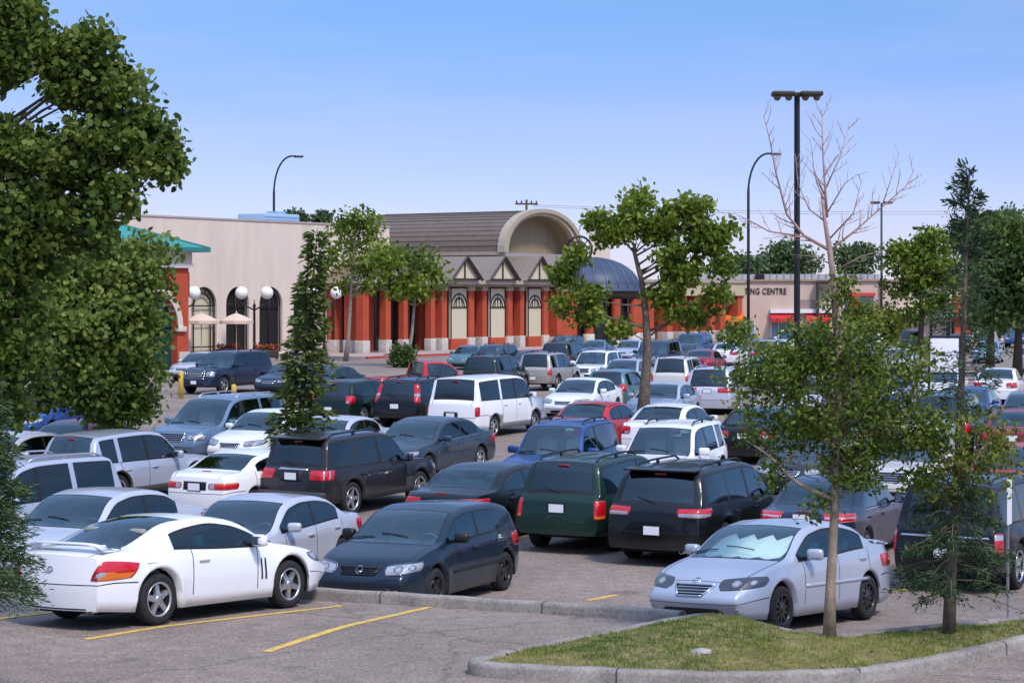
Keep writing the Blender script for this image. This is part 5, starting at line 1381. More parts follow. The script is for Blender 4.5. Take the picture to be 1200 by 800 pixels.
# ------------------------------------------------------------------ buildings
BA = R(33.0); UX, UY = math.sin(BA), math.cos(BA); BROT = math.atan2(UY, UX)      # facade direction of the shops
O = ray(432, 345, Y=151.9); O = Vector((O.x, 151.9, 0))
def a_of(px, b=0.0, o=O):
    """how far along the facade (plane at depth b) the line of sight at px crosses it"""
    q = (px-CX)/FPX; X0 = o.x-UY*b; Z0 = o.y+UX*b
    return (q*Z0-X0)/(UX-q*UY)
def z_of(py, a, b=0.0, o=O):
    Y = o.y+UY*a+UX*b; return CZ-(py-HY)/FPX*Y
def brick(name, c1, c2, mortar, sx=1.0):
    m, nt, bs = nodes(name); L = nt.links.new
    tc = nt.nodes.new('ShaderNodeTexCoord'); sp = nt.nodes.new('ShaderNodeSeparateXYZ'); L(tc.outputs['Object'], sp.inputs[0])
    ad = nt.nodes.new('ShaderNodeMath'); ad.operation = 'ADD'; L(sp.outputs['X'], ad.inputs[0]); L(sp.outputs['Y'], ad.inputs[1])
    cb = nt.nodes.new('ShaderNodeCombineXYZ'); L(ad.outputs[0], cb.inputs['X']); L(sp.outputs['Z'], cb.inputs['Y'])
    br = nt.nodes.new('ShaderNodeTexBrick'); br.inputs['Scale'].default_value = 1.0; br.inputs['Brick Width'].default_value = .24; br.inputs['Row Height'].default_value = .08; br.inputs['Mortar Size'].default_value = .008
    br.inputs['Color1'].default_value = C4(c1); br.inputs['Color2'].default_value = C4(c2); br.inputs['Mortar'].default_value = C4(mortar); L(cb.outputs[0], br.inputs['Vector'])
    nz = nt.nodes.new('ShaderNodeTexNoise'); nz.inputs['Scale'].default_value = .9; nz.inputs['Detail'].default_value = 6; L(tc.outputs['Object'], nz.inputs['Vector'])
    mr = nt.nodes.new('ShaderNodeMapRange'); mr.inputs['To Min'].default_value = .75; mr.inputs['To Max'].default_value = 1.2; L(nz.outputs['Fac'], mr.inputs['Value'])
    vm = nt.nodes.new('ShaderNodeVectorMath'); vm.operation = 'SCALE'; L(br.outputs['Color'], vm.inputs[0]); L(mr.outputs[0], vm.inputs['Scale']); L(vm.outputs[0], bs.inputs['Base Color'])
    setp(bs, Roughness=.85, Specular_IOR_Level=.2); return m
M_BRICK = brick('red_brick', (.52,.070,.028), (.42,.055,.024), (.38,.13,.08))
def stucco(name, col, dirt=.12):
    m, nt, bs = nodes(name); L = nt.links.new
    tc = nt.nodes.new('ShaderNodeTexCoord'); mp_ = nt.nodes.new('ShaderNodeMapping'); mp_.inputs['Scale'].default_value = (.9,.9,.18); L(tc.outputs['Object'], mp_.inputs[0])
    n1 = nt.nodes.new('ShaderNodeTexNoise'); n1.inputs['Scale'].default_value = 1.0; n1.inputs['Detail'].default_value = 8; n1.inputs['Roughness'].default_value = .65; L(mp_.outputs[0], n1.inputs['Vector'])
    rp = nt.nodes.new('ShaderNodeValToRGB'); rp.color_ramp.elements[0].position = .3; rp.color_ramp.elements[1].position = .7
    rp.color_ramp.elements[0].color = C4([c*(1-dirt) for c in col]); rp.color_ramp.elements[1].color = C4([min(1,c*(1+dirt*.5)) for c in col]); L(n1.outputs['Fac'], rp.inputs['Fac']); L(rp.outputs['Color'], bs.inputs['Base Color'])
    n2 = nt.nodes.new('ShaderNodeTexNoise'); n2.inputs['Scale'].default_value = 40; L(tc.outputs['Object'], n2.inputs['Vector']); bp = nt.nodes.new('ShaderNodeBump'); bp.inputs['Strength'].default_value = .25; bp.inputs['Distance'].default_value = .01
    L(n2.outputs['Fac'], bp.inputs['Height']); L(bp.outputs['Normal'], bs.inputs['Normal']); setp(bs, Roughness=.9, Specular_IOR_Level=.2); return m
M_CREAM = stucco('cream_stucco', (.68,.56,.47)); M_TAN = stucco('tan_stucco', (.52,.43,.30)); M_PINK = stucco('pink_stucco', (.60,.45,.37)); M_PANEL = stucco('pale_panel', (.60,.52,.38), .06)
M_STONE = mat('white_stone_base', (.52,.47,.42), .85, var=.2, scale=2.5, bump=.3)
M_IRON = mat('black_iron', (.012,.012,.014), .5, spec=.4)
M_DARKG = mat('dark_shop_glass', (.012,.018,.022), .08, spec=.6)
M_GREENG = mat('green_shop_glass', (.010,.055,.060), .10, spec=.6)
M_VOID = mat('dark_opening', (.010,.009,.009), .9)
M_TRIMD = mat('dark_brown_trim', (.045,.032,.026), .6)
M_FASC = mat('taupe_fascia', (.40,.335,.25), .6, var=.08, scale=2)
def seamed(name, col, pitch, axis='X', depth=.5):
    """standing seam sheet metal: seam stripes at a pitch along an axis of the object"""
    m, nt, bs = nodes(name); L = nt.links.new
    tc = nt.nodes.new('ShaderNodeTexCoord'); sp = nt.nodes.new('ShaderNodeSeparateXYZ'); L(tc.outputs['Object'], sp.inputs[0])
    mu = nt.nodes.new('ShaderNodeMath'); mu.operation = 'DIVIDE'; mu.inputs[1].default_value = pitch; L(sp.outputs[axis], mu.inputs[0])
    fr = nt.nodes.new('ShaderNodeMath'); fr.operation = 'FRACT'; L(mu.outputs[0], fr.inputs[0])
    rp = nt.nodes.new('ShaderNodeValToRGB'); e = rp.color_ramp.elements; e[0].position = 0; e[0].color = C4([c*(1-depth) for c in col]); e[1].position = .16; e[1].color = C4(col)  # shade and lit edge of each rib are painted into the colour
    x = e.new(.86); x.color = C4(col); x = e.new(.93); x.color = C4([c*1.25 for c in col]); x = e.new(1.0); x.color = C4([c*(1-depth) for c in col])
    L(fr.outputs[0], rp.inputs['Fac']); nz = nt.nodes.new('ShaderNodeTexNoise'); nz.inputs['Scale'].default_value = .7; nz.inputs['Detail'].default_value = 5; L(tc.outputs['Object'], nz.inputs['Vector'])
    mr = nt.nodes.new('ShaderNodeMapRange'); mr.inputs['To Min'].default_value = .8; mr.inputs['To Max'].default_value = 1.15; L(nz.outputs['Fac'], mr.inputs['Value'])
    vm = nt.nodes.new('ShaderNodeVectorMath'); vm.operation = 'SCALE'; L(rp.outputs['Color'], vm.inputs[0]); L(mr.outputs[0], vm.inputs['Scale']); L(vm.outputs[0], bs.inputs['Base Color']); setp(bs, Roughness=.5, Metallic=.15, Specular_IOR_Level=.4)
    return m
M_ROOFT = seamed('taupe_roof', (.205,.140,.105), .55, 'X', .35); M_ROOFG = seamed('green_roof', (.045,.30,.26), .45, 'X', .3)
M_DOME = seamed('blue_grey_dome', (.055,.075,.125), 9.0, 'X', .1)
M_LEDGE = mat('roof_course', (.165,.120,.092), .55, .1, var=.12, scale=1.5)

def arch_wall(mb, x0, x1, z0, z1, opens, y=0.0, rev=.35, mi=0, mrev=0, n=14):
    """wall sheet on plane y from x0..x1 with arched openings (cx, half width, sill, spring), reveals going back"""
    x = x0
    for cx, hw, sill, spr in sorted(opens):
        mb.quad((x,y,z0),(cx-hw,y,z0),(cx-hw,y,z1),(x,y,z1), mi)
        if sill > z0: mb.quad((cx-hw,y,z0),(cx+hw,y,z0),(cx+hw,y,sill),(cx-hw,y,sill), mi)
        pts = [(cx-hw*math.cos(math.pi*k/n), spr+hw*math.sin(math.pi*k/n)) for k in range(n+1)]
        for (xa,za),(xb,zb) in zip(pts, pts[1:]): mb.quad((xa,y,za),(xb,y,zb),(xb,y,z1),(xa,y,z1), mi)
        ring = [(cx-hw,sill)]+pts+[(cx+hw,sill)]
        for (xa,za),(xb,zb) in zip(ring, ring[1:]): mb.quad((xa,y,za),(xb,y,zb),(xb,y+rev,zb),(xa,y+rev,za), mrev)
        mb.quad((cx-hw,y,sill),(cx-hw,y+rev,sill),(cx+hw,y+rev,sill),(cx+hw,y,sill), mrev)
        x = cx+hw
    mb.quad((x,y,z0),(x1,y,z0),(x1,y,z1),(x,y,z1), mi)
def arch_poly(mb, cx, hw, sill, spr, y, mi=0, n=14):
    mb.poly([(cx-hw,y,sill),(cx+hw,y,sill)]+[(cx+hw*math.cos(math.pi*k/n),y,spr+hw*math.sin(math.pi*k/n)) for k in range(n+1)], mi)
def arc_bar(mb, cx, cz, r, y, t, mi=0, a0=0.0, a1=math.pi, n=16): mb.tube([(cx+r*math.cos(a0+(a1-a0)*k/n), y, cz+r*math.sin(a0+(a1-a0)*k/n)) for k in range(n+1)], t, 6, mi)

# ---- long cream building with arched openings
WB = 4.0
cream = empty('shop_building', O, BROT, 'long cream stucco building with dark arched openings behind the umbrellas', 'building')
ax0, ax1 = -62.0, 8.0; zt = 9.75; ops = []
for pl, pr in ((224,254),(265,292),(304,331),(344,370)):
    a0, a1 = a_of(pl, WB), a_of(pr, WB); ops.append(((a0+a1)/2, (a1-a0)/2, .35, 0)); 
ops = [(c, h, .35, z_of(336, c, WB)-h) for c, h, _, _ in ops]
sp_ = ops[1][0]-ops[0][0]
ops += [(ops[0][0]-sp_*k, ops[0][1], .35, ops[0][3]) for k in (1,2,3,4,5,6)]
mb = MB(); arch_wall(mb, ax0, ax1, 0, zt, ops, WB, .45); 
mb.quad((ax1,WB,0),(ax1,WB+40,0),(ax1,WB+40,zt),(ax1,WB,zt)); mb.quad((ax0,WB+40,0),(ax0,WB,0),(ax0,WB,zt),(ax0,WB+40,zt)); mb.quad((ax0,WB,zt-.3),(ax1,WB,zt-.3),(ax1,WB+40,zt-.3),(ax0,WB+40,zt-.3))
mb.build('wall', M_CREAM, cream)
mb = MB(); mb.box(ax0-.05, ax1+.05, WB-.07, WB+.30, zt+.003, zt+.12); mb.build('parapet_cap', mat('parapet_metal',(.44,.36,.32),.5), cream)
for i, (c, h, s, sp2) in enumerate(ops):
    mb = MB(); arch_poly(mb, c, h+.02, s, sp2, WB+.42, 0); w_ = mb.build('arched_opening', M_PANEL if i == 0 else M_VOID, cream)
    mb = MB(); r_ = .05 if i else .07; arc_bar(mb, c, sp2, h-.06, WB+.20, r_); mb.tube([(c-h+.06,WB+.2,s),(c-h+.06,WB+.2,sp2)], r_, 6); mb.tube([(c+h-.06,WB+.2,s),(c+h-.06,WB+.2,sp2)], r_, 6)
    if i == 0:
        arc_bar(mb, c, sp2, h*.66, WB+.2, .06); 
        for q in (-.66,.66): mb.tube([(c+q*h,WB+.2,s),(c+q*h,WB+.2,sp2)], .05, 6)
        mb.tube([(c-h,WB+.2,sp2),(c+h,WB+.2,sp2)], .05, 6); mb.tube([(c-h,WB+.2,s+.5),(c+h,WB+.2,s+.5)], .05, 6); mb.tube([(c-h,WB+.2,s+2.1),(c+h,WB+.2,s+2.1)], .04, 6)
        for q in (-.35,-.7,-1.05,.35,.7,1.05): mb.tube([(c+math.sin(q)*h*.66,WB+.2,sp2+math.cos(q)*h*.66),(c+math.sin(q)*h*.95,WB+.2,sp2+math.cos(q)*h*.95)], .035, 5)
    elif i < 4:
        mb.tube([(c,WB+.2,s),(c,WB+.2,sp2+h)], .04, 6); mb.tube([(c-h,WB+.2,sp2),(c+h,WB+.2,sp2)], .04, 6)
    mb.build('frame', M_IRON, w_)
# rooftop unit
p = ray(315, 345, Y=175); ru = MB(); ru.cbox((0,0,.95), (4.6,3,1.9), 0, .08)
for k in range(6): ru.box(-2.32,2.32,-1.52,-1.50,.25+.26*k,.36+.26*k,1)
ru.cbox((1.0,0,2.0),(1.2,1.2,.3),1,.05)
o = ru.build('rooftop_unit', [mat('pale_blue_metal',(.36,.50,.66),.5), mat('mid_blue_metal',(.22,.36,.55),.5)], None, (p.x, 175, zt-.3)); o.rotation_euler = (0,0,BROT); tag(o, 'pale blue ventilation unit on the roof of the cream building', 'rooftop unit')

# ---- colonnade building with barrel roof
col = empty('colonnade_building', O, BROT, 'colonnade of red brick pillars under a taupe roof with three gables and barrel vault', 'building')
aE = a_of(676); eave = z_of(329, 5); beam0 = z_of(335, 5)-.02
PIL = [(429,.62),(455,.55),(475.5,.45),(507.5,.5),(521,.62),(553,.62),(568,.55),(598,.62),(612,.55),(640,.62)]
for px, hw_ in PIL:
    a = a_of(px); mb = MB(); hw_ *= .56
    mb.box(a-hw_, a+hw_, 0, hw_*1.9, 1.1, beam0-.34, 0); mb.build('brick_pillar', M_BRICK, col)
    mb = MB(); mb.cbox((a, hw_*.95, .545), (hw_*2+.14, hw_*1.9+.14, 1.09), 0, .03); mb.build('pillar_base', M_STONE, col)
    mb = MB(); mb.cbox((a, hw_*.95, beam0-.17), (hw_*2+.16, hw_*1.9+.16, .33), 0, .05); mb.build('capital', M_FASC, col)
for px in (380, 403):            # pillars of the left end face
    b_ = WB*(432-px)/(432-372)
    mb = MB(); mb.box(.0,.8,b_-.35,b_+.35,1.1,beam0-.01,0); mb.build('brick_pillar', M_BRICK, col); mb = MB(); mb.cbox((.4,b_,.545),(.94,.84,1.09),0,.03); mb.build('pillar_base', M_STONE, col)
mb = MB(); a0, a1 = a_of(651), a_of(675); mb.box(a0, a1+.4, -.15, 2.2, .9, z_of(341,a0)+.0, 0); mb.build('brick_pier', M_BRICK, col); mb = MB(); mb.cbox(((a0+a1+.4)/2,1.0,.445),(a1-a0+.55,2.5,.89),0,.03); mb.build('pillar_base', M_STONE, col)
# beam and eave
mb = MB(); mb.box(-.25, aE-.9, -.12, .75, beam0, eave-.22, 0); mb.box(-.25,.55,.752,WB-.02,beam0,eave-.22,0); mb.build('beam', M_FASC, col)
mb = MB(); mb.box(-.75, aE-.6, -.70, -.45, eave-.215, eave+.10, 0); mb.box(-.75,-.50,-.448,WB-.02,eave-.215,eave+.10,0); mb.build('eave_board', mat('eave_tan',(.40,.335,.26),.6), col)
mb = MB(); mb.box(-.498, aE-.6, -.448, WB-.02, eave-.20, eave-.16, 0); mb.build('soffit', M_TRIMD, col)
# lean-to roof with a hipped left end
rz = z_of(302, 14, 3.4); mb = MB(); dpt = 3.6
A_, B_, C_, D2 = (-.75,-.70,eave+.103), (aE-.6,-.70,eave+.103), (aE-.6,dpt,rz), (dpt-.4,dpt,rz)
mb.quad(A_, B_, C_, D2); mb.poly([A_, D2, (dpt-.4,dpt+1.5,rz), (-.75,WB-.02,eave+.103)]); mb.quad(D2, C_, (aE-.6,dpt+9,rz+.02), (dpt-.4,dpt+9,rz+.02))
mb.build('lean_to_roof', M_ROOFT, col)
# wall behind the pillars: cream arched panels in the right bays, brick and dark glass to the left
bw = 1.5; bays = [(a_of(537,bw),a_of(549,bw)-.1),(a_of(583,bw),a_of(594,bw)),(a_of(627,bw),a_of(638,bw))]
mb = MB(); mb.box(a_of(524,bw), aE-.6, bw+.12, bw+.5, 0, beam0, 0); mb.build('back_wall', M_BRICK, col)
mb = MB(); mb.box(-.0, a_of(524,bw), 3.2, 3.5, 0, beam0, 0); mb.build('shop_front', M_DARKG, col)
for k in (1,3,4):
    a = .9+k*2.35
    if a < a_of(522,bw): mb = MB(); mb.box(a, a+1.1, 2.8, 3.18, 0, beam0-.01, 0); mb.build('wall_pier', M_BRICK, col)
M_ARC = mat('cream_frame', (.60,.53,.42), .6)
for pl, pr in ((528,547.5),(574,592),(618.5,634.5)):
    a0, a1 = a_of(pl,.25), a_of(pr,.25); c = (a0+a1)/2; hw_ = (a1-a0)/2; mb = MB(); sl = 1.0; top_ = beam0-.06
    mb.box(a0, a1, .25, .43, sl, top_, 0); pn = mb.build('arched_panel', M_PANEL, col)
    zs_ = z_of(360, c, .25); mb = MB(); zt_ = zs_+hw_*.9
    mb.tube([(a0,.22,zs_),(a1,.22,zs_)], .06, 5); 
    for r_ in (hw_*.92, hw_*.62): arc_bar(mb, c, zs_, r_, .22, .055)
    for q in (-.36,.36,0): mb.tube([(c+q*hw_*1.0,.22,zs_),(c+q*hw_*.9,.22,zs_+hw_*(.86 if q == 0 else .62))], .045, 5)
    mb.tube([(a0+.05,.22,sl),(a0+.05,.22,top_)], .05, 5); mb.tube([(a1-.05,.22,sl),(a1-.05,.22,top_)], .05, 5); mb.tube([(a0,.22,top_-.05),(a1,.22,top_-.05)], .05, 5); mb.build('window_frame', M_IRON, pn)
    mb = MB(); mb.box(a0, a1, .18, .50, 0, sl-.003, 0); mb.build('brick_sill', M_BRICK, col)
# gables
for pxa, pxr in ((540,557),(584.5,601),(627.5,643)):
    c = a_of(pxa, -.5); hw_ = a_of(pxr, -.5)-c; zb_ = eave+.12; za = z_of(300.5, c, -.5); yb = -.86
    mb = MB(); mb.add([(c-hw_,yb,zb_),(c+hw_,yb,zb_),(c,yb,za-.1)], [(0,1,2)]); gb = mb.build('gable', M_PANEL, col)
    mb = MB(); mb.quad((c-hw_-.15,yb-.3,zb_-.02),(c,yb-.3,za),(c,dpt-.02,za),(c-hw_-.15,dpt-.02,zb_-.02)); mb.quad((c,yb-.3,za),(c+hw_+.15,yb-.3,zb_-.02),(c+hw_+.15,dpt-.02,zb_-.02),(c,dpt-.02,za)); mb.build('gable_roof', seamed('taupe_roof_gable',(.27,.215,.175),.5,'Y',.35) if 'taupe_roof_gable' not in MATS else MATS['taupe_roof_gable'], gb)
    mb = MB()
    for sg in (-1,1): mb.tube([(c+sg*(hw_+.1),yb-.28,zb_-.02),(c,yb-.28,za-.04)], .13 if sg > 0 else .09, 4, 0, smooth=False)
    mb.tube([(c,yb-.03,zb_),(c,yb-.03,za-.1)], .10, 4, 0, smooth=False); mb.tube([(c-hw_,yb-.02,zb_+.04),(c+hw_,yb-.02,zb_+.04)], .07, 4, 0, smooth=False); mb.build('gable_trim', M_TRIMD, gb)
# barrel vault
b0, b1 = 1.6, 18.0; ca = (a_of(592,b0)+a_of(681,b0))/2; ch = a_of(681,b0)-ca; zsp = z_of(297, ca, b0); zap = z_of(247, ca, b0); rise = zap-zsp; n = 26
arc = lambda k, f=1.0, e=0.0: (ca-ch*f*math.cos(math.pi*k/n), zsp+(rise*f)*max(0,math.sin(math.pi*k/n))**.88+e)
mb = MB(); 
for k in range(n):                                  # stepped courses: each strip starts 3 cm proud of the one above
    (xa,za),(xb,zb) = arc(k), arc(k+1); sgn = 1 if k < n/2 else -1; d_ = .05
    if sgn > 0: mb.quad((xa-d_,b0+.5,za),(xb,b0+.5,zb),(xb,b1,zb),(xa-d_,b1,za),0); mb.quad((xb,b0+.5,zb),(xb-d_,b0+.5,zb+.0),(xb-d_,b1,zb),(xb,b1,zb),0)
    else: mb.quad((xa,b0+.5,za),(xb+d_,b0+.5,zb),(xb+d_,b1,zb),(xa,b1,za),0)
mb.build('barrel_roof', M_LEDGE, col)
mb = MB()
for k in (3,7,8,9,10,11,12,14,17,20,23):
    xa, za = arc(k); mb.tube([(xa,b0+.5,za+.02),(xa,b1,za+.02)], .03, 4, 0, smooth=False)
mb.build('roof_courses', mat('roof_course_dark',(.075,.057,.046),.6), col)
for f0, f1, y0_, y1_, nm, mt in ((1.045,.955,b0-.10,b0+.62,'arch_ring',M_FASC),(.955,.885,b0+.12,b0+.60,'arch_ring_inner',M_TAN)):
    mb = MB()
    for k in range(n):
        p0, p1, q0, q1 = arc(k,f0), arc(k+1,f0), arc(k,f1), arc(k+1,f1)
        mb.quad((q0[0],y0_,q0[1]),(q1[0],y0_,q1[1]),(p1[0],y0_,p1[1]),(p0[0],y0_,p0[1])); mb.quad((p0[0],y0_,p0[1]),(p1[0],y0_,p1[1]),(p1[0],y1_,p1[1]),(p0[0],y1_,p0[1])); mb.quad((q1[0],y0_,q1[1]),(q0[0],y0_,q0[1]),(q0[0],y1_,q0[1]),(q1[0],y1_,q1[1]))
    mb.build(nm, mt, col)
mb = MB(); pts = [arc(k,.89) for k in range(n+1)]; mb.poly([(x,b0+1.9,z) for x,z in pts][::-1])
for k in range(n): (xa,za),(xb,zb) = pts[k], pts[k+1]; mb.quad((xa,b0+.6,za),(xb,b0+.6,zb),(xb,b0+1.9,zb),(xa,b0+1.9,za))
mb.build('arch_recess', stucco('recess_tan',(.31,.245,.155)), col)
mb = MB(); mb.poly([(x,b1-.05,z) for x,z in [arc(k) for k in range(n+1)]]); mb.box(ca-ch+.15, ca+ch-.15, b0+.7, b1-.1, 4.5, zsp-.01, 0); mb.build('clerestory', stucco('clerestory_mauve',(.36,.30,.31)), col)
mb = MB(); mb.box(ca-ch-.22, ca-ch+.22, b0+.4, b1+.1, zsp-.22, zsp+.06, 0); mb.box(ca+ch-.22, ca+ch+.22, b0+.4, b1+.1, zsp-.22, zsp+.06, 0); mb.build('barrel_gutter', M_FASC, col)
for k in range(5):
    yv = b0+2.2+k*2.9; mb = MB(); mb.box(ca-ch+.10, ca-ch+.148, yv, yv+1.9, zsp-1.35, zsp-.45, 0); mb.build('clerestory_window', mat('pale_window',(.42,.44,.52),.15,spec=.6), col)
# cream block behind the arch
p = ray(703, 345, Y=196); mb = MB(); s_ = FPX/196; w_ = 24/s_; z1_ = CZ+94/s_; mb.box(-w_/2,w_/2,0,w_,0,z1_); mb.box(-w_/2-.1,w_/2+.1,-.1,w_+.1,z1_+.003,z1_+.25,1); mb.box(-w_*.28,w_*.05,-.03,-.003,z1_-1.6,z1_-.7,2)
o = mb.build('cream_tower_block', [M_CREAM, M_FASC, mat('vent_shadow',(.25,.2,.16),.8)], None, (p.x,196,0)); tag(o, 'plain cream roof tower right behind the big arch', 'tower')
# rotunda with seamed dome
Yd = 186.0; p = ray(694, 345, Y=Yd); sd = FPX/Yd; Rd = 56/sd
rot = empty('rotunda', (p.x, Yd, 0), 0, 'round pavilion with a blue grey seamed dome right of the big brick pier', 'pavilion'); ez = CZ+7/sd; az_ = CZ+43/sd
mb = MB(); mb.lathe([(Rd*1.03,ez-.25),(Rd*1.03,ez)]+[(Rd*math.cos(t), ez+(az_-ez)*math.sin(t)) for t in np.linspace(0,math.pi/2,12)], 48, 0); mb.build('dome', M_DOME, rot)
mb = MB()
for k in range(24):
    t0 = 2*math.pi*k/24; mb.tube([(Rd*math.cos(t)*math.cos(t0)*1.005,Rd*math.cos(t)*math.sin(t0)*1.005,ez+(az_-ez)*math.sin(t)+.02) for t in np.linspace(0,1.5,9)], .05, 4, 0)
mb.build('dome_ribs', mat('dome_rib',(.13,.16,.23),.5,.2), rot)
mb = MB(); mb.lathe([(Rd*.98,ez-.26),(Rd*.98,ez-.95),(Rd*.93,ez-.95)], 40, 0); mb.build('ring_beam', M_TRIMD, rot); mb = MB(); mb.lathe([(Rd*.80,0),(Rd*.80,ez-.3)], 36, 0); mb.build('glass_drum', M_DARKG, rot)
for k in range(10):
    t = 2*math.pi*k/10+.2; mb = MB(); mb.lathe([(.42,1.0),(.42,ez-.95)], 14, 0, 'z', (Rd*.92*math.cos(t),Rd*.92*math.sin(t),0)); mb.lathe([(.52,0),(.52,1.0),(.42,1.0)], 14, 1, 'z', (Rd*.92*math.cos(t),Rd*.92*math.sin(t),0)); mb.build('brick_column', [M_BRICK, M_STONE], rot)
# wrought iron wheel ornament beside the arch
p = ray(679, 345, Y=176.5); sw = FPX/176.5; wz = CZ+53/sw; mb = MB(); r0_ = 15/sw
ring = lambda r: [(r*math.cos(2*math.pi*k/24), 0, wz+r*math.sin(2*math.pi*k/24)) for k in range(25)]
mb.tube(ring(r0_), .10, 6); mb.tube(ring(r0_*.6), .06, 6)
for k in range(8): t = math.pi*k/4; mb.tube([(r0_*.15*math.cos(t),0,wz+r0_*.15*math.sin(t)),(r0_*math.cos(t),0,wz+r0_*math.sin(t))], .05, 5)
mb.tube([(0,.1,wz-r0_),(0,.1,0)], .12, 8)
o = mb.build('iron_wheel_ornament', M_IRON, None, (p.x,176.5,0)); o.rotation_euler = (0,0,R(12)); tag(o, 'black wrought iron wheel ornament at the right foot of the arch', 'ornament')
# ---- lower wing running on to the right
O2 = ray(722, 345, Y=184.0); O2 = Vector((O2.x, 184.0, 0)); wing = empty('brick_wing', O2, BROT, 'low shop wing of red brick pillars under a flat tan band right of the dome', 'building')
aW = a_of(872, 0, O2); zt2 = z_of(331, aW*.5, 0, O2)
mb = MB(); mb.box(0, aW, -.4, 3.4, zt2-1.25, zt2, 0); mb.build('roof_band', M_TAN, wing); mb = MB(); mb.box(-.1, aW+.1, -.55, 3.6, zt2+.003, zt2+.25, 0); mb.build('band_cap', M_FASC, wing)
mb = MB(); mb.box(0, aW, 2.6, 3.2, 0, zt2-1.253, 0); mb.build('shop_front', M_DARKG, wing); mb = MB(); mb.box(0,aW,3.602,20,0,zt2-.3); mb.build('main_block', M_CREAM, wing)
for px in (736,748,761,783,800,815,833,845,865):
    a = a_of(px,0,O2); mb = MB(); mb.box(a-.5,a+.5,-.2,.8,1.0,zt2-1.253,0); mb.build('brick_pillar', M_BRICK, wing); mb = MB(); mb.cbox((a,.3,.495),(1.15,1.15,.99),0,.03); mb.build('pillar_base', M_STONE, wing)
for px in (770, 824): a = a_of(px,2.4,O2); mb = MB(); mb.box(a-1.5,a+1.5,2.2,2.59,0,zt2-1.26,0); mb.build('wall_pier', M_BRICK, wing)
# ---- green roofed brick building at the left
OL_ = ray(221, 345, Y=124.0); OL_ = Vector((OL_.x, 124.0, 0)); gr = empty('green_roof_building', OL_, BROT, 'red brick building with green metal roof and cream arch at the left', 'building')
Lg = 20.0; ze = CZ+53*124/FPX; 
aa = [a_of(px,0,OL_) for px in (165,205)]; aC = -3.1; ah = 2.1
ops2 = [(aC-k*6.6, ah, 0.0, CZ-(383-HY)*122/FPX) for k in (0,1,2)]
mb = MB(); arch_wall(mb, -Lg, 0, 0, 6.35, ops2, 0.0, .5); mb.quad((0,0,0),(0,9,0),(0,9,6.35),(0,0,6.35)); mb.quad((-Lg,9,0),(-Lg,0,0),(-Lg,0,6.35),(-Lg,9,6.35)); mb.build('wall', M_BRICK, gr)
for c, h, s, sp2 in ops2:
    mb = MB()
    for k in range(16):
        t0, t1 = math.pi*k/16, math.pi*(k+1)/16
        P4 = [(c+r*math.cos(t), y, sp2+r*math.sin(t)) for r, y, t in ((h,-.10,t0),(h+.42,-.10,t0),(h+.42,-.10,t1),(h,-.10,t1))]; mb.quad(*P4)
        mb.quad((c+(h+.42)*math.cos(t0),-.10,sp2+(h+.42)*math.sin(t0)),(c+(h+.42)*math.cos(t0),.0,sp2+(h+.42)*math.sin(t0)),(c+(h+.42)*math.cos(t1),.0,sp2+(h+.42)*math.sin(t1)),(c+(h+.42)*math.cos(t1),-.10,sp2+(h+.42)*math.sin(t1)))
        mb.quad((c+h*math.cos(t0),-.10,sp2+h*math.sin(t0)),(c+h*math.cos(t1),-.10,sp2+h*math.sin(t1)),(c+h*math.cos(t1),.45,sp2+h*math.sin(t1)),(c+h*math.cos(t0),.45,sp2+h*math.sin(t0)))
    for sg in (-1,1): mb.cbox((c+sg*(h+.25),-.06,sp2-.15),(.75,.3,.3),0,.03)
    mb.build('arch_moulding', M_CREAM, gr); mb = MB(); arch_poly(mb, c, h-.01, s, sp2, .47); dr = mb.build('arched_glazing', M_GREENG, gr)
    mb = MB(); 
    for q in (-.5,0,.5): mb.tube([(c+q*h,.43,0),(c+q*h,.43,sp2+h*.8)], .05, 5)
    for z in (2.3, sp2): mb.tube([(c-h,.43,z),(c+h,.43,z)], .06, 5)
    mb.build('mullion', mat('teal_frame',(.02,.12,.12),.5), dr)
mb = MB()
for c0, c1 in ((-1.0+.14,.06),):
    mb.box(c0, c1, -.06, .3, 0, 1.05); mb.build('stone_base', M_STONE, gr)
mb = MB(); mb.box(-Lg-.15, .15, -.15, 9.1, 6.353, 7.05, 0); mb.box(-Lg-.3,.3,-.3,9.2,7.053,7.28,1); mb.box(-Lg-.22,.22,-.22,9.15,6.1,6.35,1); mb.build('cornice', [M_CREAM, mat('cornice_white',(.66,.60,.55),.6)], gr)
mb = MB(); ov = .75; zr = CZ+90*127/FPX; e0 = 7.285
R0 = [(-Lg-ov,-ov,e0),(ov+.35,-ov,e0),(ov+.35,9+ov,e0),(-Lg-ov,9+ov,e0)]; R1 = [(-Lg+4,4.5,zr),(-4.2,4.5,zr)]
mb.quad(R0[0],R0[1],R1[1],R1[0]); mb.add([R0[1],R0[2],R1[1]],[(0,1,2)]); mb.quad(R0[2],R0[3],R1[0],R1[1]); mb.add([R0[3],R0[0],R1[0]],[(0,1,2)]); mb.build('hip_roof', M_ROOFG, gr)
mb = MB(); mb.box(-Lg-ov,ov+.35,-ov-.05,-ov+.1,e0-.22,e0+.05); mb.box(ov+.25,ov+.40,-ov+.102,9+ov,e0-.22,e0+.05); mb.build('gutter', mat('green_gutter',(.03,.19,.17),.5), gr); mb = MB(); mb.tube([R0[1],R1[1]],.09,6); mb.tube([R1[0],R1[1]],.09,6); mb.build('ridge_cap', mat('green_gutter',(.03,.19,.17),.5), gr)
mb = MB(); mb.cbox((.32,.6,5.1),(.35,.5,1.5),0,.05); mb.build('wall_lantern', M_IRON, gr)
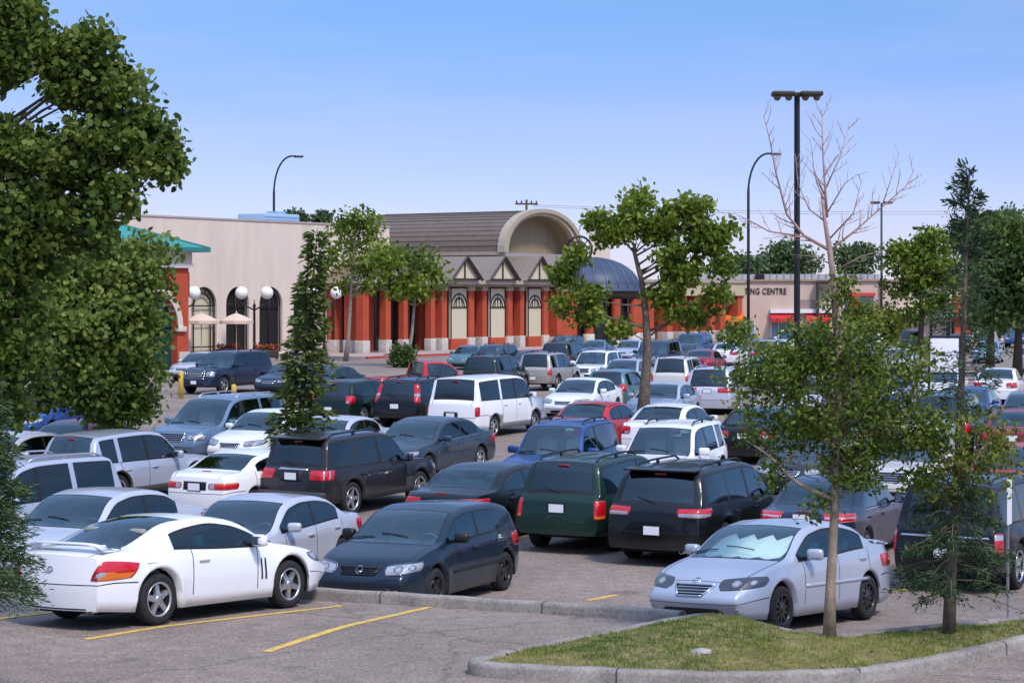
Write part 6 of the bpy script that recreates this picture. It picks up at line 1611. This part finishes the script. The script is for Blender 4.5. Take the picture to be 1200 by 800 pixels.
p = ray(28, 316, Y=112); mb = MB(); mb.cbox((0,0,0),(1.7,.2,.95),0,.03); mb.cbox((0,-.11,.0),(1.3,.04,.55),1,.02); mb.box(-.85,.85,-.3,.3,-.75,-.55,2)
for sg in (-1,1): mb.tube([(sg*.6,0,-.5),(sg*.6,.05,-p.z)], .06, 8, 3)
o = mb.build('red_sign', [mat('sign_red',(.60,.02,.03),.4), mat('sign_red_bright',(.75,.05,.06),.4), M_CREAM, M_IRON], None, (p.x,112,p.z)); tag(o, 'red shop sign glimpsed through the big tree at the left edge', 'sign')
# ---- pink shops far right
Yf = 205.0; pf = ray(822, 345, Y=Yf); sf = FPX/Yf; mall = empty('pink_shops', (pf.x, Yf, 0), R(-3), 'low pinkish shop block with red awnings and lettering reading SPORTING CENTRE', 'building')
u = lambda px: (px-822)/sf; zz = lambda py: CZ-(py-HY)/sf
mb = MB(); mb.box(0, 56, 0, 20, 0, zz(329.5), 0); mb.build('wall', M_PINK, mall)
mb = MB(); mb.box(-.05, 56.1, -.25, 20, zz(329.5)+.003, zz(327.5), 0); mb.build('cornice', mat('cornice_brown',(.34,.24,.17),.7), mall)
mb = MB(); mb.box(0, 18, 2.5, 3.5, zz(329.0), zz(321), 0); 
for k in range(26): mb.box(k*.7, k*.7+.08, 2.42, 2.498, zz(329.0), zz(320.5), 1)
mb.cbox((u(892),2.3,zz(324)),(.9,.6,.55),2,.03); mb.build('roof_screen', [mat('grey_screen',(.38,.38,.40),.6), mat('grey_screen_rib',(.25,.25,.27),.6), M_IRON], mall)
for x0_, x1_ in ((866,884),(903,929),(948,962),(1010,1040),(1105,1124),(1150,1170)):
    mb = MB(); mb.box(u(x0_), u(x1_), -.06, -.01, .05, zz(377), 0); wf_ = mb.build('shop_window', mat('shop_glass_blue',(.22,.30,.36),.08,spec=.6) if x0_ < 1000 else M_DARKG, mall)
    mb = MB()
    for k in range(4): xx = u(x0_)+(u(x1_)-u(x0_))*k/3; mb.box(xx-.05, xx+.05, -.12, -.062, .05, zz(377))
    mb.build('mullion', mat('white_frame',(.7,.7,.72),.5), wf_)
M_AWN = mat('awning_red', (.55,.02,.03), .7); M_AWNO = mat('awning_orange', (.72,.17,.03), .7)
for x0_, x1_, mt in ((845,872,M_AWNO),(902,930,M_AWN),(943,972,M_AWN),(1005,1045,M_AWN)):
    mb = MB(); xa, xb = u(x0_), u(x1_); mb.quad((xa,-.02,zz(367)),(xb,-.02,zz(367)),(xb,-1.3,zz(373)),(xa,-1.3,zz(373))); mb.quad((xa,-1.3,zz(373)),(xb,-1.3,zz(373)),(xb,-1.3,zz(377)),(xa,-1.3,zz(377))); mb.add([(xa,-.02,zz(367)),(xa,-1.3,zz(373)),(xa,-1.3,zz(377)),(xa,-.02,zz(377))],[(0,1,2,3)]); mb.add([(xb,-.02,zz(367)),(xb,-1.3,zz(373)),(xb,-1.3,zz(377)),(xb,-.02,zz(377))],[(3,2,1,0)]); mb.build('awning', mt, mall)
mb = MB(); mb.box(u(902), u(975), -.5, -.02, zz(367)+.03, zz(362), 0); mb.build('white_fascia', mat('fascia_white',(.75,.73,.74),.5), mall)
mb = MB(); mb.box(u(938),u(962),-.09,-.01,zz(363)+.02,zz(351),0); mb.build('sign_panel', mat('dusky_panel',(.30,.22,.20),.7), mall)
for x0_, mt in ((990,'panel_blue'),(1001,'panel_teal'),(1012,'panel_grey'),(1096,'panel_teal')):
    mb = MB(); mb.box(u(x0_), u(x0_+10), -.13, -.02, zz(366), zz(347), 0); mb.build('shop_sign', mat(mt, {'panel_blue':(.05,.07,.20),'panel_teal':(.015,.16,.13),'panel_grey':(.10,.11,.15)}[mt], .5), mall)
mb = MB(); mb.box(u(985), u(1024), -.2, -.14, zz(346.9), zz(343)); mb.build('red_fascia', mat('fascia_red',(.55,.06,.04),.6), mall)
for px in (1000,1118,1128): mb = MB(); mb.box(u(px)-.35, u(px)+.35, -.9, -.2, 0, zz(347), 0); mb.build('brick_pillar', M_BRICK, mall)
mb = MB(); mb.box(u(1040), u(1200), -1.6, -.02, zz(371), zz(368)); mb.build('canopy', mat('fascia_white',(.75,.73,.74),.5), mall)
mb = MB(); mb.box(u(955), u(958), -1.0, -.3, 0, zz(333)); mb.box(u(955), u(976), -1.0, -.3, zz(333)+.003, zz(329)); mb.build('dark_portal', M_TRIMD, mall)
cu = bpy.data.curves.new('lettering', 'FONT'); cu.body = 'SPORTING CENTRE'; cu.size = 1.02; cu.extrude = .04; cu.space_character = 1.10; cu.offset = .012
to = bpy.data.objects.new('lettering_tmp', cu); COL.objects.link(to); bpy.context.view_layer.update()
me = bpy.data.meshes.new_from_object(to.evaluated_get(bpy.context.evaluated_depsgraph_get())); bpy.data.objects.remove(to)
me.name = 'lettering'; me.materials.clear(); me.materials.append(M_TRIMD); wd = max(v.co.x for v in me.vertices); k = (u(921)-u(853.5))/wd
o = link('lettering', me, mall, (u(853.5), -.05, zz(344.5))); o.scale = (k, .85, 1); o.rotation_euler = (R(90),0,0)

# ------------------------------------------------------------------ pavement by the colonnade
sw = empty('sidewalk', O, BROT, kind='structure'); mb = MB(); mb.box(-7, aE+2, -5.0, WB+.3, -.1, .14, 0); mb.build('paving', mat('pinkish_paving',(.40,.31,.29),.85,var=.12,scale=1.2), sw); mb = MB(); mb.box(-7, aE+2, -5.22, -5.003, -.1, .16, 0); mb.build('red_kerb', mat('red_kerb_paint',(.42,.06,.05),.7,var=.2,scale=2), sw)
mb = MB(); mb.box(-40,-7.003,-1.2,WB+.3,-.1,.14,0); mb.build('patio', mat('pinkish_paving',(.40,.31,.29),.85), sw)
# ------------------------------------------------------------------ lamps
M_POLE = mat('pole_black', (.012,.013,.016), .45); M_POLEG = mat('pole_dark_grey', (.035,.038,.045), .5, .3); M_GLOBE = mat('opal_globe', (.84,.83,.78), .35)
def pole_base(px, pyb): s = (pyb-HY)/CZ; Y = FPX/s; return ((px-CX)/FPX*Y, Y, zg((px-CX)/FPX*Y, Y)), s
b, s = pole_base(934, 522); root = empty('parking_lamp', b, 0, 'tall black twin headed parking lot lamp right of the middle, highest post', 'lamp post'); H_ = CZ+232/s-b[2]
mb = MB(); mb.tube([(0,0,0),(.0,0,H_)], [.10,.085], 4, 0, smooth=False); mb.build('pole', M_POLE, root); mb = MB(); mb.cbox((0,0,.35),(.5,.5,.7),0,.04); mb.build('footing', M_KERB, root)
for sg in (-1,1):
    mb = MB(); mb.cbox((sg*.42,0,H_+.07),(.66,.55,.14),0,.04); mb.cbox((sg*.06,0,H_+.06),(.14,.12,.12),0,.02); hd = mb.build('lamp_head', mat('lamp_bronze',(.05,.042,.028),.5,.3), root)
    for q in (-.17,.17): mb = MB(); mb.lathe([(.0,H_-.14),(.07,H_-.12),(.11,H_-.05),(.12,H_)], 14, 0, 'z', (sg*.42+q,0,0)); mb.build('lens', mat('lamp_lens_grey',(.14,.13,.11),.2,coat=.6), hd)
def curved(px, pyb, ptop, reach, rad, label):
    b, s = pole_base(px, pyb); root = empty('street_lamp', b, 0, label, 'street lamp'); H_ = CZ+(HY-ptop)/s-b[2]; r_ = reach/s
    pts = [(0,0,0),(0,0,H_*.80)]+[(r_*.80*(1-math.cos(t)), 0, H_*.80+H_*.20*math.sin(t)) for t in np.linspace(.15,math.pi/2,9)]+[(r_,0,H_*1.0)]
    mb = MB(); mb.tube(pts, [rad*1.2,rad]+[rad*.75]*10, 8, 0); mb.build('pole', M_POLEG, root); mb = MB(); mb.cbox((r_+.25,0,H_-.05),(.95,.36,.20),0,.08); mb.cbox((r_+.3,0,H_-.17),(.5,.28,.08),1,.03); mb.build('lamp_head', [M_POLEG, M_GLOBE], root)
curved(877, 405, 180, 29, .12, 'tall dark curved street lamp left of the twin headed post'); curved(321, 398, 183, 26, .12, 'tall curved street lamp rising behind the cream building')
b, s = pole_base(1033, 398); root = empty('street_lamp', b, 0, 'straight lamp post with flat T shaped head right of the dead branches', 'street lamp'); H_ = CZ+107/s
mb = MB(); mb.tube([(0,0,0),(0,0,H_)], [.13,.10], 8, 0); mb.build('pole', M_POLEG, root)
for sg in (-1,1): mb = MB(); mb.cbox((sg*.62,0,H_+.05),(.95,.5,.22),0,.06); mb.cbox((sg*.62,0,H_-.09),(.5,.36,.06),1,.02); mb.build('lamp_head', [mat('lamp_bronze',(.05,.042,.028),.5,.3), M_GLOBE], root)
b, s = pole_base(1091, 408); root = empty('street_lamp', b, 0, 'dark lamp post with one short arm to the left beside the mid green tree', 'street lamp'); H_ = CZ+77/s
mb = MB(); mb.tube([(0,0,0),(0,0,H_)], [.12,.09], 8, 0); mb.tube([(0,0,H_-.1),(-.7,0,H_+.05)], .07, 6); mb.build('pole', M_POLE, root); mb = MB(); mb.cbox((-1.05,0,H_+.05),(.95,.4,.24),0,.08); mb.cbox((-1.1,0,H_-.09),(.55,.3,.06),1,.02); mb.build('lamp_head', [M_POLE, M_GLOBE], root)
for px, pyb, lb in ((298,421,'black post lamp with two white globes in front of the dark arches'),(380,418,'twin globe post lamp half hidden by the slim spruce'),(212,424,'twin globe post lamp beside the red brick pier')):
    b, s = pole_base(px, pyb); root = empty('globe_lamp', b, 0, lb, 'lamp post'); zg_ = CZ+2/s; r_ = .44; dx = .88
    mb = MB(); mb.lathe([(.28,0),(.28,.25),(.16,.4),(.10,.9),(.08,zg_-1.0),(.13,zg_-.95),(.09,zg_-.8)], 14, 0)
    for sg in (-1,1): mb.tube([(0,0,zg_-1.2),(sg*dx*.55,0,zg_-.95),(sg*dx,0,zg_-.72),(sg*dx,0,zg_-.40)], .055, 7, 0)
    mb.tube([(0,0,zg_-.9),(0,0,zg_-.45)], [.06,.02], 7); mb.build('post', M_IRON, root)
    for sg in (-1,1): mb = MB(); mb.lathe([(.0,zg_-r_)]+[(r_*math.sin(t), zg_-r_*math.cos(t)) for t in np.linspace(.15,math.pi-.15,12)]+[(0,zg_+r_)], 20, 0, 'z', (sg*dx,0,0)); mb.build('globe', M_GLOBE, root)
# patio umbrellas
M_CANV = mat('umbrella_canvas', (.62,.48,.38), .85, var=.06, scale=2)
for px, lb in ((277,'cream patio umbrella left of the twin globe lamp'),(236,'cream patio umbrella beside the red brick pier')):
    s = 17.2; Y = FPX/s; b = ((px-CX)/FPX*Y, Y, 0); root = empty('patio_umbrella', b, 0, lb, 'umbrella'); r_ = 20/s; zt_ = CZ-21.5/s; zl = CZ-30.5/s; mb = MB(); vs = [(0,0,zt_)]; n_ = 8
    for ring_ in (.5, 1.0):
        for k in range(n_*3):
            t = 2*math.pi*k/(n_*3); f = 1-.06*(1 if k % 3 else 0); vs.append((r_*ring_*f*math.cos(t), r_*ring_*f*math.sin(t), zt_-(zt_-zl)*(ring_**1.25)))
    m3 = n_*3; fs = [(0,1+k,1+(k+1) % m3) for k in range(m3)]+[(1+k,1+m3+k,1+m3+(k+1) % m3,1+(k+1) % m3) for k in range(m3)]; mb.add(vs, fs)
    b0_ = len(mb.v); mb.v += [(x,y,z-.22) for x,y,z in vs[1+m3:]]; 
    for k in range(m3): mb.f.append((1+m3+k, b0_+k, b0_+(k+1) % m3, 1+m3+(k+1) % m3)); mb.m.append(0); mb.sm.append(False)
    mb.build('canopy', M_CANV, root); mb = MB(); mb.tube([(0,0,0),(0,0,zt_+.12)], .035, 8); mb.lathe([(.3,0),(.3,.08),(.05,.12)],16); mb.build('pole', M_CANV, root)
# flower boxes with red flowers
M_FLOW = mat('red_flowers', (.60,.05,.03), .8)
for px, lb in ((268,'flower box with red blooms below the left dark arch'),(312,'flower box with red blooms below the right dark arch')):
    s = 17.0; Y = FPX/s; root = empty('flower_box', ((px-CX)/FPX*Y, Y, .14), BROT-R(57), lb, 'flower box'); mb = MB(); mb.cbox((0,0,.28),(1.7,.5,.56),0,.03); mb.build('box', M_TRIMD, root)
    P = np.stack([rng.uniform(-.85,.85,260), rng.uniform(-.25,.25,260), .58+rng.uniform(0,.36,260)],1); link('blooms', leaves_mesh('blooms', P, rng.uniform(.1,.2,260), rng.random(260), leafmat('blooms',[(.03,.07,.02),(.05,.10,.02),(.55,.05,.03),(.7,.08,.05)],.2), .8), root)
# utility pole and wires beyond the roof
Y = 300.0; p = ray(617, 345, Y=Y); s = FPX/Y; root = empty('utility_pole', (p.x,Y,0), R(15), 'wooden utility pole with crossarm above the barrel roof', 'utility pole'); H_ = CZ+111/s
mb = MB(); mb.tube([(0,0,0),(0,0,H_)], [.24,.17], 8, 0); mb.build('pole', M_BARKD, root); mb = MB(); mb.box(-1.7,1.7,-.1,.1,H_-.75,H_-.5,0); mb.build('crossarm', M_BARKD, root)
for q in (-1.5,-.75,.75,1.5): mb = MB(); mb.lathe([(.1,H_-.49),(.13,H_-.3),(.07,H_-.15),(0,H_-.1)],10,0,'z',(q,0,0)); mb.build('insulator', M_POLEG, root)
for q, lb in ((0,'upper thin power line over the shops'),(1,'lower thin power line over the shops')):
    mb = MB(); a = ray(625, 240+q*2.0, Y=Y); c = ray(1330, 243+q*4, Y=Y); mb.tube([(a.x+(c.x-a.x)*t, Y+.5, a.z+(c.z-a.z)*t-4*t*(1-t)*.8) for t in np.linspace(0,1,24)], .022, 5); tag(mb.build('power_line', M_POLEG), lb, 'power line')
# blank sign board between the cars
Y = FPX/30.0; p = ray(1107, 345, Y=Y); s = 30.0; root = empty('sign_board', (p.x,Y,0), R(-6), 'blank white sign board in a dark frame between the cars at the right', 'sign'); zb_, zt_ = CZ-92/s, CZ-50/s; hw_ = 18/s
mb = MB(); mb.cbox((0,0,(zb_+zt_)/2),(hw_*2-.08,.05,zt_-zb_-.08),0,.01); mb.build('panel', mat('sign_white',(.80,.78,.85),.4), root); mb = MB()
for sg in (-1,1): mb.cbox((sg*hw_,0,zt_/2+.03),(.10,.10,zt_+.06),0,.01)
mb.cbox((0,0,zt_+.02),(hw_*2-.102,.10,.08),0,.01); mb.cbox((0,0,zb_-.02),(hw_*2-.102,.10,.08),0,.01); mb.build('frame', M_POLE, root)
# yellow bollards
M_YEL = mat('bollard_yellow', (.62,.42,.06), .55, var=.15, scale=6)
for px, pt, pb, lb in ((212,434,467,'yellow bollard in front of the navy full size sport utility'),(274,450,472,'short yellow bollard right of the chrome grille')):
    Y = FPX*CZ/(pb-HY); p = ray(px,345,Y=Y); h_ = (pb-pt)/FPX*Y; mb = MB(); mb.lathe([(.0,0),(.11,0),(.11,h_-.08),(.08,h_-.02),(0,h_)], 14); tag(mb.build('bollard', M_YEL, None, (p.x,Y,0)), lb, 'bollard')
# thin sign post at the right edge of the island
Y = ray(1181,724,z=ZT+.14).y; p = ray(1181,724,Y=Y); s = FPX/Y; root = empty('sign_post', (p.x,Y,ZT+.10), R(64), 'thin grey post with a narrow white sign seen almost edge on at the right', 'sign'); zt_ = CZ-(560-HY)/s-ZT-.10; zb_ = CZ-(614-HY)/s-ZT-.10
mb = MB(); mb.box(-.022,.022,-.012,.012,0,zt_); mb.build('post', mat('galvanised',(.36,.34,.42),.45,.6), root); mb = MB(); mb.cbox((0,-.02,(zt_+zb_)/2),(.26,.006,zt_-zb_),0,.0); mb.build('plate', mat('sign_white',(.80,.78,.85),.4), root)
# ------------------------------------------------------------------ camera, sky, sun
cam = bpy.data.cameras.new('camera'); co = bpy.data.objects.new('camera', cam); COL.objects.link(co)
co.location = (0,0,CZ); co.rotation_euler = (R(90),0,0); cam.sensor_width = 36; cam.lens = FPX/1200*36; cam.shift_y = -(400-HY)/1200
cam.clip_start = .1; cam.clip_end = 6000; SC.camera = co
w = bpy.data.worlds.new('World'); SC.world = w; w.use_nodes = True; nt = w.node_tree; L = nt.links.new
bg = nt.nodes['Background']; sky = nt.nodes.new('ShaderNodeTexSky'); sky.sky_type = 'NISHITA'; sky.sun_disc = False
SUN_EL, SUN_AZ = 52, 150          # azimuth clockwise from +Y: behind the camera, to the right
sky.sun_elevation = R(SUN_EL); sky.sun_rotation = R(SUN_AZ); sky.altitude = 1000; sky.air_density = 1.0; sky.dust_density = .6; sky.ozone_density = 2.5
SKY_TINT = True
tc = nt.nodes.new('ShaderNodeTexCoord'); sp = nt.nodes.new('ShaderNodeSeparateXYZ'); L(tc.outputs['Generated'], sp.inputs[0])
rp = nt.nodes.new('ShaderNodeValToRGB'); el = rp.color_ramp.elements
for i_, (p_, c_) in enumerate(((0.0,(.77,.71,1.02)),(.044,(.685,.66,.99)),(.081,(.59,.62,.97)),(.134,(.53,.665,.95)),(.30,(.95,1.0,1.08)),(.8,(4.1,3.7,3.4)))):  # overhead stops brightened, above the visible sky, to add fill light
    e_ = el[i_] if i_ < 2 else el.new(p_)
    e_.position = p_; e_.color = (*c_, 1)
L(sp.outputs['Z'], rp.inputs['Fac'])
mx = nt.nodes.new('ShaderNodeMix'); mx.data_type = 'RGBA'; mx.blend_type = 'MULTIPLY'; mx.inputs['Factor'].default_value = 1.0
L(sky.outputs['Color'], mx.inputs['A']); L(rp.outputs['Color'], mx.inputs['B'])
mpv = nt.nodes.new('ShaderNodeMapping'); mpv.inputs['Scale'].default_value = (1.2,1.2,9.0); L(tc.outputs['Generated'], mpv.inputs[0])
cn = nt.nodes.new('ShaderNodeTexNoise'); cn.inputs['Scale'].default_value = 2.2; cn.inputs['Detail'].default_value = 6; cn.inputs['Roughness'].default_value = .55; L(mpv.outputs[0], cn.inputs['Vector'])
cm = nt.nodes.new('ShaderNodeMapRange'); cm.inputs['From Min'].default_value = .42; cm.inputs['From Max'].default_value = .75; cm.inputs['To Min'].default_value = 0; cm.inputs['To Max'].default_value = .42; L(cn.outputs['Fac'], cm.inputs['Value'])
cx_ = nt.nodes.new('ShaderNodeMix'); cx_.data_type = 'RGBA'; cx_.inputs['B'].default_value = (4.3,4.6,6.2,1); L(cm.outputs[0], cx_.inputs['Factor']); L(mx.outputs['Result'], cx_.inputs['A'])
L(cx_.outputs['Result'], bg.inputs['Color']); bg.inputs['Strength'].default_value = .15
sl = bpy.data.lights.new('sun', 'SUN'); so = bpy.data.objects.new('sun', sl); COL.objects.link(so)
sl.energy = 2.9; sl.angle = R(9); sl.color = (1.0,.93,.83)
az = R(SUN_AZ); el_ = R(SUN_EL); dirv = Vector((math.sin(az)*math.cos(el_), math.cos(az)*math.cos(el_), math.sin(el_)))
so.rotation_euler = (-dirv).to_track_quat('-Z', 'Y').to_euler(); so.location = dirv*100
SC.view_settings.view_transform = 'Standard'; SC.view_settings.look = 'None'; SC.view_settings.exposure = 0; SC.view_settings.gamma = 1
SC.cycles.max_bounces = 8; SC.cycles.transparent_max_bounces = 24
